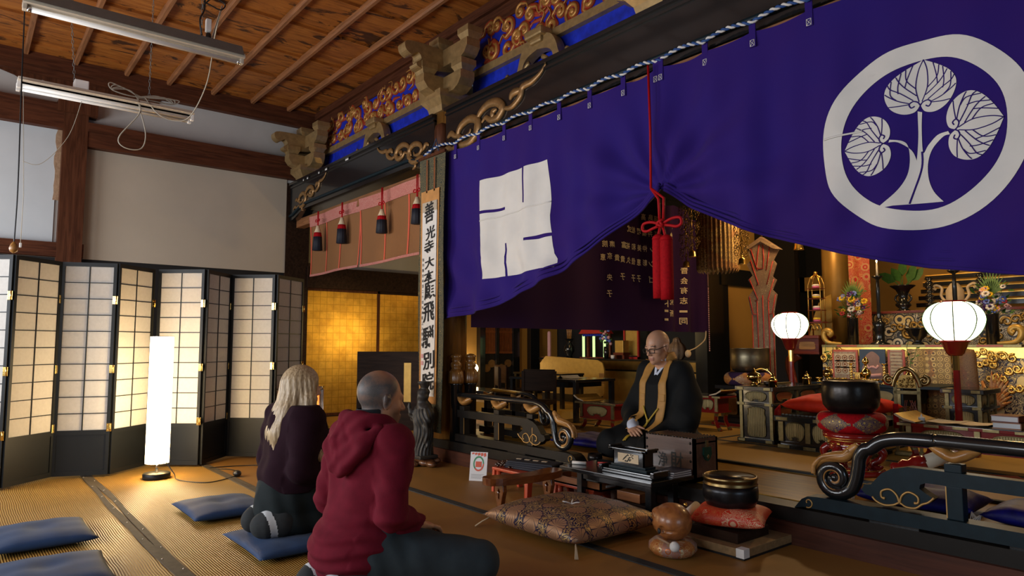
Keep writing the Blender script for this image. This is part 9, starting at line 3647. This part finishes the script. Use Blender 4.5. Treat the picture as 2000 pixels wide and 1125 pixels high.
# hair
F = Field((-0.30, -0.32, 0.40), (0.36, 0.26, 1.04), 0.0055)
A = AW
def hp(x, y, z):
 return tuple(np.array(HW) + A @ np.array((x, y, z)))
F.ell(hp(0, -0.016, 0.030), (0.093, 0.110, 0.105), 0.02, 'u', A)
F.ell(hp(0, -0.035, -0.05), (0.100, 0.088, 0.11), 0.05, 'u', A)
F.ell(hp(0, -0.080, -0.15), (0.112, 0.070, 0.12), 0.05, 'u', A)
F.chain([hp(-0.055, -0.09, -0.16), hp(-0.06, -0.12, -0.26), hp(-0.062, -0.145, -0.36)], [0.055, 0.05, 0.028], 0.05)
F.chain([hp(0.045, -0.09, -0.16), hp(0.055, -0.12, -0.26), hp(0.062, -0.145, -0.35)], [0.055, 0.05, 0.028], 0.05)
F.chain([hp(0.0, -0.09, -0.16), hp(0.0, -0.12, -0.27), hp(0.0, -0.145, -0.39)], [0.05, 0.045, 0.02], 0.04)
for s in (-1, 1):
 F.chain([hp(s * 0.072, 0.02, 0.03), hp(s * 0.092, 0.015, -0.07), hp(s * 0.118, -0.01, -0.17), hp(s * 0.14, -0.06, -0.25), hp(s * 0.13, -0.10, -0.33)], [0.034, 0.038, 0.042, 0.036, 0.014], 0.03)
F.chain([hp(0.12, 0.01, -0.17), hp(0.185, 0.02, -0.26), hp(0.225, 0.05, -0.37), hp(0.23, 0.08, -0.42)], [0.03, 0.03, 0.018, 0.006], 0.03)
F.ell(hp(0.01, 0.115, -0.04), (0.056, 0.06, 0.115), 0.01, 'd', A)
F.grow(lambda X, Y, Z: (0.0024 * np.sin(np.arctan2(X, -(Y - 0.08)) * 30 + 2.5 * np.sin(Z * 14)) + 0.0016 * np.sin(np.arctan2(X, -(Y - 0.08)) * 67 + 4 * np.sin(Z * 11))) * np.clip((1.0 - Z) / 0.08, 0.15, 1))
F.cut(lambda X, Y, Z: 0.49 + 0.02 * np.sin(X * 55) + 0.015 * np.sin(X * 120) - 0.3 * np.clip(X - 0.12, 0, 1) * 4 - Z)
field_obj('hair', F, 'hair_blond', wom, 1)
# ---- the priest -------------------------------------------------------------------------------
TW = 0.0
PB = ZP + 0.04
pri = thing('person', 'person with shaved head and glasses in black robe and gold stole behind the offering box', 'person', (-3.57, 4.49, PB - 0.02), PI)
SP = 1.07
zc = 0.03
HPZ = (0.0, 0.085, 0.875)
AP = rot3(-0.06, -0.24)
F = Field((-0.34, -0.32, 0.0), (0.34, 0.62, 1.06), 0.0055)
torso(F, 0.92, -0.004, zc, 0.95)
kneel(F, zc, 0.92, spread=0.06, knee=0.40)
F.cap((0, 0.0, zc + 0.66), (0, 0.055, zc + 0.78), 0.060, 0.056, 0.03)
HQ = head_into(F, HPZ, AP, SP)
wrR, wrL = (0.075, 0.335, 0.235), (-0.19, 0.20, 0.22)
F.chain([(0.18, 0, zc + 0.62), (0.25, 0.0, zc + 0.38), wrR], [0.05, 0.042, 0.028], 0.02)
F.chain([(-0.18, 0, zc + 0.62), (-0.25, 0.0, zc + 0.38), wrL], [0.05, 0.042, 0.028], 0.02)
hand_into(F, wrR, (-0.85, 0.55, -0.12), (0.15, 0.45, 0.9), 1.05, 0.45, -1)
hand_into(F, wrL, (0.5, 0.85, -0.2), (0, 0.3, 1), 1.0, 0.5, 1)
def pri_pick(c):
 q = (c - np.array(HPZ)) @ AP / SP
 x, y, z = q.T
 out = np.zeros(len(c), int)
 out[(y > 0.086) & (np.abs(x) < 0.024) & (z < -0.060) & (z > -0.087)] = 1
 out[(y > 0.068) & (np.abs(np.abs(x) - 0.034) < 0.018) & (np.abs(z - 0.0225 + 0.12 * np.abs(np.abs(x) - 0.03)) < 0.0032)] = 2
 out[(y > 0.06) & (np.abs(np.abs(x) - 0.031) < 0.013) & (np.abs(z + 0.0085) < 0.0022)] = 2
 return out
field_obj('body', F, ['skin_priest', 'lip', 'brow_hair'], pri, 1, pri_pick)
F = Field((-0.52, -0.36, -0.005), (0.52, 0.66, 0.86), 0.0078)
torso(F, 1.02, 0.022, zc, 1.0)
F.cap((0, 0.0, zc + 0.2), (0, 0.0, zc + 0.5), 0.21, 0.16, 0.06)
for s in (-1, 1):
 F.chain([(s * 0.17, -0.01, zc + 0.62), (s * 0.225, 0.0, zc + 0.42), (s * 0.25, 0.09, zc + 0.29)], [0.085, 0.105, 0.095], 0.06)
 w_ = wrR if s > 0 else wrL
 e = (s * 0.25, 0.09, zc + 0.29)
 m_ = tuple((np.array(e) * 0.35 + np.array(w_) * 0.65))
 F.cap(e, m_, 0.095, 0.062, 0.05)
 F.cap((s * 0.27, 0.05, zc + 0.34), (s * 0.25, 0.12, zc + 0.14), 0.07, 0.06, 0.06)
kneel(F, zc, 1.05, spread=0.10, knee=0.42, grow=0.03)
F.cap((-0.13, 0.40, zc + 0.07), (0.24, 0.40, zc + 0.07), 0.09, 0.09, 0.06)
F.cap((0.22, 0.36, zc + 0.06), (0.36, 0.30, zc + 0.03), 0.085, 0.05, 0.06)
F.ell((0, 0.05, zc + 0.10), (0.36, 0.34, 0.12), 0.06)
F.grow(lambda X, Y, Z: 0.006 * np.sin(X * 34 + 14 * Z) * np.clip((np.abs(X) - 0.10) / 0.1, 0, 1) + 0.004 * np.sin(Y * 40 + 20 * X) * (Z < 0.25))
F.cut(lambda X, Y, Z: np.maximum(np.maximum(Z - (zc + 0.735 - 1.35 * np.clip(Y - 0.02, 0, 1) * (np.abs(X) < 0.11)), 0.004 - Z), -1))
rob = field_obj('robe', F, 'robe_black', pri, 1)
bv = BVHTree.FromPolygons([tuple(v_.co) for v_ in rob.data.vertices], [tuple(p_.vertices) for p_ in rob.data.polygons])
def front(x, z, lift=0.008):
 h = bv.ray_cast(Vector((x, 1.2, z)), Vector((0, -1, 0)))
 y = h[0].y if h[0] is not None else 0.1
 return Vector((x, y + lift, z))
def sash(name, mat, path, w, lift=0.010, th=0.006):
 """band of width w laid on the robe's front along (x, z) points"""
 P = spline(path, 8)
 ys = [front(p[0], p[1], lift).y for p in P]
 for _ in range(3):
  ys = [max(ys[i], (ys[max(i - 1, 0)] + ys[i] + ys[min(i + 1, len(ys) - 1)]) / 3) for i in range(len(ys))]
 rings = []
 for i, p in enumerate(P):
  a, c = Vector(P[max(i - 1, 0)]), Vector(P[min(i + 1, len(P) - 1)])
  t_ = (c - a).normalized()
  n_ = Vector((-t_.y, t_.x)) * (w / 2)
  L_ = []
  for k in range(5):
   f = k / 4 * 2 - 1
   x, z = p[0] + n_.x * f, p[1] + n_.y * f
   L_.append((x, max(ys[i] - 0.004 * f * f, front(x, z, lift * 0.6).y), z))
  rings.append(L_ + [(q[0], q[1] - th, q[2]) for q in L_[::-1]])
 b = MB()
 b.ring(rings, True, True, True)
 return b.build(name, mat, pri)
for s in (-1, 1):
 sash('stole', 'stole_gold', [(s * 0.070, zc + 0.735), (s * 0.088, zc + 0.66), (s * 0.098, zc + 0.55), (s * 0.100, zc + 0.42), (s * 0.09, zc + 0.28), (s * 0.085, zc + 0.20)], 0.068, 0.012)
 b = MB()
 q0 = front(s * 0.066, zc + 0.725, 0.004)
 b.tube([q0, (s * 0.083, 0.02, zc + 0.765), (s * 0.07, -0.05, zc + 0.775), (0.0, -0.085, zc + 0.765)], 0.034, 8, flat=0.25, up=(s, 0.2, 0.3))
 b.build('stole_neck', 'stole_gold', pri)
 sash('patch', 'stole_gold', [(s * 0.099, zc + 0.47), (s * 0.1, zc + 0.415)], 0.058, 0.017)
 sash('collar', 'collar_white', [(s * 0.050, zc + 0.74), (s * 0.036, zc + 0.69), (s * 0.006, zc + 0.62)], 0.022, 0.006)
 b = MB()
 b.tube([(s * 0.052, 0.062, zc + 0.735), (s * 0.058, 0.01, zc + 0.762), (0, -0.062, zc + 0.775)], 0.012, 6)
 b.build('collar_back', 'collar_white', pri)
b = MB()
for L in ([(-0.075, zc + 0.36), (-0.04, zc + 0.31), (0.0, zc + 0.255)], [(0.075, zc + 0.37), (0.045, zc + 0.32), (0.006, zc + 0.258)], [(0.0, zc + 0.262), (0.012, zc + 0.22), (0.004, zc + 0.17), (0.01, zc + 0.13)], [(0.004, zc + 0.262), (0.022, zc + 0.21), (0.018, zc + 0.16), (0.026, zc + 0.125)]):
 b.tube([front(p[0], p[1], 0.012) for p in spline(L, 5)], 0.0068, 6)
b.ball(front(0.003, zc + 0.258, 0.014), 0.014, 8, 6)
b.build('knotted_cord', 'cord_yellow', pri)
# glasses
gl = MB()
for s in (-1, 1):
 w, h = 0.0225, 0.0135
 L = [(-w, h), (w, h), (w, -h * 0.8), (w * 0.8, -h), (-w * 0.8, -h), (-w, -h * 0.8)]
 gl.tube([HQ(s * 0.032 + p[0], 0.106 - abs(p[0] + s * 0.032) * 0.14, -0.011 + p[1]) for p in spline(L, 3, True)], 0.0031, 6, closed=True)
 gl.tube([HQ(s * 0.055, 0.098, -0.003), HQ(s * 0.078, 0.06, 0.0), HQ(s * 0.088, -0.002, 0.006), HQ(s * 0.084, -0.02, -0.008)], 0.0028, 6)
gl.tube([HQ(-0.010, 0.110, -0.008), HQ(0, 0.114, -0.005), HQ(0.010, 0.110, -0.008)], 0.002, 6)
gl.build('glasses', 'black_plastic', pri)
# white under-sleeve at the right wrist
F = Field((wrR[0] - 0.1, wrR[1] - 0.14, wrR[2] - 0.09), (wrR[0] + 0.16, wrR[1] + 0.08, wrR[2] + 0.1), 0.006)
F.cap((0.12, 0.26, 0.262), (0.06, 0.325, 0.238), 0.05, 0.044, 0.01)
field_obj('under_sleeve', F, 'collar_white', pri, 1)
